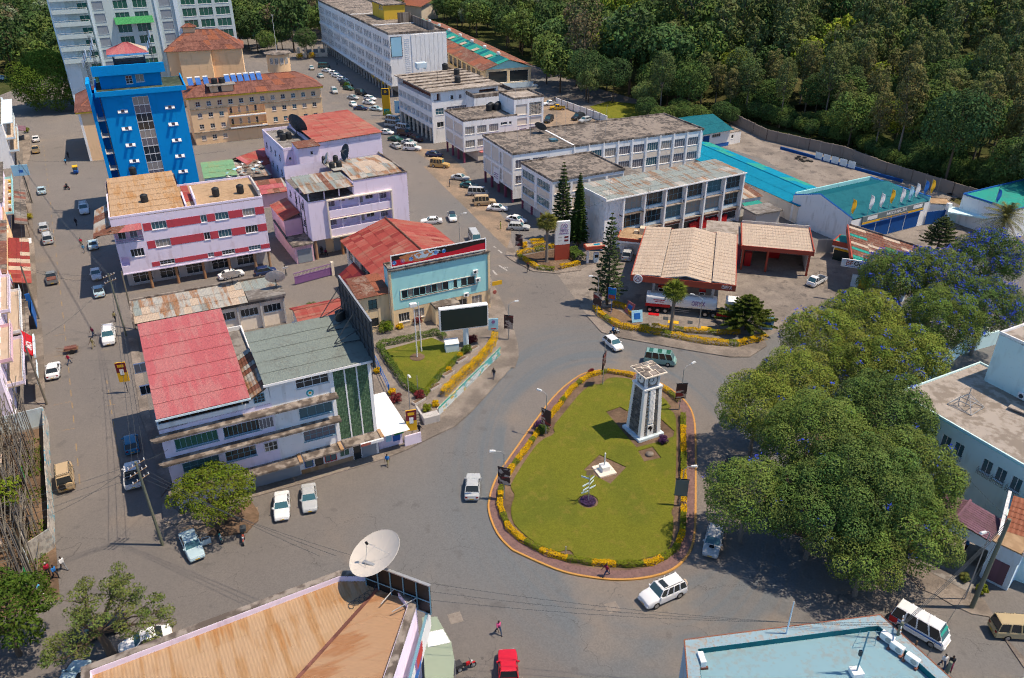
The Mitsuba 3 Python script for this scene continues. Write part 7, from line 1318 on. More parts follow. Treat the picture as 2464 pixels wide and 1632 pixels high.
def x_hatches(t,F):
 for i in range(3):obj('roof_hatch',MB(F).box(-1.7+1.25*i,-1.1+1.25*i,-.55,.55,1.983,2.02),'glass_green',t)
def x_frame(t,F):m=MB(F);[m.bar((x,y,1.0),(x,y,1.6),.03,4) for x in (-2.1,-.9,.3) for y in (-.78,.78)];m.path([(-2.1,-.78,1.6),(.3,-.78,1.6),(.3,.78,1.6),(-2.1,.78,1.6),(-2.1,-.78,1.6)],.03,4);obj('load_frame',m,'iron',t)
def x_door(t,F):obj('open_door',MB(F).box(.45,.52,.86,1.85,.35,.95),'car_ice',t);obj('door_frame',MB(F).path([(.48,.9,.95),(.48,1.0,1.35),(.48,1.7,1.3),(.48,1.84,.95)],.03,4),'car_ice',t)
def x_load(t,F):obj('load',MB(F).box(-2.3,-.9,-.7,.7,.69,1.15),'s_brown',t)
def x_canopy(t,F):obj('tonneau',MB(F).box(-2.35,-.85,-.8,.8,.9,.98),'car_dark',t)
CARS=[
('sedan',(-130.59,217.01),(-134.44,224.03),'white','white saloon parked farthest up the left street kerb'),('pickup',(-124.25,204.97),(-129.47,214.29),'beige','beige pickup with a dark open back parked on the left street'),('sedan',(-106.78,173.96),(-109.54,178.82),'ice','pale blue saloon parked alone by the left street kerb'),
('wagon',(-94.30,150.59),(-97.31,156.10),'silver','silver estate parked close behind another silver car on the left street'),('suv',(-90.08,144.01),(-93.46,150.00),'silver','silver off roader parked nose to tail behind a silver estate'),('pickup',(-80.19,125.90),(-83.25,131.42),'grey','dark grey pickup with a loaded bed driving up the left street',x_load),
('suv',(-94.15,167.17),(-90.71,160.34),'white','white off roader with a roof rack in the shade of the striped block',x_rack),('sedan',(-80.32,141.80),(-82.69,146.49),'ice','pale blue saloon with people beside it in the shade'),('sedan',(-75.85,132.62),(-73.32,127.93),'white','white saloon at the corner of the striped block'),('sedan',(-69.55,120.74),(-72.40,125.90),'ice','pale blue saloon parked behind the white one at the striped block corner'),
('suv',(-63.42,110.44),(-60.66,103.84),'white','white off roader facing down the left street beside the tall poles'),('sedan',(-64.66,95.05),(-66.58,99.38),'white','white saloon parked beside the red shop sign'),('safari',(-50.76,70.74),(-53.63,75.93),'beige','beige safari car with a spare wheel at the back by the hoarding',x_rear_rack),('hatch',(-46.22,77.89),(-48.18,81.70),'blue','blue hatchback in the shade of the corner block'),('pickup',(-43.42,71.29),(-45.62,76.10),'white','white pickup parked under the leaning pole in the shade',x_canopy),
('sedan',(-34.75,64.04),(-32.23,60.28),'ice','pale blue saloon with an open door under the feathery tree',x_door),('pickup',(-36.53,52.28),(-40.13,50.02),'dark','black double cab pickup under the sparse tree',x_canopy),('sedan',(-31.50,51.00),(-35.31,48.87),'white','white saloon parked against the tan roofed building'),('sedan',(-38.12,44.60),(-38.13,46.56),'ice','pale car half hidden at the corner of the tan roof'),
('sedan',(-26.25,70.81),(-25.01,65.82),'white','white saloon parked at an angle, left of the silver one'),('sedan',(-23.57,72.26),(-22.20,67.04),'silver','silver saloon parked at an angle, right of the white one'),('sedan',(-4.54,69.50),(-4.51,73.84),'silver','silver saloon driving up beside the yellow kerb of the roundabout'),('pickup',(-0.21,44.31),(-0.42,48.55),'red','bright red pickup at the bottom edge of the view'),
('suv',(16.83,56.75),(12.53,54.46),'white','white off roader with a sunroof driving round the island',x_spare),('wagon',(22.15,65.28),(20.21,60.25),'silver','silver estate with a bonnet scoop half in the tree shade',x_snorkel),('hatch',(14.40,106.91),(16.27,103.03),'white','white hatchback entering the roundabout at the top'),('van',(19.58,100.76),(23.77,99.66),'sage','pale green van with roof hatches behind the clock tower',x_hatches),
('hatch',(26.47,76.10),(24.97,73.05),'dark','dark car hidden under the big trees beside the roundabout'),('sedan',(42.02,91.95),(43.19,90.59),'ice','car glimpsed through a gap in the big trees'),('minibus',(36.23,52.97),(39.35,49.70),'white','white minibus with a red tail and a blue stripe',x_minibus),('van',(44.39,51.32),(49.15,51.01),'gold','gold van leaving at the right edge'),
('suv',(21.39,137.36),(22.33,140.75),'silver','silver off roader parked left of the big canopy'),('sedan',(0.05,158.28),(1.87,157.00),'white','white car behind the dark poster lamp at the arcade'),('wagon',(-0.17,153.57),(2.94,153.26),'silver','silver estate beside a person in red at the arcade'),('truck',(55.39,128.84),(51.84,125.68),'white','small white flatbed truck on the forecourt',x_frame),
('hatch',(-13.13,161.55),(-12.06,156.36),'white','white hatchback with a black roof driving down the main street',None,None,'dark'),('sedan',(-15.32,157.00),(-18.24,156.68),'white','white car half hidden behind the red roofed house'),('minibus',(-8.07,149.45),(-6.66,144.04),'silver','silver minibus behind the rooftop billboard'),
('sedan',(-14.70,186.77),(-10.17,185.08),'silver','silver saloon parked at the arcade, farthest up of its row'),('sedan',(-12.15,180.97),(-7.73,178.98),'teal','teal saloon parked second in the arcade row'),('van',(-10.18,174.80),(-5.34,174.42),'silver','silver van parked third in the arcade row'),('safari',(-8.52,167.88),(-3.50,168.60),'beige','tan safari car parked fourth in the arcade row'),('sedan',(-5.21,164.94),(-1.07,164.25),'white','white saloon parked next to the tan safari car'),
('safari',(-21.42,197.05),(-14.85,195.20),'tan','yellow tan safari car with a long body at the mouth of the car park'),('sedan',(-22.12,205.97),(-18.62,204.97),'navy','dark saloon beside the yellow tan safari car'),('suv',(-29.22,211.80),(-24.30,210.75),'white','white off roader nearest the arcade corner column'),('sedan',(-30.09,211.63),(-32.99,215.92),'silver','silver saloon with its front to the road by the green one'),('sedan',(-34.64,221.49),(-30.12,219.23),'green','dark green saloon parked on the main street'),('sedan',(-38.40,228.52),(-33.49,226.73),'white','white saloon standing out from the main street row'),('sedan',(-30.13,218.12),(-26.31,215.92),'silver','silver saloon behind the white off roader'),('suv',(-32.50,227.54),(-28.44,224.58),'maroon','dark maroon off roader in the middle of the main street row'),('wagon',(-28.80,222.26),(-24.51,218.86),'maroon','dark estate in shade by the arcade columns'),('van',(-33.66,233.03),(-29.73,230.56),'white','white van behind the maroon off roader'),('van',(-37.36,236.83),(-33.26,234.92),'silver','silver van near the blue signboard, front one'),('van',(-37.85,242.73),(-33.90,240.07),'ice','pale blue van near the blue signboard, rear one'),
('sedan',(-45.56,257.24),(-40.75,255.04),'ice','pale blue saloon left of the yellow sign tower'),('sedan',(-50.41,257.24),(-45.79,256.50),'navy','dark blue saloon left of the yellow sign tower'),('sedan',(-49.50,266.42),(-44.04,263.30),'white','white saloon above the dark blue one'),('wagon',(-49.76,272.41),(-44.90,269.15),'white','white estate second from the yellow sign tower'),('sedan',(-52.94,265.63),(-50.10,259.49),'white','white saloon pulling out of the row'),('sedan',(-55.83,273.69),(-50.53,270.42),'silver','silver saloon in the shadow of the slab office'),
('suv',(-63.40,287.05),(-59.30,276.57),'silver','silver off roader moving down the main street'),('suv',(-54.65,281.72),(-48.96,276.57),'dark','black off roader in the slab office row'),('sedan',(-59.86,288.44),(-54.83,284.84),'green','dark green car in the slab office row'),('suv',(-61.37,293.49),(-56.60,290.70),'dark','black car in the shade below the slab office'),('sedan',(-63.35,299.73),(-58.47,296.84),'navy','dark saloon next below the row of white ones'),
('sedan',(-65.30,304.68),(-59.55,300.71),'white','fourth white saloon in the slab office row'),('sedan',(-68.74,310.81),(-62.65,306.70),'white','third white saloon in the slab office row'),('sedan',(-70.63,316.09),(-64.83,311.85),'white','second white saloon in the slab office row'),('sedan',(-74.46,320.43),(-68.34,317.16),'white','first white saloon in the slab office row'),('van',(-76.93,327.18),(-71.56,327.18),'teal','dark teal van at the far end of the slab office row'),('hatch',(-79.99,328.29),(-76.96,319.33),'silver','small silver hatchback far up the main street'),('sedan',(-74.33,313.95),(-69.32,303.68),'silver','silver saloon driving down past the white row'),
('pickup',(17.05,257.24),(11.86,257.24),'yellow','yellow double cab pickup in the earth yard'),('pickup',(14.26,264.07),(10.31,262.53),'white','white pickup behind the yellow one'),('suv',(12.53,245.43),(9.62,238.12),'dark','black off roader at the cream stair tower'),('suv',(22.83,247.50),(17.47,242.06),'dark','black off roader by the white garden wall'),('wagon',(24.37,244.07),(19.58,239.42),'silver','silver estate beside the black off roader at the wall'),
('sedan',(-123.00,406.54),(-123.71,399.84),'dark','dark car in the lane behind the orange hotel'),('sedan',(-122.48,406.54),(-122.22,398.20),'navy','dark blue car under the trees behind the turret'),('suv',(-114.17,380.28),(-109.31,371.45),'teal','dark off roader under the trees near the turret mast'),('sedan',(-86.58,131.66),(-129.07,199.83),'white','')][:-1]
CARS+=[('hatch',(-45.93,130.71),(-43.08,132.14),'navy','dark blue car behind the rusty roof with the dishes'),('sedan',(-52.07,128.84),(-48.51,131.18),'white','white car partly hidden behind the grey satellite dish'),('sedan',(-47.81,156.36),(-44.96,150.25),'navy','dark blue car in the narrow lane beside the lilac annexe'),('sedan',(-239.42,406.54),(-234.84,404.84),'ice','pale car under the palm at the top left'),('sedan',(-191.53,306.70),(-186.46,302.68),'ice','pale car by the big tree at the left edge'),('sedan',(170.13,491.76),(175.51,496.65),'silver','silver car in the villa car park')]
CATS={'suv': 'off-road car','sedan': 'car','hatch': 'car','wagon': 'car','van': 'van','minibus': 'minibus','pickup': 'pickup','safari': 'safari car','truck': 'truck'}
for c in CARS:
 place_car(c[0],c[1],c[2],c[3],c[5-1],CATS[c[0]],extra=c[5] if len(c)>5 else None,roofcol=c[7] if len(c)>7 else None)
# tanker lorry
t=thing('tanker_lorry','white fuel tanker lorry with a red lower rear parked at the canopy','lorry');A,B=np.array((22.14,117.67)),np.array((36.79,114.56));f=Frame(tuple(A),math.degrees(math.atan2(*(B-A)[::-1])));TL=float(np.linalg.norm(B-A))
n=20;V=[];F_=[]
for x,s in ((.0,.93),(.12,1),(TL-3.9,1),(TL-3.75,.93)):V+=[(x,1.18*s*math.copysign(abs(math.cos(q))**.6,math.cos(q)),2.15+1.0*s*math.copysign(abs(math.sin(q))**.6,math.sin(q))) for q in np.arange(n)*2*math.pi/n]
for k in range(3):F_+=[[k*n+i,k*n+(i+1) % n,(k+1)*n+(i+1) % n,(k+1)*n+i] for i in range(n)]
v=np.array(V);ff=np.array(F_);ff=np.vstack([ff[:,:3],ff[:,[0,2,3]],[[0,i+1,i] for i in range(1,n-1)],[[3*n,3*n+i,3*n+i+1] for i in range(1,n-1)]])
obj('tank',MB(f).add(v,ff),'whitep',t,40);obj('catwalk',MB(f).box(.6,TL-4.4,-.35,.35,3.16,3.3),'steel',t);obj('chassis',MB(f).box(.0,TL-.3,-.5,.5,.75,1.1),'iron',t);obj('rear_panel',MB(f).box(-.02,3.9,-1.2,-1.16,1.15,1.65).box(-.06,-.01,-1.1,1.1,.9,1.5),'red',t);obj('side_lettering',MB(f).box(1.2,3.0,-1.19,-1.185,2.3,2.45).box(1.4,2.9,-1.19,-1.185,2.0,2.12),'red',t);letters(t,f,'ORYX',7.2,-1.19,1.95,.75,'mauve',width=2.2)
obj('cab',MB(f).hexa([(TL-2.3,-1.2,.6),(TL,-1.2,.6),(TL,1.2,.6),(TL-2.3,1.2,.6),(TL-2.3,-1.15,3.2),(TL-.35,-1.1,3.2),(TL-.35,1.1,3.2),(TL-2.3,1.15,3.2)]),'whitep',t);obj('windscreen',MB(f).quad((TL-.1,-1.05,1.8),(TL-.1,1.05,1.8),(TL-.32,1.0,2.9),(TL-.32,-1.0,2.9)),'glass',t);obj('side_window',MB(f).box(TL-1.4,TL-.5,-1.21,-1.15,1.9,2.7),'glass',t);obj('cab_skirt',MB(f).box(TL-3.6,TL-1.2,-1.24,-1.2,.5,1.1).box(TL-.9,TL+.05,-1.22,1.22,.45,.95),'red',t);obj('side_guard',MB(f).box(4.6,7.0,-1.15,-1.1,.6,.66).box(4.6,7.0,-1.15,-1.1,.9,.96),'steel',t)
for x in (.7,1.95,3.2,TL-5.4,TL-4.1,TL-1.1):
 for s in (-1,1):w=obj('wheel',MB(f).bar((x,s*.72,.5),(x,s*1.18,.5),.5,16),'rubber',t,40);obj('hub',MB(f).bar((x,s*1.18,.5),(x,s*1.2,.5),.27,12),'hub',w)
# two wheelers
def bike(q,ang,m,label,box=None,name='motorcycle'):
 t=thing(name,label,'motorcycle');f=Frame(q,ang);
 for x in (-.62,.65):w=obj('wheel',MB(f).bar((x,-.05,.3),(x,.05,.3),.3,16),'rubber',t,40);obj('hub',MB(f).bar((x,-.06,.3),(x,.06,.3),.2,10),'steel',w)
 obj('tank',MB(f).hexa([(-.05,-.13,.65),(.4,-.12,.7),(.4,.12,.7),(-.05,.13,.65),(0,-.1,.88),(.35,-.08,.92),(.35,.08,.92),(0,.1,.88)]),m,t);obj('seat',MB(f).box(-.75,-.05,-.13,.13,.72,.82),'black',t);obj('engine',MB(f).box(-.15,.25,-.14,.14,.3,.62),'iron',t);obj('fork',MB(f).bar((.65,-.08,.3),(.42,-.08,.95),.025).bar((.65,.08,.3),(.42,.08,.95),.025),'steel',t);obj('handlebar',MB(f).bar((.38,-.36,1.02),(.38,.36,1.02),.02),'iron',t);obj('headlight',MB(f).bar((.48,0,.88),(.58,0,.88),.09,10),'lamp_glass',t);obj('mudguard',MB(f).box(-.9,-.5,-.07,.07,.6,.64).box(.5,.85,-.07,.07,.6,.64),m,t)
 if box:obj('cargo_box',MB(f).box(-1.1,-.45,-.3,.3,.82,1.25),box,t)
 return f
bike((-31.03,63.57),-60,'s_teal','dark green motorcycle parked under the feathery tree');bike((-28.48,63.41),-75,'brick_red','orange motorcycle parked beside the dark green one','iron');bike((-4.04,47.31),25,'red','red motorcycle with a dark box at the pavement by the tan roof','frame_dark')
t=thing('three_wheeler','blue and orange three wheeler taxi in the shade of the striped block','three-wheeler');f=Frame((-107.29,191.03),-62);obj('body',MB(f).hexa([(-1.2,-.6,.3),(1.0,-.5,.3),(1.0,.5,.3),(-1.2,.6,.3),(-1.2,-.6,1.0),(1.2,-.35,1.0),(1.2,.35,1.0),(-1.2,.6,1.0)]),'blue',t);obj('hood',MB(f).box(-1.2,.5,-.6,.6,1.6,1.75),'yellow',t);obj('rear_panel',MB(f).box(-1.2,-1.1,-.6,.6,1.0,1.6),'brick_red',t);obj('windscreen',MB(f).quad((.9,-.5,1.0),(.9,.5,1.0),(.5,.5,1.6),(.5,-.5,1.6)),'glass',t)
for x,y in ((1.1,0),(-.8,-.55),(-.8,.55)):obj('wheel',MB(f).bar((x,y-.06,.22),(x,y+.06,.22),.22,12),'rubber',t)
t=thing('handcart','wooden handcart loaded with boards on the left street','cart');f=Frame((-66.02,103.27),25);obj('deck',MB(f).box(-1.0,1.0,-.6,.6,.55,.62),'wood',t);obj('load',MB(f).box(-.8,.8,-.45,.45,.62,.95),'s_brown',t);obj('handle',MB(f).bar((-1,-.4,.6),(-1.9,-.4,.9),.03).bar((-1,.4,.6),(-1.9,.4,.9),.03),'wood',t)
for y in (-.68,.68):obj('wheel',MB(f).bar((.1,y-.04,.36),(.1,y+.04,.36),.36,14),'rubber',t)

# ------------------------------------------------------------------ people
import manifold3d as m3
def ball(c,r,n=10):return m3.Manifold.sphere(r,n).translate([float(x) for x in c])
def bone(a,b,ra,rb,n=10):return m3.Manifold.batch_hull([ball(a,ra,n),ball(b,rb,n)])
def tri(man,ln=.05,it=6):
 mm=man.refine_to_length(ln).to_mesh();tm=trimesh.Trimesh(mm.vert_properties[:,:3],mm.tri_verts);
 if it:trimesh.smoothing.filter_taubin(tm,iterations=it)
 return tm
def figure(pose):
 """facing +x, standing at the origin; returns parts"""
 walk={'walk': .26,'stride': .34,'stand': .04,'sit': 0,'ride': 0}[pose];sit=pose in ('sit','ride');hz=.5 if pose=='sit' else .86 if pose=='ride' else .92
 J={};hip=np.array([0,0,hz]);chest=hip+[.02 if not sit else .04,0,.36];neck=hip+[.03,0,.55];head=hip+[.06,0,.72]
 legs,shoes,sleeves,skin=[],[],[],[]
 for s in (-1,1):
  h=hip+[0,.10*s,0]
  if sit:kn=h+[.42,.06*s,-.02];an=kn+[.02 if pose=='sit' else -.15,0,-.42 if pose=='sit' else -.44]
  else:kn=h+[walk*s*.62+.05,.005*s,-.43];an=h+[walk*s-(.10 if s<0 and walk>.1 else 0),0,-.84+(.03 if s<0 else 0)]
  legs+=[bone(h,kn,.10,.068),bone(kn,an,.066,.05)];shoes.append(bone(an+[-.03,0,-.04],an+[.15,0,-.045],.045,.04))
  sh=chest+[0,.19*s,.12]
  if pose=='ride': el=sh+[.18,.06*s,-.24];ha=el+[.24,-.04*s,-.02]
  elif pose=='sit': el=sh+[.04,.05*s,-.28];ha=el+[.22,-.06*s,-.05]
  else:el=sh+[-walk*s*.45,.05*s,-.29];ha=el+[-walk*s*.4+.10,0,-.24]
  sleeves.append(bone(sh,el,.062,.05));skin+=[bone(el,ha,.042,.031)]
  d=(ha-el)/np.linalg.norm(ha-el);pm=ha+d*.05;skin.append(bone(ha,pm+d*.03,.03,.036));side=np.array([-d[2],0,d[0]])
  for k,(o,l_) in enumerate(((-.027,.062),(-.009,.075),(.009,.07),(.027,.055))):b=pm+d*.045+side*o;e=b+d*l_*.5+np.array([.006,0,0]);skin+=[bone(b,e,.010,.009,6),bone(e,e+d*l_*.45+np.array([.014,0,-.004]),.009,.008,6)]
  th=ha+d*.02;skin.append(bone(th,th+d*.05+side*-.055,.013,.010,6))
 torso=m3.Manifold.batch_hull([ball(hip+[0,.09,.05],.10),ball(hip+[0,-.09,.05],.10),ball(chest+[0,.15,.10],.085),ball(chest+[0,-.15,.10],.085),ball(chest+[.05,0,0],.11)])
 pelvis=m3.Manifold.batch_hull([ball(hip+[0,.09,0],.105),ball(hip+[0,-.09,0],.105),ball(hip+[0,0,.1],.11)])
 hd=[bone(neck-[.01,0,.08],neck+[.02,0,.05],.055,.05),m3.Manifold.batch_hull([ball(head+[-.015,0,.03],.092),ball(head+[.03,0,-.06],.062),ball(head+[.015,0,.02],.085)]),bone(head+[.085,0,.0],head+[.098,0,-.03],.012,.016,6),bone(head+[.07,-.025,-.068],head+[.07,.025,-.068],.012,.012,6),ball(head+[0,.088,-.01],.022,6),ball(head+[0,-.088,-.01],.022,6)]
 eyes=m3.Manifold.batch_boolean([ball(head+[.078,y,.012],.012,6) for y in (-.033,.033)],m3.OpType.Add)
 U=lambda l:m3.Manifold.batch_boolean(l,m3.OpType.Add)
 hair=m3.Manifold.batch_hull([ball(head+[-.035,0,.045],.088),ball(head+[.01,0,.065],.075)])
 return {'body': tri(U(hd+skin),.03,4),'shirt': tri(U([torso]+sleeves),.06,6),'trousers': tri(U([pelvis]+legs),.06,6),'shoes': tri(U(shoes),.06,3),'hair': tri(hair,.06,3),'eyes': tri(eyes,.05,0)}
FIG={}
mat('skin',(0.085,0.045,0.028),.6);mat('hair',(0.012,0.010,0.010),.9);mat('cloth_blue',(0.03,0.18,0.50),.9);mat('cloth_sky',(0.10,0.42,0.70),.9);mat('cloth_red',(0.42,0.02,0.05),.9);mat('cloth_pink',(0.60,0.10,0.25),.9);mat('cloth_dark',(0.02,0.022,0.03),.9);mat('cloth_white',(0.68,0.68,0.68),.9);mat('cloth_khaki',(0.28,0.24,0.12),.9);mat('cloth_jean',(0.035,0.06,0.12),.9);mat('cloth_wine',(0.20,0.02,0.06),.9);mat('cloth_lime',(0.40,0.42,0.12),.9);mat('cloth_grey',(0.20,0.21,0.23),.9)
def person(q,ang,pose,shirt,trousers,label,z=0.0,hat=None,skirt=None,group=None,scale=1.0):
 if pose not in FIG:FIG[pose]={k:mikit.ply(v,None,True) for k,v in figure(pose).items()}
 t=thing('person',label,'person',group);tw=T().translate([q[0],q[1],z]).rotate([0,0,1],ang).scale(scale)
 for k,m in (('body','skin'),('shirt','cloth_'+shirt),('trousers','cloth_'+trousers),('shoes','black'),('hair','hair' if not hat else hat),('eyes','whitep')):scene[numbered(t+'__'+('hat' if k=='hair' and hat else k))]={**FIG[pose][k],'to_world': tw,'bsdf': {'type': 'ref','id': m}}
 if skirt:f=Frame(q,ang);obj('skirt',MB(f).lathe((0,0,z),[(.24,.35),(.19,.75),(.15,.98)],12),'cloth_'+skirt,t,True)
 return t
person((9.48,58.26),200,'stride','wine','jean','person in a wine red top and jeans walking on the island path',.13);person((-14.92,76.12),-100,'walk','blue','khaki','person in a blue shirt and light trousers crossing below the corner block')
person((-11.75,82.29),60,'walk','dark','dark','person in dark clothes walking past the garden steps',.13);person((-2.58,95.70),-110,'walk','dark','jean','person in a dark jacket walking below the green banner',.13);person((-64.66,99.79),60,'stride','red','jean','person in a red shirt pushing the loaded handcart')
person((-63.36,104.59),-110,'stride','khaki','khaki','person in khaki walking on the left street beside the white off roader');person((-63.79,113.24),100,'walk','khaki','dark','person in brown standing by the tall poles',0);person((-64.96,108.15),-120,'walk','wine','jean','person in a wine red top beside the parked white off roader')
person((-90.18,155.45),-90,'walk','dark','dark','person in black walking in the shade of the striped block');person((-81.97,141.29),80,'walk','sky','grey','person in a sky blue shirt beside the pale blue saloon');person((-83.97,144.53),120,'stand','red','khaki','person in a red top at the front of the pale blue saloon')
person((-113.21,198.04),-80,'walk','sky','dark','person in a bright blue shirt far up the shaded street');person((-115.50,204.06),-80,'stand','dark','dark','person in dark clothes behind the one in bright blue')
person((-45.53,59.26),150,'stride','white','grey','person in a white shirt stepping towards the site gate');person((-46.69,58.47),-40,'stand','red','dark','person in a red top and pale cap at the site corner',0,'cloth_white');person((-45.79,58.12),-20,'walk','blue','dark','person in a blue jacket beside the one in red',0);person((-46.09,55.73),160,'stride','sky','white','person in sky blue and white trousers below the left edge tree')
person((38.18,47.54),-100,'walk','white','jean','person in a white shirt below the minibus');person((38.77,47.36),-110,'walk','dark','wine','person in a dark top and skirt below the minibus',0,None,'dark');person((47.39,61.88),170,'stand','blue','dark','person in uniform blue at the gatehouse');person((-1.24,51.22),-60,'stride','pink','jean','person in pink walking in the open road')
person((2.91,132.10),-140,'stride','dark','dark','person in black with a red cap by the station sign',.13,'cloth_red');person((-14.59,180.76),200,'stand','grey','dark','person in grey standing by the arcade car row');person((-2.31,153.61),180,'stand','lime','lime','person in pale green standing by the parked cars');person((-36.18,140.24),-60,'stand','dark','dark','person in dark clothes at the lilac block shutters',0);person((-35.46,140.24),-60,'sit','wine','dark','person in wine red seated at the lilac block shutters',0)
person((-70.15,332.73),-60,'walk','grey','dark','person in grey at the slab office arcade');person((-51.80,134.41),-70,'walk','sky','jean','person in blue under the striped block arcade');person((32.11,66.97),-100,'walk','red','jean','person in red under the big trees');person((54.04,94.89),60,'walk','lime','dark','person in green in the shade behind the hotel');person((1.85,154.71),-100,'stand','red','dark','person in red beside the silver estate');person((-239.71,419.03),-90,'walk','white','dark','person in white far away under the palm')
k=bike((15.90,108.71),20,'p_paleblue','motorcycle with a rider behind the white hatchback');person((k.xy(-.25,0)),20,'ride','blue','dark','person in blue with a red helmet riding behind the white hatchback',0.0,'red')
k=bike((-103.52,178.63),160,'red','motorcycle ridden across the left street');person((k.xy(-.25,0)),160,'ride','dark','dark','person with a yellow helmet riding across the left street',0.0,'yellow')

# ------------------------------------------------------------------ lamps, poles, signs, wires
def c_post(seed):
 def fn(p,n,uv):
  k=fbm(p.x*1.6+seed,p.y*1.6,p.z*2.0,3);return mix((0.05,0.03,0.03),mix((0.42,0.36,0.32),(0.20,0.03,0.03),smoothstep(.5,.55,fbm(p.x,p.y,p.z*2+seed,2))),smoothstep(.50,.56,k))
 return fn
scene['m_poster']={'type': 'twosided','b': pr(proc(c_post(3)),.6,.3)}
def lamp(base,h,ang,arm,label,poster=None,z=0.0,pm='m_poster'):
 t=thing('street_lamp',label,'street lamp');x,y=base;a=math.radians(ang);tx,ty=x+arm*math.cos(a),y+arm*math.sin(a)
 obj('pole',MB().bar((x,y,z),(x,y,h),.07,7,.05),'steel',t)
 if arm:obj('arm',MB().path([(x,y,h),(x+.3*(tx-x),y+.3*(ty-y),h+.35),(tx,ty,h+.45)],.035,5),'steel',t);f=Frame((tx,ty),ang);obj('lamp_head',MB(f).hexa([(-.3,-.12,h+.40),(.45,-.15,h+.40),(.45,.15,h+.40),(-.3,.12,h+.40),(-.25,-.08,h+.55),(.35,-.1,h+.58),(.35,.1,h+.58),(-.25,.08,h+.55)]),'lamp_glass',t)
 if poster:
  zc,pa=poster;f=Frame((x,y),pa);k=obj('poster_board',MB(f).box(-.7,.7,-.1,.1,zc,zc+2.2),pm,t);obj('poster_frame',MB(f).box(-.76,.76,-.08,.08,zc-.06,zc-.003).box(-.76,.76,-.08,.08,zc+2.203,zc+2.26),'black',t)
lamp((12.67,94.04),6.9,30,0,'pole with a narrow poster at the back of the island',(3.0,70),.2);lamp((4.29,82.36),6.0,150,1.0,'street lamp with a dark poster on the left edge of the island',(1.6,-40),.2);lamp((22.23,87.85),6.4,35,1.6,'street lamp with a red topped poster right of the clock tower',(2.0,5),.2);lamp((18.78,68.87),5.2,0,1.0,'street lamp with a green poster by the right hand hedge',(1.6,-8),.2,'s_green');lamp((-0.87,69.97),6.5,185,1.2,'street lamp with a black and white poster at the left kerb of the island',(2.3,-20),.15)
lamp((-0.51,107.11),6.0,20,1.2,'street lamp with a grey poster beside the black screen',(2.0,-15),.13);lamp((1.33,139.45),6.0,30,0,'pole with a dark poster at the station sign island',(2.2,-20));lamp((13.77,114.94),6.8,185,1.2,'street lamp with a dark poster before the tall araucaria',(2.0,-25));lamp((29.16,109.41),5.8,150,1.6,'thin lamp post in front of the tanker lorry',None);lamp((-13.52,87.60),5.4,-60,.5,'lamp at the end of the garden lawn',None)
lamp((44.07,55.31),8.5,200,.9,'lamp on a thin pole beside the leaning timber pole',None);lamp((-26.43,231.61),5,10,.8,'small lamp before the arcade office',None);lamp((7.8,36.0),8.0,170,1.0,'lamp head at the bottom edge in front of the blue roof',None);lamp((40.5,36.0),6.5,20,1.0,'lamp head at the bottom right corner',None);lamp((2.44,166.47),5.5,180,.8,'lamp at the arcade of the cream office',None);lamp((-12.91,91.82),3.0,0,0,'short white lamp stick on the garden lawn',None);lamp((-10.32,146.48),5.5,20,1.2,'lamp behind the rooftop billboard',None);lamp((62.17,157.21),5,170,.4,'small white lamp by the block wall',None)
def upole(base,h,lean,label,arms=0,m='pole',r=.15):
 t=thing('utility_pole',label,'utility pole');x,y=base;top=(x+lean[0],y+lean[1],h);obj('shaft',MB().bar((x,y,0),top,r,9,r*.75),m,t);P_=[]
 for i in range(arms):
  z=h-.35-.9*i;s=z/h;c=(x+lean[0]*s,y+lean[1]*s);a=math.radians(60+0*i);d=(math.cos(a)*1.0,math.sin(a)*1.0);obj('cross_arm',MB().bar((c[0]-d[0],c[1]-d[1],z),(c[0]+d[0],c[1]+d[1],z),.06,4),'wood',t);ins=MB()
  for k in (-.9,-.4,.4,.9):ins.bar((c[0]+d[0]*k,c[1]+d[1]*k,z),(c[0]+d[0]*k,c[1]+d[1]*k,z+.25),.05,6)
  obj('insulator',ins,'whitep',t)
 return top
U1=upole((-36.88,62.76),11,(-.35,0),'tall greenish timber pole in front of the corner block',3,'polegreen',.17);U2=upole((-76.37,113.80),9.3,(-.3,.2),'brown timber pole in front of the pinkish shop row canopy');U3=upole((-60.01,108.36),10.6,(-.2,0),'timber pole with cross arms at the striped block corner',2,'polegreen');U4=upole((-106.89,169.65),9.5,(-.3,.2),'thick dark pole with a blue signboard on the left street');U5=upole((44.25,54.29),11.2,(.25,0),'thick greenish timber pole at the gatehouse corner',0,'polegreen',.22);U6=upole((-47.00,56.85),7.5,(-.4,.3),'brown timber pole at the building site corner');U7=upole((-62.63,89.28),9,(-.35,.2),'bent dark pole beside the red shop sign');U8=upole((-59.45,110.49),9.5,(-.5,1.2),'second timber pole behind the crossarm pole',0)
V1=upole((30.6,44.2),9.4,(.5,.1),'yellowish post behind the blue roof, left one of three',1,'polegreen',.17);V2=upole((32.0,43.4),8.2,(.2,.1),'thin brown post behind the blue roof, middle one of three',0,'wood',.1);V3=upole((33.4,41.2),8.6,(.3,0),'yellowish post behind the blue roof, right one of three',0,'polegreen',.17)
def wire(A,B,label,sag=.6,r=.02,n=10):
 A,B=np.array(A),np.array(B);pts=[tuple(A+(B-A)*t-np.array([0,0,4*sag*t*(1-t)])) for t in np.linspace(0,1,n+1)];k=obj('overhead_wire',MB().path(pts,r,4),'iron');tag(k,label,'wire','overhead wires strung between the poles')
WL='thin overhead wire strung between poles and roofs'
up=lambda q,x,y,z:(q[0]+x,q[1]+y,q[2]+z)
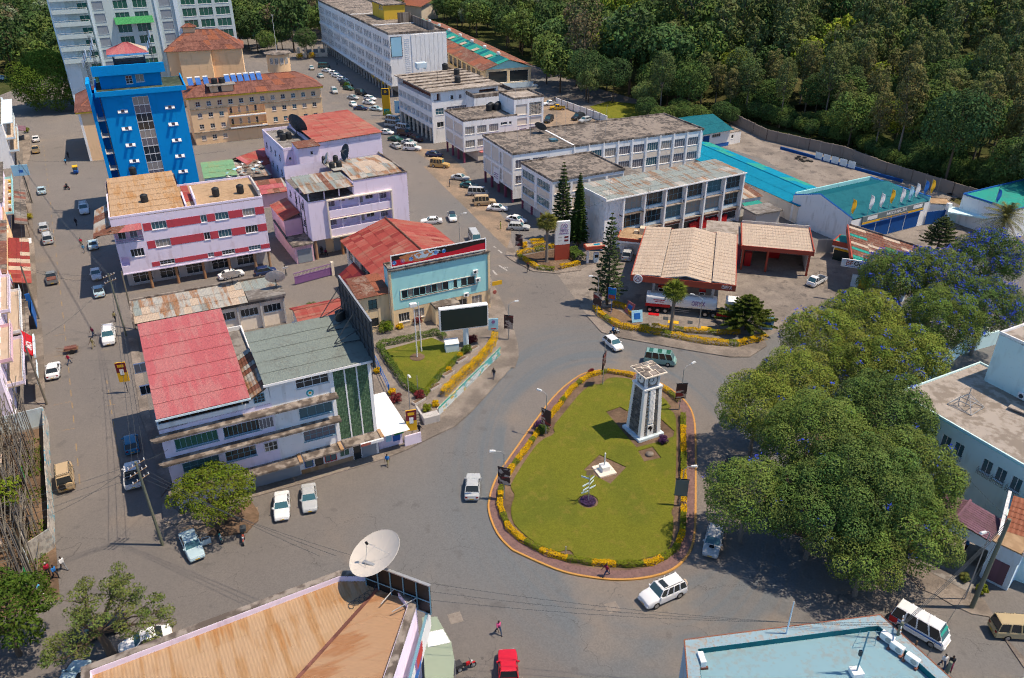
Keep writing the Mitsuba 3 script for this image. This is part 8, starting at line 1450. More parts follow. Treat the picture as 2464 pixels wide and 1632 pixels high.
for i in range(3):wire(up(U1,-.4+.4*i,.3*i,-.3-.9*i),up(U3,.3*i,.3,-.3),WL,1.4);wire(up(U1,.2,.2,-.3-.7*i),(-80,42-3*i,9),WL,.8);wire(up(U1,.3,0,-.5-.8*i),(-17+1.5*i,52,9),WL,.5);wire(up(U3,0,0,-.3*i),up(U4,0,0,-.3*i),WL,1.2);wire(up(V1,0,0,-.3*i),(-10,47+i,9.5),WL,1.0);wire(up(V1,0,0,-.3*i),up(U5,0,0,-.4*i),WL,.4)
wire(U2,U3,WL,.8);wire(U2,up(U3,0,0,-.8),WL,1.2);wire(U2,U7,WL,.8);wire(U4,U2,WL,.8);wire(U7,U6,WL,.7);wire(U6,U1,WL,.9);wire(U7,up(U3,0,0,-1),WL,1);wire(U5,(46,66,8.6),WL,.3);wire(U1,(-36.5,68,8.6),WL,.3);wire(U4,(-60,165,13),WL,1);wire((6,140,7),(18,142,10.5),WL,.3);wire(up(U5,0,0,-.5),(30,41,.3),WL,.1)
def board(base,ang,w,h,z0,m,label,posts=1,name='signboard',th=.08,pm='iron',cat='sign'):
 t=thing(name,label,cat);f=Frame(base,ang);k=obj('board',MB(f).box(-w/2,w/2,-th,th,z0,z0+h),m,t);b=MB(f)
 for x in ((0,) if posts==1 else (-w*.35,w*.35)):b.bar((x,th+.05,0),(x,th+.05,z0+h*.6),.05,6)
 obj('post',b,pm,t);return t,f
for q,lb in (((-12.41,80.75),'yellow and maroon poster board on a pole before the garden steps'),((-52.90,92.09),'yellow and maroon poster board on a pole in the shaded side street')):
 t,f=board(q,15,1.3,3.0,1.9,'yellow',lb);obj('maroon_top',MB(f).box(-.65,.65,-.1,-.083,3.4,4.9),'maroon',t);obj('cup_print',MB(f).box(-.25,.25,-.115,-.102,3.0,3.9),'whitep',t);obj('yellow_title',MB(f).box(-.4,.4,-.115,-.102,4.2,4.6),'yellow',t)
t,f=board((-2.87,107.46),10,1.5,1.9,1.6,'skyboard','pale blue clinic style signboard on one post beside the black screen');obj('badge',MB(f).bar((0,-.1,3.0),(0,-.13,3.0),.28,14),'mauve',t);obj('arrow',MB(f).box(-.4,.4,-.11,-.083,1.75,1.9),'red',t)
t,f=board((-38.70,249.17),-5,2.4,8.0,.3,'yellow','tall yellow sign tower on the main street',2,'sign_tower',.3);obj('dark_head',MB(f).box(-1,1,-.34,-.303,6.4,8.2),'frame_dark',t);obj('teal_foot',MB(f).box(-.9,.9,-.34,-.303,.5,2.2),'teal',t);obj('ring',MB(f).bar((0,-.345,7.4),(0,-.37,7.4),.45,14),'yellow',t)
t,f=board((-34.33,244.40),0,2.4,3.6,2.0,'skyboard','pale blue signboard beside the yellow sign tower');obj('badge',MB(f).bar((.2,-.1,3.6),(.2,-.13,3.6),.4,10),'blue',t)
t,f=board((U4[0]+.1,U4[1]-.6),18,3.2,2.4,6.3,'skyboard','pale blue signboard leaning out from the thick dark pole');obj('badge',MB(f).box(-.3,.5,-.11,-.083,7.0,7.6),'blue',t)
t,f=board((16.15,115.71),-20,1.3,2.0,2.7,'blue','blue and brown picture sign on a blue post at the araucaria',1,pm='blue');obj('picture',MB(f).box(-.55,.55,-.1,-.083,2.8,3.5),'brick_red',t);obj('picture',MB(f).box(-.55,.55,-.1,-.083,3.7,4.4),'s_cyan',t)
for q,a,m_,lb in (((18.91,115.71),-60,'s_pink','leaning pink advertising board by the station hedge'),((20.10,112.68),10,'skyboard','blue picture board leaning by the station hedge'),((40.24,110.49),-20,'skyboard','blue and white board at the right end of the station hedge')):
 f=Frame(q,a);k=obj('leaning_board',MB(f).hexa([(-.9,0,.1),(.9,0,.1),(.9,.06,.1),(-.9,.06,.1),(-.9,.7,1.9),(.9,.7,1.9),(.9,.76,1.9),(-.9,.76,1.9)]),m_);tag(k,lb,'sign');obj('print',MB(f).hexa([(-.5,.15,.6),(.5,.15,.6),(.5,.2,.6),(-.5,.2,.6),(-.5,.5,1.5),(.5,.5,1.5),(.5,.55,1.5),(-.5,.55,1.5)]),'blue',k)
t=thing('wall_sign','small yellow sign on the corner of the turquoise office','sign');f=Frame((-3.2,117.6),26);obj('board',MB(f).box(0,1.7,-.06,.06,4.2,4.9),'yellow',t);obj('disc',MB(f).bar((.4,-.06,3.0),(.4,.06,3.0),.35,14),'s_red2',t)

# ------------------------------------------------------------------ plants
NP=np.random.default_rng(5)
def leafmesh(pos,nrm,size,col,var=.28,hue=.12,rs=NP):
 n=len(pos);r=rs.normal(size=(n,3));t1=np.cross(nrm,r);t1 /= np.linalg.norm(t1,axis=1,keepdims=True)+1e-9;t2=np.cross(nrm,t1)
 s=size*rs.uniform(.6,1.3,(n,1));V=np.stack([pos-t1*s,pos-t2*s*.55-nrm*s*.2,pos+t1*s,pos+t2*s*.55-nrm*s*.2],1).reshape(-1,3)
 i=np.arange(n)[:,None]*4;F=np.vstack([i+[0,1,2],i+[0,2,3]])
 c=np.asarray(col)*(1+var*rs.uniform(-1,1,(n,1)));c=c*(1+hue*rs.uniform(-1,1,(n,3))*[1,.5,.6]);return V,F,np.repeat(np.clip(c,.001,1),4,0)
def crown_mesh(lobes,n,size,col,up=.45,fill=.2,var=.28,rs=NP,squash=1.0,lobevar=.16):
 C=np.array([l[0] for l in lobes]);Rr=np.array([l[1] for l in lobes]);w=Rr**2;w=w/w.sum();k=rs.choice(len(C),int(n*1.7),p=w)
 d=rs.normal(size=(len(k),3));d[:,2]+=.25;d /= np.linalg.norm(d,axis=1,keepdims=True);rad=Rr[k]*np.where(rs.random(len(k))<fill,rs.uniform(.3,.8,len(k)),rs.uniform(.84,1.08,len(k)))
 p=C[k]+d*rad[:,None]*[1,1,squash];inside=np.zeros(len(k),bool)
 for c,r in zip(C,Rr):inside |= (np.linalg.norm((p-c)/[1,1,squash],axis=1)<r*.72) & (rs.random(len(k))>.12)
 keep=~inside;p,d,k=p[keep][:n],d[keep][:n],k[keep][:n]
 nr=d*.95+rs.normal(size=d.shape)*.42+[0,0,up*.7];nr /= np.linalg.norm(nr,axis=1,keepdims=True)
 lc=np.asarray(col)[None]*(1+lobevar*rs.uniform(-1,1,(len(C),1)))*(1+.08*rs.uniform(-1,1,(len(C),3)));return leafmesh(p,nr,size,lc[k],var,.12,rs)
def dome(R,zc,n,lr,rs,hs=.75,low=-.35,cx=0,cy=0):
 """sub-crowns over the upper part of an ellipsoid"""
 L=[((cx,cy,zc),R*.62)]
 for i in range(n):
  z=1-(1-low)*(i+.5)/n;a=i*2.39996+rs.uniform(-.3,.3);q=math.sqrt(max(0,1-z*z));rr=R*rs.uniform(.72,.9)
  L.append(((cx+rr*q*math.cos(a),cy+rr*q*math.sin(a),zc+rr*hs*z),lr*rs.uniform(.75,1.25)))
 return L
def trunk_mesh(h,r,lobes,rs,nb=6,lean=(0,0)):
 m=MB();top=(lean[0],lean[1],h);m.path([(0,0,-.1),(lean[0]*.4+rs.uniform(-.1,.1)*r,lean[1]*.4,h*.5),top],r,8,r*.6)
 for c,_ in [lobes[i] for i in rs.choice(len(lobes),min(nb,len(lobes)),replace=False)]:mid=((top[0]+c[0])/2+rs.uniform(-.3,.3),(top[1]+c[1])/2,(h+c[2])/2-.2);m.path([top,mid,tuple(c)],r*.5,5,r*.15)
 return m
def leafobj(name,VFc,t):return obj(name,(VFc[0],VFc[1]),'m_leaf',t,False,color=VFc[2])
def tree(base,R,zc,col,label,n=9000,size=.2,lobes_n=40,lr=1.35,hs=.75,blossom=0,seed=1,name='shade_tree',bark='bark',th=None,squash=1.0,low=-.35,cat='tree',group=None,fill=.2,z=0,tr=.28):
 rs=np.random.default_rng(seed);t=thing(name,label,cat,group);L=dome(R,zc,lobes_n,lr,rs,hs,low);V,F,c=crown_mesh(L,n,size,col,rs=rs,squash=squash,fill=fill);o=np.array([base[0],base[1],z]);obj('trunk',MB().raw(*(lambda q:(q[0]+o,q[1]))(trunk_mesh(th or zc*.62,tr,L,rs,9).mesh())),bark,t);leafobj('crown',(V+o,F,c),t)
 if blossom:
  k=rs.choice(len(L)-1,blossom)+1;d=rs.normal(size=(blossom,3));d[:,2]=abs(d[:,2])+.3;d /= np.linalg.norm(d,axis=1,keepdims=True);ctr=np.array([L[i][0] for i in k])+d*np.array([L[i][1] for i in k])[:,None]*1.05;p=np.repeat(ctr,9,0)+rs.normal(size=(blossom*9,3))*.22;nr=rs.normal(size=p.shape)+[0,0,1];nr /= np.linalg.norm(nr,axis=1,keepdims=True);B=leafmesh(p,nr,.16,(0.06,0.10,0.55),.35,.2,rs);leafobj('blossom',(B[0]+o,B[1],B[2]),t)
JG,JY,JD=(0.145,0.205,0.05),(0.205,0.25,0.05),(0.11,0.17,0.048)
JAC=[((29.01,77.98),4.3,7.2,JY,'tree at the roundabout kerb with a rounded yellow green crown, opposite the clock tower',0),((24.15,63.34),3.9,6.2,JG,'low tree at the kerb beside the dark hidden car',6),((33.04,70.25),5.6,8.2,JG,'broad tree in the middle of the big group right of the roundabout',6),((34.95,62.30),5.8,8.4,JD,'dense dark tree at the centre right of the big group',3),((40.77,64.96),5.0,7.6,JG,'dense tree against the white hotel wall',10),((33.52,55.82),3.0,5.0,JG,'small rounded tree at the front tip of the big group',0),((30.39,60.80),4.6,6.8,JD,'dark lower tree at the front of the big group',5),((42.35,75.19),5.0,8.2,JD,'tree behind the hotel corner with a flat dark crown',8),((34.68,82.90),4.4,7.8,JY,'yellow green tree behind the kerb tree of the roundabout',12),((38.86,58.26),4.0,6.2,JG,'tree beside the gatehouse with the yellow bush',2),
((41.35,93.21),4.6,7.8,JY,'bright yellow green tree at the end of the station hedge',40),((48.54,97.84),5.0,8.2,JY,'bright yellow green tree behind the station corner',36),((50.24,87.80),5.0,8.0,JY,'broad yellow green tree left of the garden wall',40),((59.67,97.84),5.0,8.2,JG,'green tree with scattered blue blossom in the middle of the avenue',70),((59.35,112.90),4.8,8.0,JG,'jacaranda with blue blossom below the rusty canopy',170),((65.45,111.81),5.2,8.4,JG,'jacaranda thick with blue blossom in the avenue',300),((76.58,118.47),5.2,8.6,JD,'jacaranda with heavy blue blossom below the date palm',330),((68.41,102.49),4.8,8.0,JD,'darker jacaranda at the right edge of the avenue',190),((45.40,86.49),4.4,7.4,JY,'yellow green tree before the hotel garden wall',26)]
for i,(q,R,zc,col,lb,bl) in enumerate(JAC):R *= 1.1;tree(q,R,zc,col,lb,int(900*R*R),.118,int(2.0*R*R),1.2,.76,bl,100+i,'jacaranda_tree' if bl>60 else 'avenue_tree','barkgrey',low=-.55)
tree((-145.45,258.20),11.5,8.5,(0.11,0.17,0.028),'very large dark green tree beside the blue tower on the left street',26000,.26,100,2.0,.8,0,7,low=-.8)
tree((-31.60,65.81),4.6,4.7,(0.12,0.165,0.02),'feathery bright green tree at the corner over the parked saloon',7000,.14,46,.95,.45,0,8,'feathery_tree',squash=.55,fill=.1,th=2.8)
tree((-44.47,48.82),4.2,5.2,(0.065,0.11,0.018),'leafy green tree cut by the left edge',6500,.17,40,1.0,.8,0,9,'shade_tree');tree((-51.56,62.62),1.8,7,(0.15,0.2,0.02),'small branch of a yellow green tree at the building shell',900,.16,8,.8,.6,0,19,'garden_tree')
# sparse tree with visible limbs
rs=np.random.default_rng(21);t=thing('sparse_tree','sparse thin leaved tree with a leaning trunk at the bottom left','tree');b0=np.array([*(-36.02,48.70),0]);fk=np.array([*(-36.40,48.51),3.2]);m=MB();m.path([b0-[0,0,.1],(b0+fk)/2+[.1,0,.1],fk],.42,8,.3);ends=[]
for q_,z in (((-37.77,49.47),7),((-35.15,50.24),7.5),((-35.16,52.05),7.5),((-32.76,49.97),7),((-30.83,49.04),6.8),((-29.90,48.26),6.2),((-38.01,48.08),6.4),((-35.64,47.84),7.2),((-33.11,48.20),6.4),((-37.88,46.01),5.2),((-38.61,45.24),4.8),((-31.65,47.61),5.6),((-29.33,47.79),5.4),((-36.65,46.57),6),((-34.00,46.96),7),((-37.45,50.53),7.2),((-33.83,51.07),7.3),((-38.66,44.29),4.5),((-36.90,45.40),5.0)):
 e=np.array([*q_,z]);mid=fk+(e-fk)*.5+rs.normal(size=3)*.35;m.path([fk,mid,e],.10,6,.03);ends.append(e);
 for k in range(3):e2=mid+(e-mid)*rs.uniform(.3,1)+rs.normal(size=3)*.8;m.path([mid+(e-mid)*.3*k,e2],.05,4,.02);ends.append(e2)
obj('trunk',m,'bark',t);L=[(tuple(e),rs.uniform(.45,.85)) for e in ends];V,F,c=crown_mesh(L,9500,.11,(0.13,0.165,0.045),fill=.6,rs=rs,squash=.5);leafobj('crown',(V,F,c),t)
# palms
def palm(base,h,label,n=34,L=2.3,col=(0.13,0.15,0.04),fan=False,seed=1,name='palm_tree',dead=True,z=0.0):
 rs=np.random.default_rng(seed);t=thing(name,label,'palm');x,y=base;m=MB();m.lathe((x,y,z),[(.42,0),(.30,.4),(.24,h*.5),(.28,h-.6),(.34,h-.2),(.2,h)],10);obj('trunk',m,'barkgrey',t,50)
 for i in range(n):
  a=i*2.39996;el=math.radians(85-125*(i+.5)/n);d=np.array([math.cos(a)*math.cos(el),math.sin(a)*math.cos(el),math.sin(el)]);sidev=np.cross(d,[0,0,1.]);sidev /= np.linalg.norm(sidev)+1e-9;V=[];F=[];C=[];K=9;l=L*rs.uniform(.85,1.1);cc=np.array(col) if i<n*.8 or not dead else np.array((.22,.15,.07));pts=[np.array([x,y,z+h])+d*l*s+np.array([0,0,-1.1*l*.42*s*s]) for s in np.linspace(0,1,K+1)]
  if fan:
   c0_=pts[4]
   for q in range(11):
    an=(q-5)/5*1.25;dd=(pts[8]-pts[4]);dd=dd/np.linalg.norm(dd);w=math.cos(an)*dd+math.sin(an)*sidev;e=c0_+w*l*.62-np.array([0,0,.12*l*abs(math.sin(an))]);nn=np.cross(w,[0,0,1.]);nn /= np.linalg.norm(nn)+1e-9;b=len(V);V+=[c0_,c0_+w*l*.3+nn*.07,e,c0_+w*l*.3-nn*.07];F+=[[b,b+1,b+2],[b,b+2,b+3]];C+=[cc*rs.uniform(.75,1.25)]*4
   b=len(V);V+=[pts[0]+sidev*.03,pts[4]+sidev*.02,pts[4]-sidev*.02,pts[0]-sidev*.03];F+=[[b,b+1,b+2],[b,b+2,b+3]];C+=[cc]*4
  else:
   for k in range(K):
    for s in (-1,1):
     for q in (0,.5):
      p0=pts[k]*(1-q)+pts[k+1]*q;dd=pts[k+1]-pts[k];dd /= np.linalg.norm(dd);w=sidev*s*.75+dd*.65-np.array([0,0,.3]);ln=l*.26*math.sin(math.pi*(.12+.85*(k+q)/K));e=p0+w*ln;b=len(V);V+=[p0-dd*.05,e,p0+dd*.07];F+=[[b,b+1,b+2]];C+=[cc*rs.uniform(.75,1.25)]*3
  leafobj('frond',(np.array(V),np.array(F),np.array(C)),t)
palm((6.45,136.90),8.0,'fan palm with a thick head beside the price sign',46,2.2,(0.20,0.20,0.05),True,3);palm((24.85,109.41),7.4,'fan palm in front of the tanker lorry',46,2.1,(0.16,0.20,0.035),True,4);palm((92.42,141.13),7.0,'large date palm with drooping brown fronds at the right edge',70,5.4,(0.17,0.17,0.06),False,5)
palm((-243.63,419.67),16,'tall feather palm at the top left corner',40,4.6,(0.09,0.11,0.04),False,6);palm((-240.29,441.98),9,'shorter dark palm right of the tall feather palm',34,4,(0.07,0.09,0.03),False,7)
# conifers
def conifer(base,h,r,label,col,whorls=18,per=7,seed=1,droop=-.1,dens=26,size=.10,name='conifer_tree',open_=False,zlow=.12,cat='conifer',z=0):
 rs=np.random.default_rng(seed);t=thing(name,label,cat);x,y=base;obj('trunk',MB().bar((x,y,z),(x,y,z+h),.24,8,.04),'bark',t);Pp=[];Nn=[];br_=MB()
 for i in range(whorls):
  s=i/(whorls-1);zz=z+h*(zlow+(1-zlow)*s**1.0);l=r*(1-s)**.8*rs.uniform(.8,1.12)+.12
  for k in range(per):
   a=k*2*math.pi/per+i*.7+rs.uniform(-.15,.15);d=np.array([math.cos(a),math.sin(a),droop+.25*s]);p0=np.array([x,y,zz]);e=p0+d*l;br_.bar(tuple(p0),tuple(e),.035,4,.01);nn=max(6,int(dens*l));tt=rs.uniform(.12 if not open_ else .3,1.02,nn);w=(.10+.22*np.sin(math.pi*np.clip(tt,0,1)**.8))*min(1.6,.5+l*.35);pp=p0+d*l*tt[:,None]+np.column_stack([-d[1]*np.ones(nn),d[0]*np.ones(nn),np.zeros(nn)])*(rs.uniform(-1,1,nn)*w)[:,None]+np.column_stack([np.zeros(nn),np.zeros(nn),rs.uniform(-.5,.6,nn)*w*.6]);Pp.append(pp);Nn.append(np.tile([0,0,1.],(nn,1))+rs.normal(size=(nn,3))*.5)
 obj('branch',br_,'bark',t);Pp=np.vstack(Pp);Nn=np.vstack(Nn);Nn /= np.linalg.norm(Nn,axis=1,keepdims=True);leafobj('foliage',leafmesh(Pp,Nn,size,col,.35,.12,rs),t)
CON=(0.045,0.075,0.022)
conifer((9.94,148.28),15.5,2.6,'tall ragged conifer behind the price sign, left of the dense one',(0.06,0.09,0.03),20,7,1,-.05,60,.16,open_=True);conifer((12.79,144.21),14.6,2.0,'dense dark pointed conifer behind the price sign',(0.05,0.085,0.02),30,9,2,-.15,70,.17);conifer((15.90,119.27),16.0,3.0,'tall araucaria with tiered open branches at the station entrance',(0.065,0.095,0.04),17,7,3,.05,48,.15,'araucaria_tree',True)
conifer((36.80,110.49),6.0,4.3,'wide spreading conifer at the station hedge',(0.075,0.10,0.02),9,11,4,.12,44,.19,'spreading_conifer',True,.2);conifer((81.15,141.03),7.6,3.4,'young araucaria with upswept tiers before the concrete apron',(0.065,0.09,0.035),9,10,5,.2,40,.17,'araucaria_tree',True,.25)
# shrubs and hedges
mat('hedge_gold',(0.30,0.19,0.012),.95);mat('hedge_green',(0.06,0.09,0.02),.95)
def hedge(pts,label,cols,w=.55,h=.55,seg=2.4,size=.085,dens=150,seed=1,z=.1,name='hedge'):
 rs=np.random.default_rng(seed);t=thing(name,label,'hedge');pts=[np.array(p) for p in pts];acc={};d0=0
 for A,B in zip(pts,pts[1:]):
  L=np.linalg.norm(B-A);n=int(L*dens*1.5);u=(B-A)/L;v=np.array([-u[1],u[0]]);tt=rs.uniform(0,L,n);ci=((d0+tt)/seg+.35*np.sin((d0+tt)*1.3)).astype(int) % len(cols);side=rs.integers(0,5,n);ww=w*(1+.12*np.sin((d0+tt)*3.1));hh=h*(1+.10*np.sin((d0+tt)*2.3));b=np.where(side==0,-ww/2,np.where(side==1,ww/2,rs.uniform(-.5,.5,n)*ww));zz=np.where(side<2,rs.uniform(.05,1,n)*hh,hh)+rs.normal(size=n)*.03;p=np.column_stack([A[0]+u[0]*tt+v[0]*b,A[1]+u[1]*tt+v[1]*b,z+zz]);nr=np.zeros((n,3));nr[:,2]=np.where(side<2,.35,1);nr[:,:2]+=v*np.where(side==0,-1,np.where(side==1,1,0))[:,None];nr+=rs.normal(size=(n,3))*.45;nr /= np.linalg.norm(nr,axis=1,keepdims=True);d0+=L
  for c in range(len(cols)):q=ci==c;acc.setdefault(c,[]).append((p[q],nr[q]))
 for c in acc:
  p=np.vstack([x[0] for x in acc[c]]);
  if len(p)>3:leafobj('golden_foliage' if cols[c][0]>.25 else 'green_foliage' if cols[c][1]>.06 else 'dark_foliage',leafmesh(p,np.vstack([x[1] for x in acc[c]]),size,cols[c],.3,.1,rs),t)
 b=MB()
 for A,B in zip(pts,pts[1:]):f,L=between(A,B);b.box(0,L,-w*.42,w*.42,z-.05,z+h*.9)
 obj('stems',b,'hedge_gold' if cols[0][0]>.25 else 'hedge_green',t)
YE,GR,DG,PU=(0.58,0.36,0.012),(0.16,0.19,0.02),(0.075,0.12,0.025),(0.07,0.03,0.09)
hedge([(17.36,96.10),(15.44,96.92),(13.62,97.34),(11.03,96.28),(9.68,94.75),(8.33,92.92),(6.30,88.63),(4.88,85.97),(3.36,82.83),(2.20,80.08),(-0.10,75.25),(-1.26,71.48),(-1.39,68.76),(-1.00,67.15),(-0.33,64.99),(1.19,63.16),(3.66,61.25),(6.10,60.40),(8.85,59.83),(11.74,59.67),(14.46,59.94),(17.01,61.72),(18.22,64.23),(19.22,68.58)],'long golden and green hedge sweeping round the roundabout lawn',[YE,YE,GR],.6,.5,1.7,.085,170,1)
hedge([(19.18,68.87),(20.55,75.87),(22.45,86.46)],'straight golden hedge along the right side of the roundabout lawn',[YE,YE,YE,GR],.65,.6,2.2,.085,180,2);hedge([(21.00,92.92),(21.79,91.41),(22.58,89.62)],'short golden hedge right of the clock tower',[YE,GR],.6,.5,1.8,.085,160,3)
hedge([(-12.12,91.00),(-14.78,93.47),(-16.81,97.52),(-20.22,104.75),(-17.39,105.92),(-14.71,107.29),(-11.46,108.68),(-10.21,106.60)],'clipped dark green hedge round the garden lawn',[DG,(0.10,0.15,0.03)],.9,.8,3,.10,150,4,.15);hedge([(-12.12,91.00),(-11.17,93.75),(-10.05,96.92),(-8.39,100.26),(-6.81,103.76)],'low green hedge along the trough planters',[GR,DG],.8,.5,3,.10,130,5,.15);hedge([(-2.58,107.46),(-3.05,104.42),(-5.01,99.48),(-7.32,95.46),(-9.43,90.87)],'thick golden hedge above the green banner',[YE,YE,YE],.9,1.1,3,.10,170,6,.15)
hedge([(8.52,143.98),(6.36,142.74),(1.40,140.50),(1.28,138.94),(4.82,133.20),(7.78,132.72)],'golden hedge round the price sign bed',[YE,GR,YE],.8,.7,2.4,.1,150,7);hedge([(8.82,133.68),(12.55,135.50)],'short golden hedge at the mouth of the station drive',[YE],.8,.7,3,.1,160,8);hedge([(3.48,145.92),(6.30,147.04)],'far golden hedge behind the fan palm',[YE,GR],.8,.6,3,.1,140,9);hedge([(3.97,144.15),(6.46,145.47)],'middle golden hedge behind the fan palm',[YE],.8,.6,3,.1,140,10);hedge([(11.19,141.03),(12.84,136.64)],'broad clipped green hedge block beside the price sign',[DG],2.0,1.3,3,.12,420,11)
hedge([(13.75,117.67),(14.37,114.75),(17.11,111.03),(19.21,109.95),(21.69,110.49)],'golden hedge at the tip of the station bed',[YE,GR,YE],.9,.7,3,.1,150,12);hedge([(16.75,118.66),(18.73,117.87),(19.95,114.18)],'inner golden hedge behind the leaning pink board',[YE],.8,.7,3,.1,150,13);hedge([(20.06,109.91),(23.56,108.33),(29.01,106.02),(33.75,105.02),(39.18,107.29)],'long golden hedge along the station pavement',[YE,GR,YE,YE],.9,.8,2.6,.1,160,14);hedge([(22.10,110.92),(26.54,109.77),(32.15,108.88),(35.59,109.06)],'inner golden hedge behind the fan palm trunk',[YE,GR],.7,.6,2.6,.1,140,15)
struct('bed',sheet([[(1.70,139.45),(6.33,142.09),(8.69,143.17),(12.82,136.39),(8.19,132.96),(4.84,133.92)]],.03),'m_earth','brown earth bed round the price sign');struct('bed',sheet([[(13.93,117.67),(16.72,118.46),(19.73,113.80),(21.40,110.85),(19.23,110.13),(17.13,111.21),(14.56,114.94)]],.03),'m_earth','brown earth bed at the tip of the station')
def shrub(q,r,col,label,seed,z=.1,n=700,size=.1,group=None,cat='shrub'):
 rs=np.random.default_rng(seed);t=thing('shrub',label,cat,group);L=dome(r,r*.7,8,r*.45,rs,.8);V,F,c=crown_mesh(L,n,size,col,rs=rs);o=np.array([*q,z]);leafobj('foliage',(V+o,F,c),t);obj('stem',MB().bar((*q,z-.1),(*q,z+r*.7),.05,5),'bark',t)
RD=(0.16,0.03,0.035)
for i,(q,r,c,lb) in enumerate((((18.88,80.53),.6,PU,'dark purple bush at the foot of the clock tower'),((-15.60,89.80),.75,RD,'rounded dark red bush on the garden path'),((-12.60,90.60),.7,RD,'dark red bush in the end planter of the garden'),((-7.67,101.67),.42,YE,'golden ball bush in the upper trough planter'),((-9.09,97.67),.42,YE,'golden ball bush in the middle trough planter'),((-10.22,88.76),.5,YE,'golden ball bush at the left end of the banner'),((-11.21,87.60),.55,GR,'green bush left of the golden ball at the banner end'),((-6.09,106.09),.7,RD,'dark red bush below the black screen'),((-6.77,103.11),.7,DG,'clipped green bush below the black screen'),((-16.44,91.68),.5,YE,'golden bush at the blue gate frame'),((-19.27,97.22),.5,YE,'golden bush at the far end of the blue gate frame'),((-19.75,109.77),1.0,(0.13,0.19,0.02),'rounded green bush at the left corner of the turquoise office'),((-15.06,112.31),.8,RD,'red bush below the turquoise office windows'),((-17.62,110.49),.5,YE,'golden bush below the turquoise office'),((3.50,83.78),.6,PU,'purple bush in the island hedge at the poster lamp'),((3.99,82.83),.6,DG,'green bush at the foot of the poster lamp'),((11.38,97.07),.4,RD,'small red bush at the back curve of the island'),((40.74,61.56),.95,YE,'bright golden bush at the gatehouse drive'),((46.10,56.14),.5,GR,'small bush at the timber pole'),((45.10,57.71),.5,(0.14,0.16,0.05),'small straggly plant in the corner bed'),((-88.38,347.25),1.3,YE,'golden shrub at the far gate wall, left'),((-83.66,348.51),1.3,YE,'golden shrub at the far gate wall, right'),((2.37,143.44),.7,YE,'golden bush at the poster pole'),((-32.76,116.10),1.0,(0.12,0.14,0.03),'straggly bush in the walled bed of the link building'),((-37.83,245.75),1.3,DG,'dark bush at the foot of the yellow sign tower'),((-31.38,241.74),1.2,DG,'dark bush at the arcade columns'),((-139.63,229.19),.8,GR,'pot bush beside the maroon steps on the left street'),((-101.93,159.12),.7,(0.3,.28,.02),'yellow flowering bush by the tiled step'),((-58.58,290.51),1.0,(0.07,.14,.02),'bright green bush in the slab office row'))):shrub(q,r,c,lb,300+i,.15 if '33' else 0,int(420+700*r),.075+.03*r)
rs=np.random.default_rng(77);t=thing('flower_ring','ring of dark purple plants round the signpost','flower bed');a=rs.uniform(0,6.283,1500);rr=np.sqrt(rs.uniform(.0,.8,1500));p=np.column_stack([c0[0]+rr*np.cos(a),c0[1]+rr*np.sin(a),.12+.3*rs.random(1500)]);nn=rs.normal(size=p.shape)*.6+[0,0,1];leafobj('foliage',leafmesh(p,nn/np.linalg.norm(nn,axis=1,keepdims=True),.08,(0.085,0.05,0.12),.5,.2,rs),t)
for pt,q,z in POTS:
 rs=np.random.default_rng(int(abs(q[0]*100)));L=[((q[0],q[1],z+.3),.4)];leafobj('leaves',crown_mesh(L,160,.09,(0.05,0.1,0.03),rs=rs),pt)
rs=np.random.default_rng(5);a_=rs.uniform(-70,-42,2600);b_=rs.uniform(.2,2.6,2600) ;keep=np.sin(a_*.9)+np.sin(a_*.37)>-.5;pts=np.array([SF.p(x,y,rs.uniform(.03,.6)) for x,y in zip(a_[keep],b_[keep])]);nn=rs.normal(size=pts.shape)+[0,0,.5];k=leafobj('weeds',leafmesh(pts,nn/np.linalg.norm(nn,axis=1,keepdims=True),.12,(0.10,0.16,0.02),.4,.15,rs),None);labels[k]={'label': 'green weeds on the building site behind the hoarding','category': 'weeds','kind': 'stuff'}

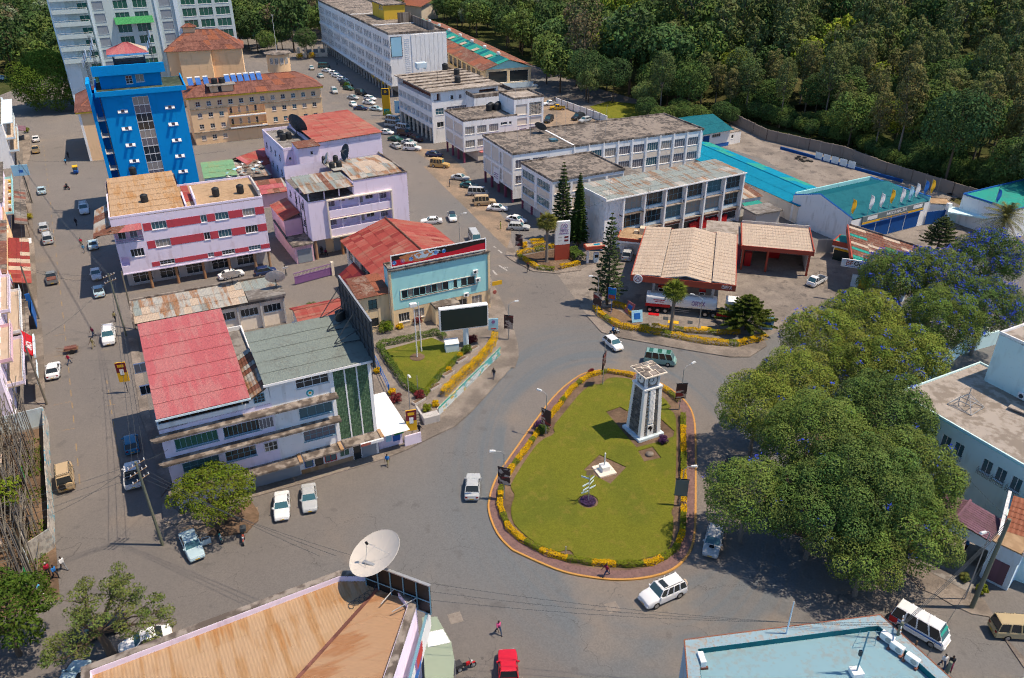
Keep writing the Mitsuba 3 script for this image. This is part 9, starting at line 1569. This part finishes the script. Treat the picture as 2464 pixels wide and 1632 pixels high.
# ------------------------------------------------------------------ the wood
def proto(key,R,zc,col,n,size,lobes_n,lr,hs,seed,bark='bark',low=-.9,squash=1.0,tr=.25,fill=.2,th=None):
 rs=np.random.default_rng(seed);L=dome(R,zc,lobes_n,lr,rs,hs,low);V,F,c=crown_mesh(L,n,size,col,rs=rs,squash=squash,fill=fill)
 scene[key]={'type': 'shapegroup','trunk': mikit.ply(trunk_mesh(th or zc*.7,tr,L,rs,7).mesh(),bark),'crown': mikit.ply((V,F),'m_leaf',False,color=c)}
PROT={
'dark': [('proto_dark',5.2,9.5,(0.075,0.13,0.045),5200,.27,44,1.5,.85,1),('proto_dark_b',4.6,9.0,(0.095,0.155,0.045),4800,.27,36,1.5,1.0,2),('proto_dark_c',5.8,10.5,(0.065,0.115,0.045),5600,.27,40,1.9,.7,12)],
'olive': [('proto_olive',3.2,12.5,(0.145,0.175,0.065),3800,.23,44,.85,1.9,3,'barkgrey'),('proto_olive_b',3.6,12.0,(0.115,0.16,0.06),4200,.23,46,.95,1.7,4,'barkgrey'),('proto_olive_c',2.8,12.0,(0.175,0.175,0.07),3400,.23,42,.75,2.2,5,'barkgrey')],
'mid': [('proto_mid',5.0,8.5,(0.12,0.18,0.05),5200,.27,44,1.4,.8,6),('proto_mid_b',5.6,9.0,(0.14,0.195,0.07),5600,.27,48,1.4,.7,7)],
'bright': [('proto_bright',5.2,9.0,(0.27,0.33,0.045),5600,.25,50,1.25,.8,8)],
'brown': [('proto_brown',4.8,11.0,(0.16,0.135,0.08),3200,.22,60,.95,.9,9,'barkgrey')],
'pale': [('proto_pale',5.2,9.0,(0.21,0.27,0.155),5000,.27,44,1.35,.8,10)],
'flat': [('proto_flat',7.0,12.5,(0.095,0.16,0.06),6000,.26,56,1.3,.35,11,'barkgrey',-.05)]}
for k in PROT:
 for a in PROT[k]:proto(*a)
 a=list(PROT[k][0]);a[0]+='_far';a[4],a[5],a[6],a[9]=int(a[4]*.36),a[5]*1.6,int(a[6]*.6),a[9]+50;proto(*a)
WLAB={'dark': ('broadleaf_tree','dense dark green broad crowned tree in the wood beyond the compound wall'),'olive': ('tall_slender_tree','tall slender olive brown tree with a pale trunk in the wood beyond the compound wall'),'mid': ('broadleaf_tree','mid green rounded tree in the wood beyond the town'),'bright': ('broadleaf_tree','bright yellow green rounded tree standing out in the wood'),'brown': ('thin_crowned_tree','thin grey brown crowned tree in the wood'),'pale': ('broadleaf_tree','pale grey green tree in the upper part of the wood'),'flat': ('flat_topped_tree','flat topped spreading dark tree rising over the wood')}
def hz(x,y):return 0.10*max(0.0,math.hypot(x,y)-250-260*min(1,max(0,(70-x)/60)))
hv=[];hf=[];nx,ny=90,70
for j in range(ny):
 for i in range(nx):x=-420+1000*i/(nx-1);y=255+900*j/(ny-1);hv.append((x,y,hz(x,y)-.1-(1.5 if hz(x,y)<=0 else 0)))
for j in range(ny-1):
 for i in range(nx-1):a=j*nx+i;hf.append([a,a+1,a+nx+1,a+nx])
struct('hill',MB().add(hv,hf),'m_floor','wooded slope rising beyond the town')
WOOD=Polygon([(9.47,323.65),(15.21,275.72),(25.84,262.23),(33.22,247.11),(49.84,246.42),(65.18,247.79),(77.09,231.61),(89.10,212.37),(93,193.5),(106,170.5),(116,155),(150,150),(330,230),(420,480),(330,800),(-45,800),(-36,428),(-14,400),(14,300),(4.14,342.29)]).buffer(0).union(Polygon([(-330,800),(-330,330),(-176,300),(-150,318),(-110.84,357.59),(-92.79,356.27),(-81.98,374.20),(-86,398),(-66,410),(-50,800)]).buffer(0))
CLEAR=Polygon([(25.33,264.53),(44.15,269.22),(41.82,246.42),(29.87,247.11)])
HOLES=[(*(153.99,406.73),26),(*(138.45,388.43),24),(*(131.11,368.65),22),(*(200.01,406.73),14),(*(217.32,392.08),12),(*(206.76,345.51),14),(*(197.22,399.55),12)]
wr=np.random.default_rng(99);cand=[]
for gx in np.arange(-330,430,8.2):
 for gy in np.arange(150,620,8.2):
  x,y=gx+wr.uniform(-3,3),gy+wr.uniform(-3,3);
  if not WOOD.contains(Point(x,y)) or CLEAR.contains(Point(x,y)):continue
  if abs(x)>(.66*y+25) or (math.hypot(x,y)>290 and wr.random()<.42):continue
  if any(math.hypot(x-q[0],y-q[1])<q[2] for q in HOLES):continue
  cand.append((math.hypot(x,y),x,y))
cand.sort()
FIXED=[((47.49,368.65),'bright',1.5),((25.96,315.63),'brown',1.35),((24.76,347.32),'brown',1.0),((39.11,347.32),'mid',1.2),((40.06,278.91),'dark',1.6),((42.15,254.26),'mid',.8),((66.17,310.37),'flat',1.5),((79.35,333.70),'flat',1.3),((12.52,296.65),'mid',.9),((69.99,254.44),'mid',1)][:-1]
cnt=0;rest=0
def put(x,y,kind,s):
 global cnt,rest
 far=math.hypot(x,y)>275;g=PROT[kind][0][0]+'_far' if far else PROT[kind][wr.integers(len(PROT[kind]))][0];s *= 1.2 if far else 1;tw=T().translate([x,y,hz(x,y)-.1]).rotate([0,0,1],float(wr.uniform(0,360))).scale([s*wr.uniform(.9,1.1),s*wr.uniform(.9,1.1),s*wr.uniform(.85,1.2)])
 if cnt<290:nm,lb=WLAB[kind];k=thing(nm,lb,'tree',lb.split(' tree')[0]+' trees');cnt+=1
 else:rest+=1;k=f'forest__{rest:03d}'
 scene[k]={'type': 'instance','to_world': tw,'g': {'type': 'ref','id': g}}
for q,kind,s in FIXED:put(q[0],q[1],kind,s)
for d_,x,y in cand:
 if any(math.hypot(x-q[0],y-q[1])<6.5*s for q,_,s in FIXED):continue
 u=wr.random();nz=float(meshkit.fbm(np.array([[x*.012,y*.012,3.0]]),3)[0])
 if x>60:kind='olive' if u<.72 else 'dark' if u<.86 else 'mid' if u<.97 else 'bright'
 elif x>-20:kind='dark' if u<.42 else 'mid' if u<.68 else 'olive' if u<.84 else 'flat' if u<.9 else 'brown' if u<.95 else 'bright'
 else:kind='dark' if u<.5 else 'mid' if u<.8 else 'brown'
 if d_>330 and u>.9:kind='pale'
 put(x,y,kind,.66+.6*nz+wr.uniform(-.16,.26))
labels['forest']={'label': 'far part of the wood merging into one mass of tree crowns','category': 'forest','kind': 'stuff'}
for A,B in ((np.array((39.82,246.42)),np.array((65.02,247.11))),(np.array((65.02,247.11)),np.array((74.61,234.07))),(np.array((74.61,234.07)),np.array((89.10,212.37))),(np.array((89.10,212.37)),np.array((93.5,193.5))),(np.array((93.5,193.5)),np.array((110,166)))):
 n=int(np.linalg.norm(B-A)/2.6);v=(B-A)/np.linalg.norm(B-A);nv=np.array([-v[1],v[0]]);nv=nv*np.sign(nv[0])
 for i in range(n):
  for o in (3.5,8.5):q=A+(B-A)*(i+wr.random())/n+nv*(o+wr.uniform(-1.5,1.5));s=wr.uniform(.32,.62);k=thing('bush','dark leafy bush at the foot of the wood behind the compound wall','bush','bushes at the foot of the wood');scene[k]={'type': 'instance','to_world': T().translate([q[0],q[1],-2.6*s]).rotate([0,0,1],float(wr.uniform(0,360))).scale(s),'g': {'type': 'ref','id': ['proto_dark','proto_dark_b','proto_mid'][wr.integers(3)]}}
# undergrowth at the wood's edge
ed=[(np.array((50.08,247.79)),np.array((75.67,237.85))),(np.array((75.67,237.85)),np.array((89.48,213.43))),(np.array((89.48,213.43)),np.array((93.5,192.0))),(np.array((93.5,192.0)),np.array((106,170.0)))]
pp=[]
for A,B in ed:
 n=int(np.linalg.norm(B-A)*120);s=wr.random(n);v=(B-A)/np.linalg.norm(B-A);nrm=np.array([-v[1],v[0]]);o=wr.uniform(1.5,9,n);q=A+(B-A)*s[:,None]+nrm*np.sign(nrm[0]+.001)*o[:,None];pp.append(np.column_stack([q,wr.uniform(.1,3.6,n)*(.4+.6*np.sin(q[:,0]*.8)**2)]))
pp=np.vstack(pp);nn=wr.normal(size=pp.shape)+[0,0,.6];k=leafobj('undergrowth',leafmesh(pp,nn/np.linalg.norm(nn,axis=1,keepdims=True),.28,(0.05,0.075,0.022),.4,.15,wr),None);labels[k]={'label': 'tangled dark undergrowth at the foot of the wood behind the compound wall','category': 'undergrowth','kind': 'stuff'}
for x,y,kind,s,lb in ((*(-162.57,302.35),'mid',.95,'green tree at the foot of the pale apartment tower, left of the orange wing'),(*(-196.15,347.32),'dark',.9,'dark tree between the palms and the pale apartment tower'),(*(-115.61,367.75),'dark',.9,'dark tree right of the pale apartment tower'),(*(-103.11,353.05),'mid',.8,'green tree behind the round turret'),(*(-99.03,360.94),'dark',.95,'dense tree behind the mast on the turret'),(*(-85.39,347.47),'dark',.85,'dark tree beside the far gate wall'),(*(-252.99,423.60),'mid',1.0,'green tree at the left edge above the parked cars'),(*(-216.42,360.94),'brown',.9,'grey green tree left of the tiled walk at the top left'),(*(-189.55,317.12),'mid',.7,'rounded tree at the left edge beside the large dark one'),(*(-228.40,423.53),'brown',.9,'brownish tree beside the pale apartment tower'),(*(-205.54,381.37),'mid',.6,'small dark tree at the foot of the pale apartment tower'),(*(-245.82,450.69),'dark',1.1,'dark tree behind the palms at the top left'),(*(-197.75,326.68),'brown',.9,'grey leaved tree above the large dark tree')):
 g=PROT[kind][0][0];k=thing('garden_tree',lb,'tree');scene[k]={'type': 'instance','to_world': T().translate([x,y,0]).rotate([0,0,1],float(wr.uniform(0,360))).scale(s),'g': {'type': 'ref','id': g}}
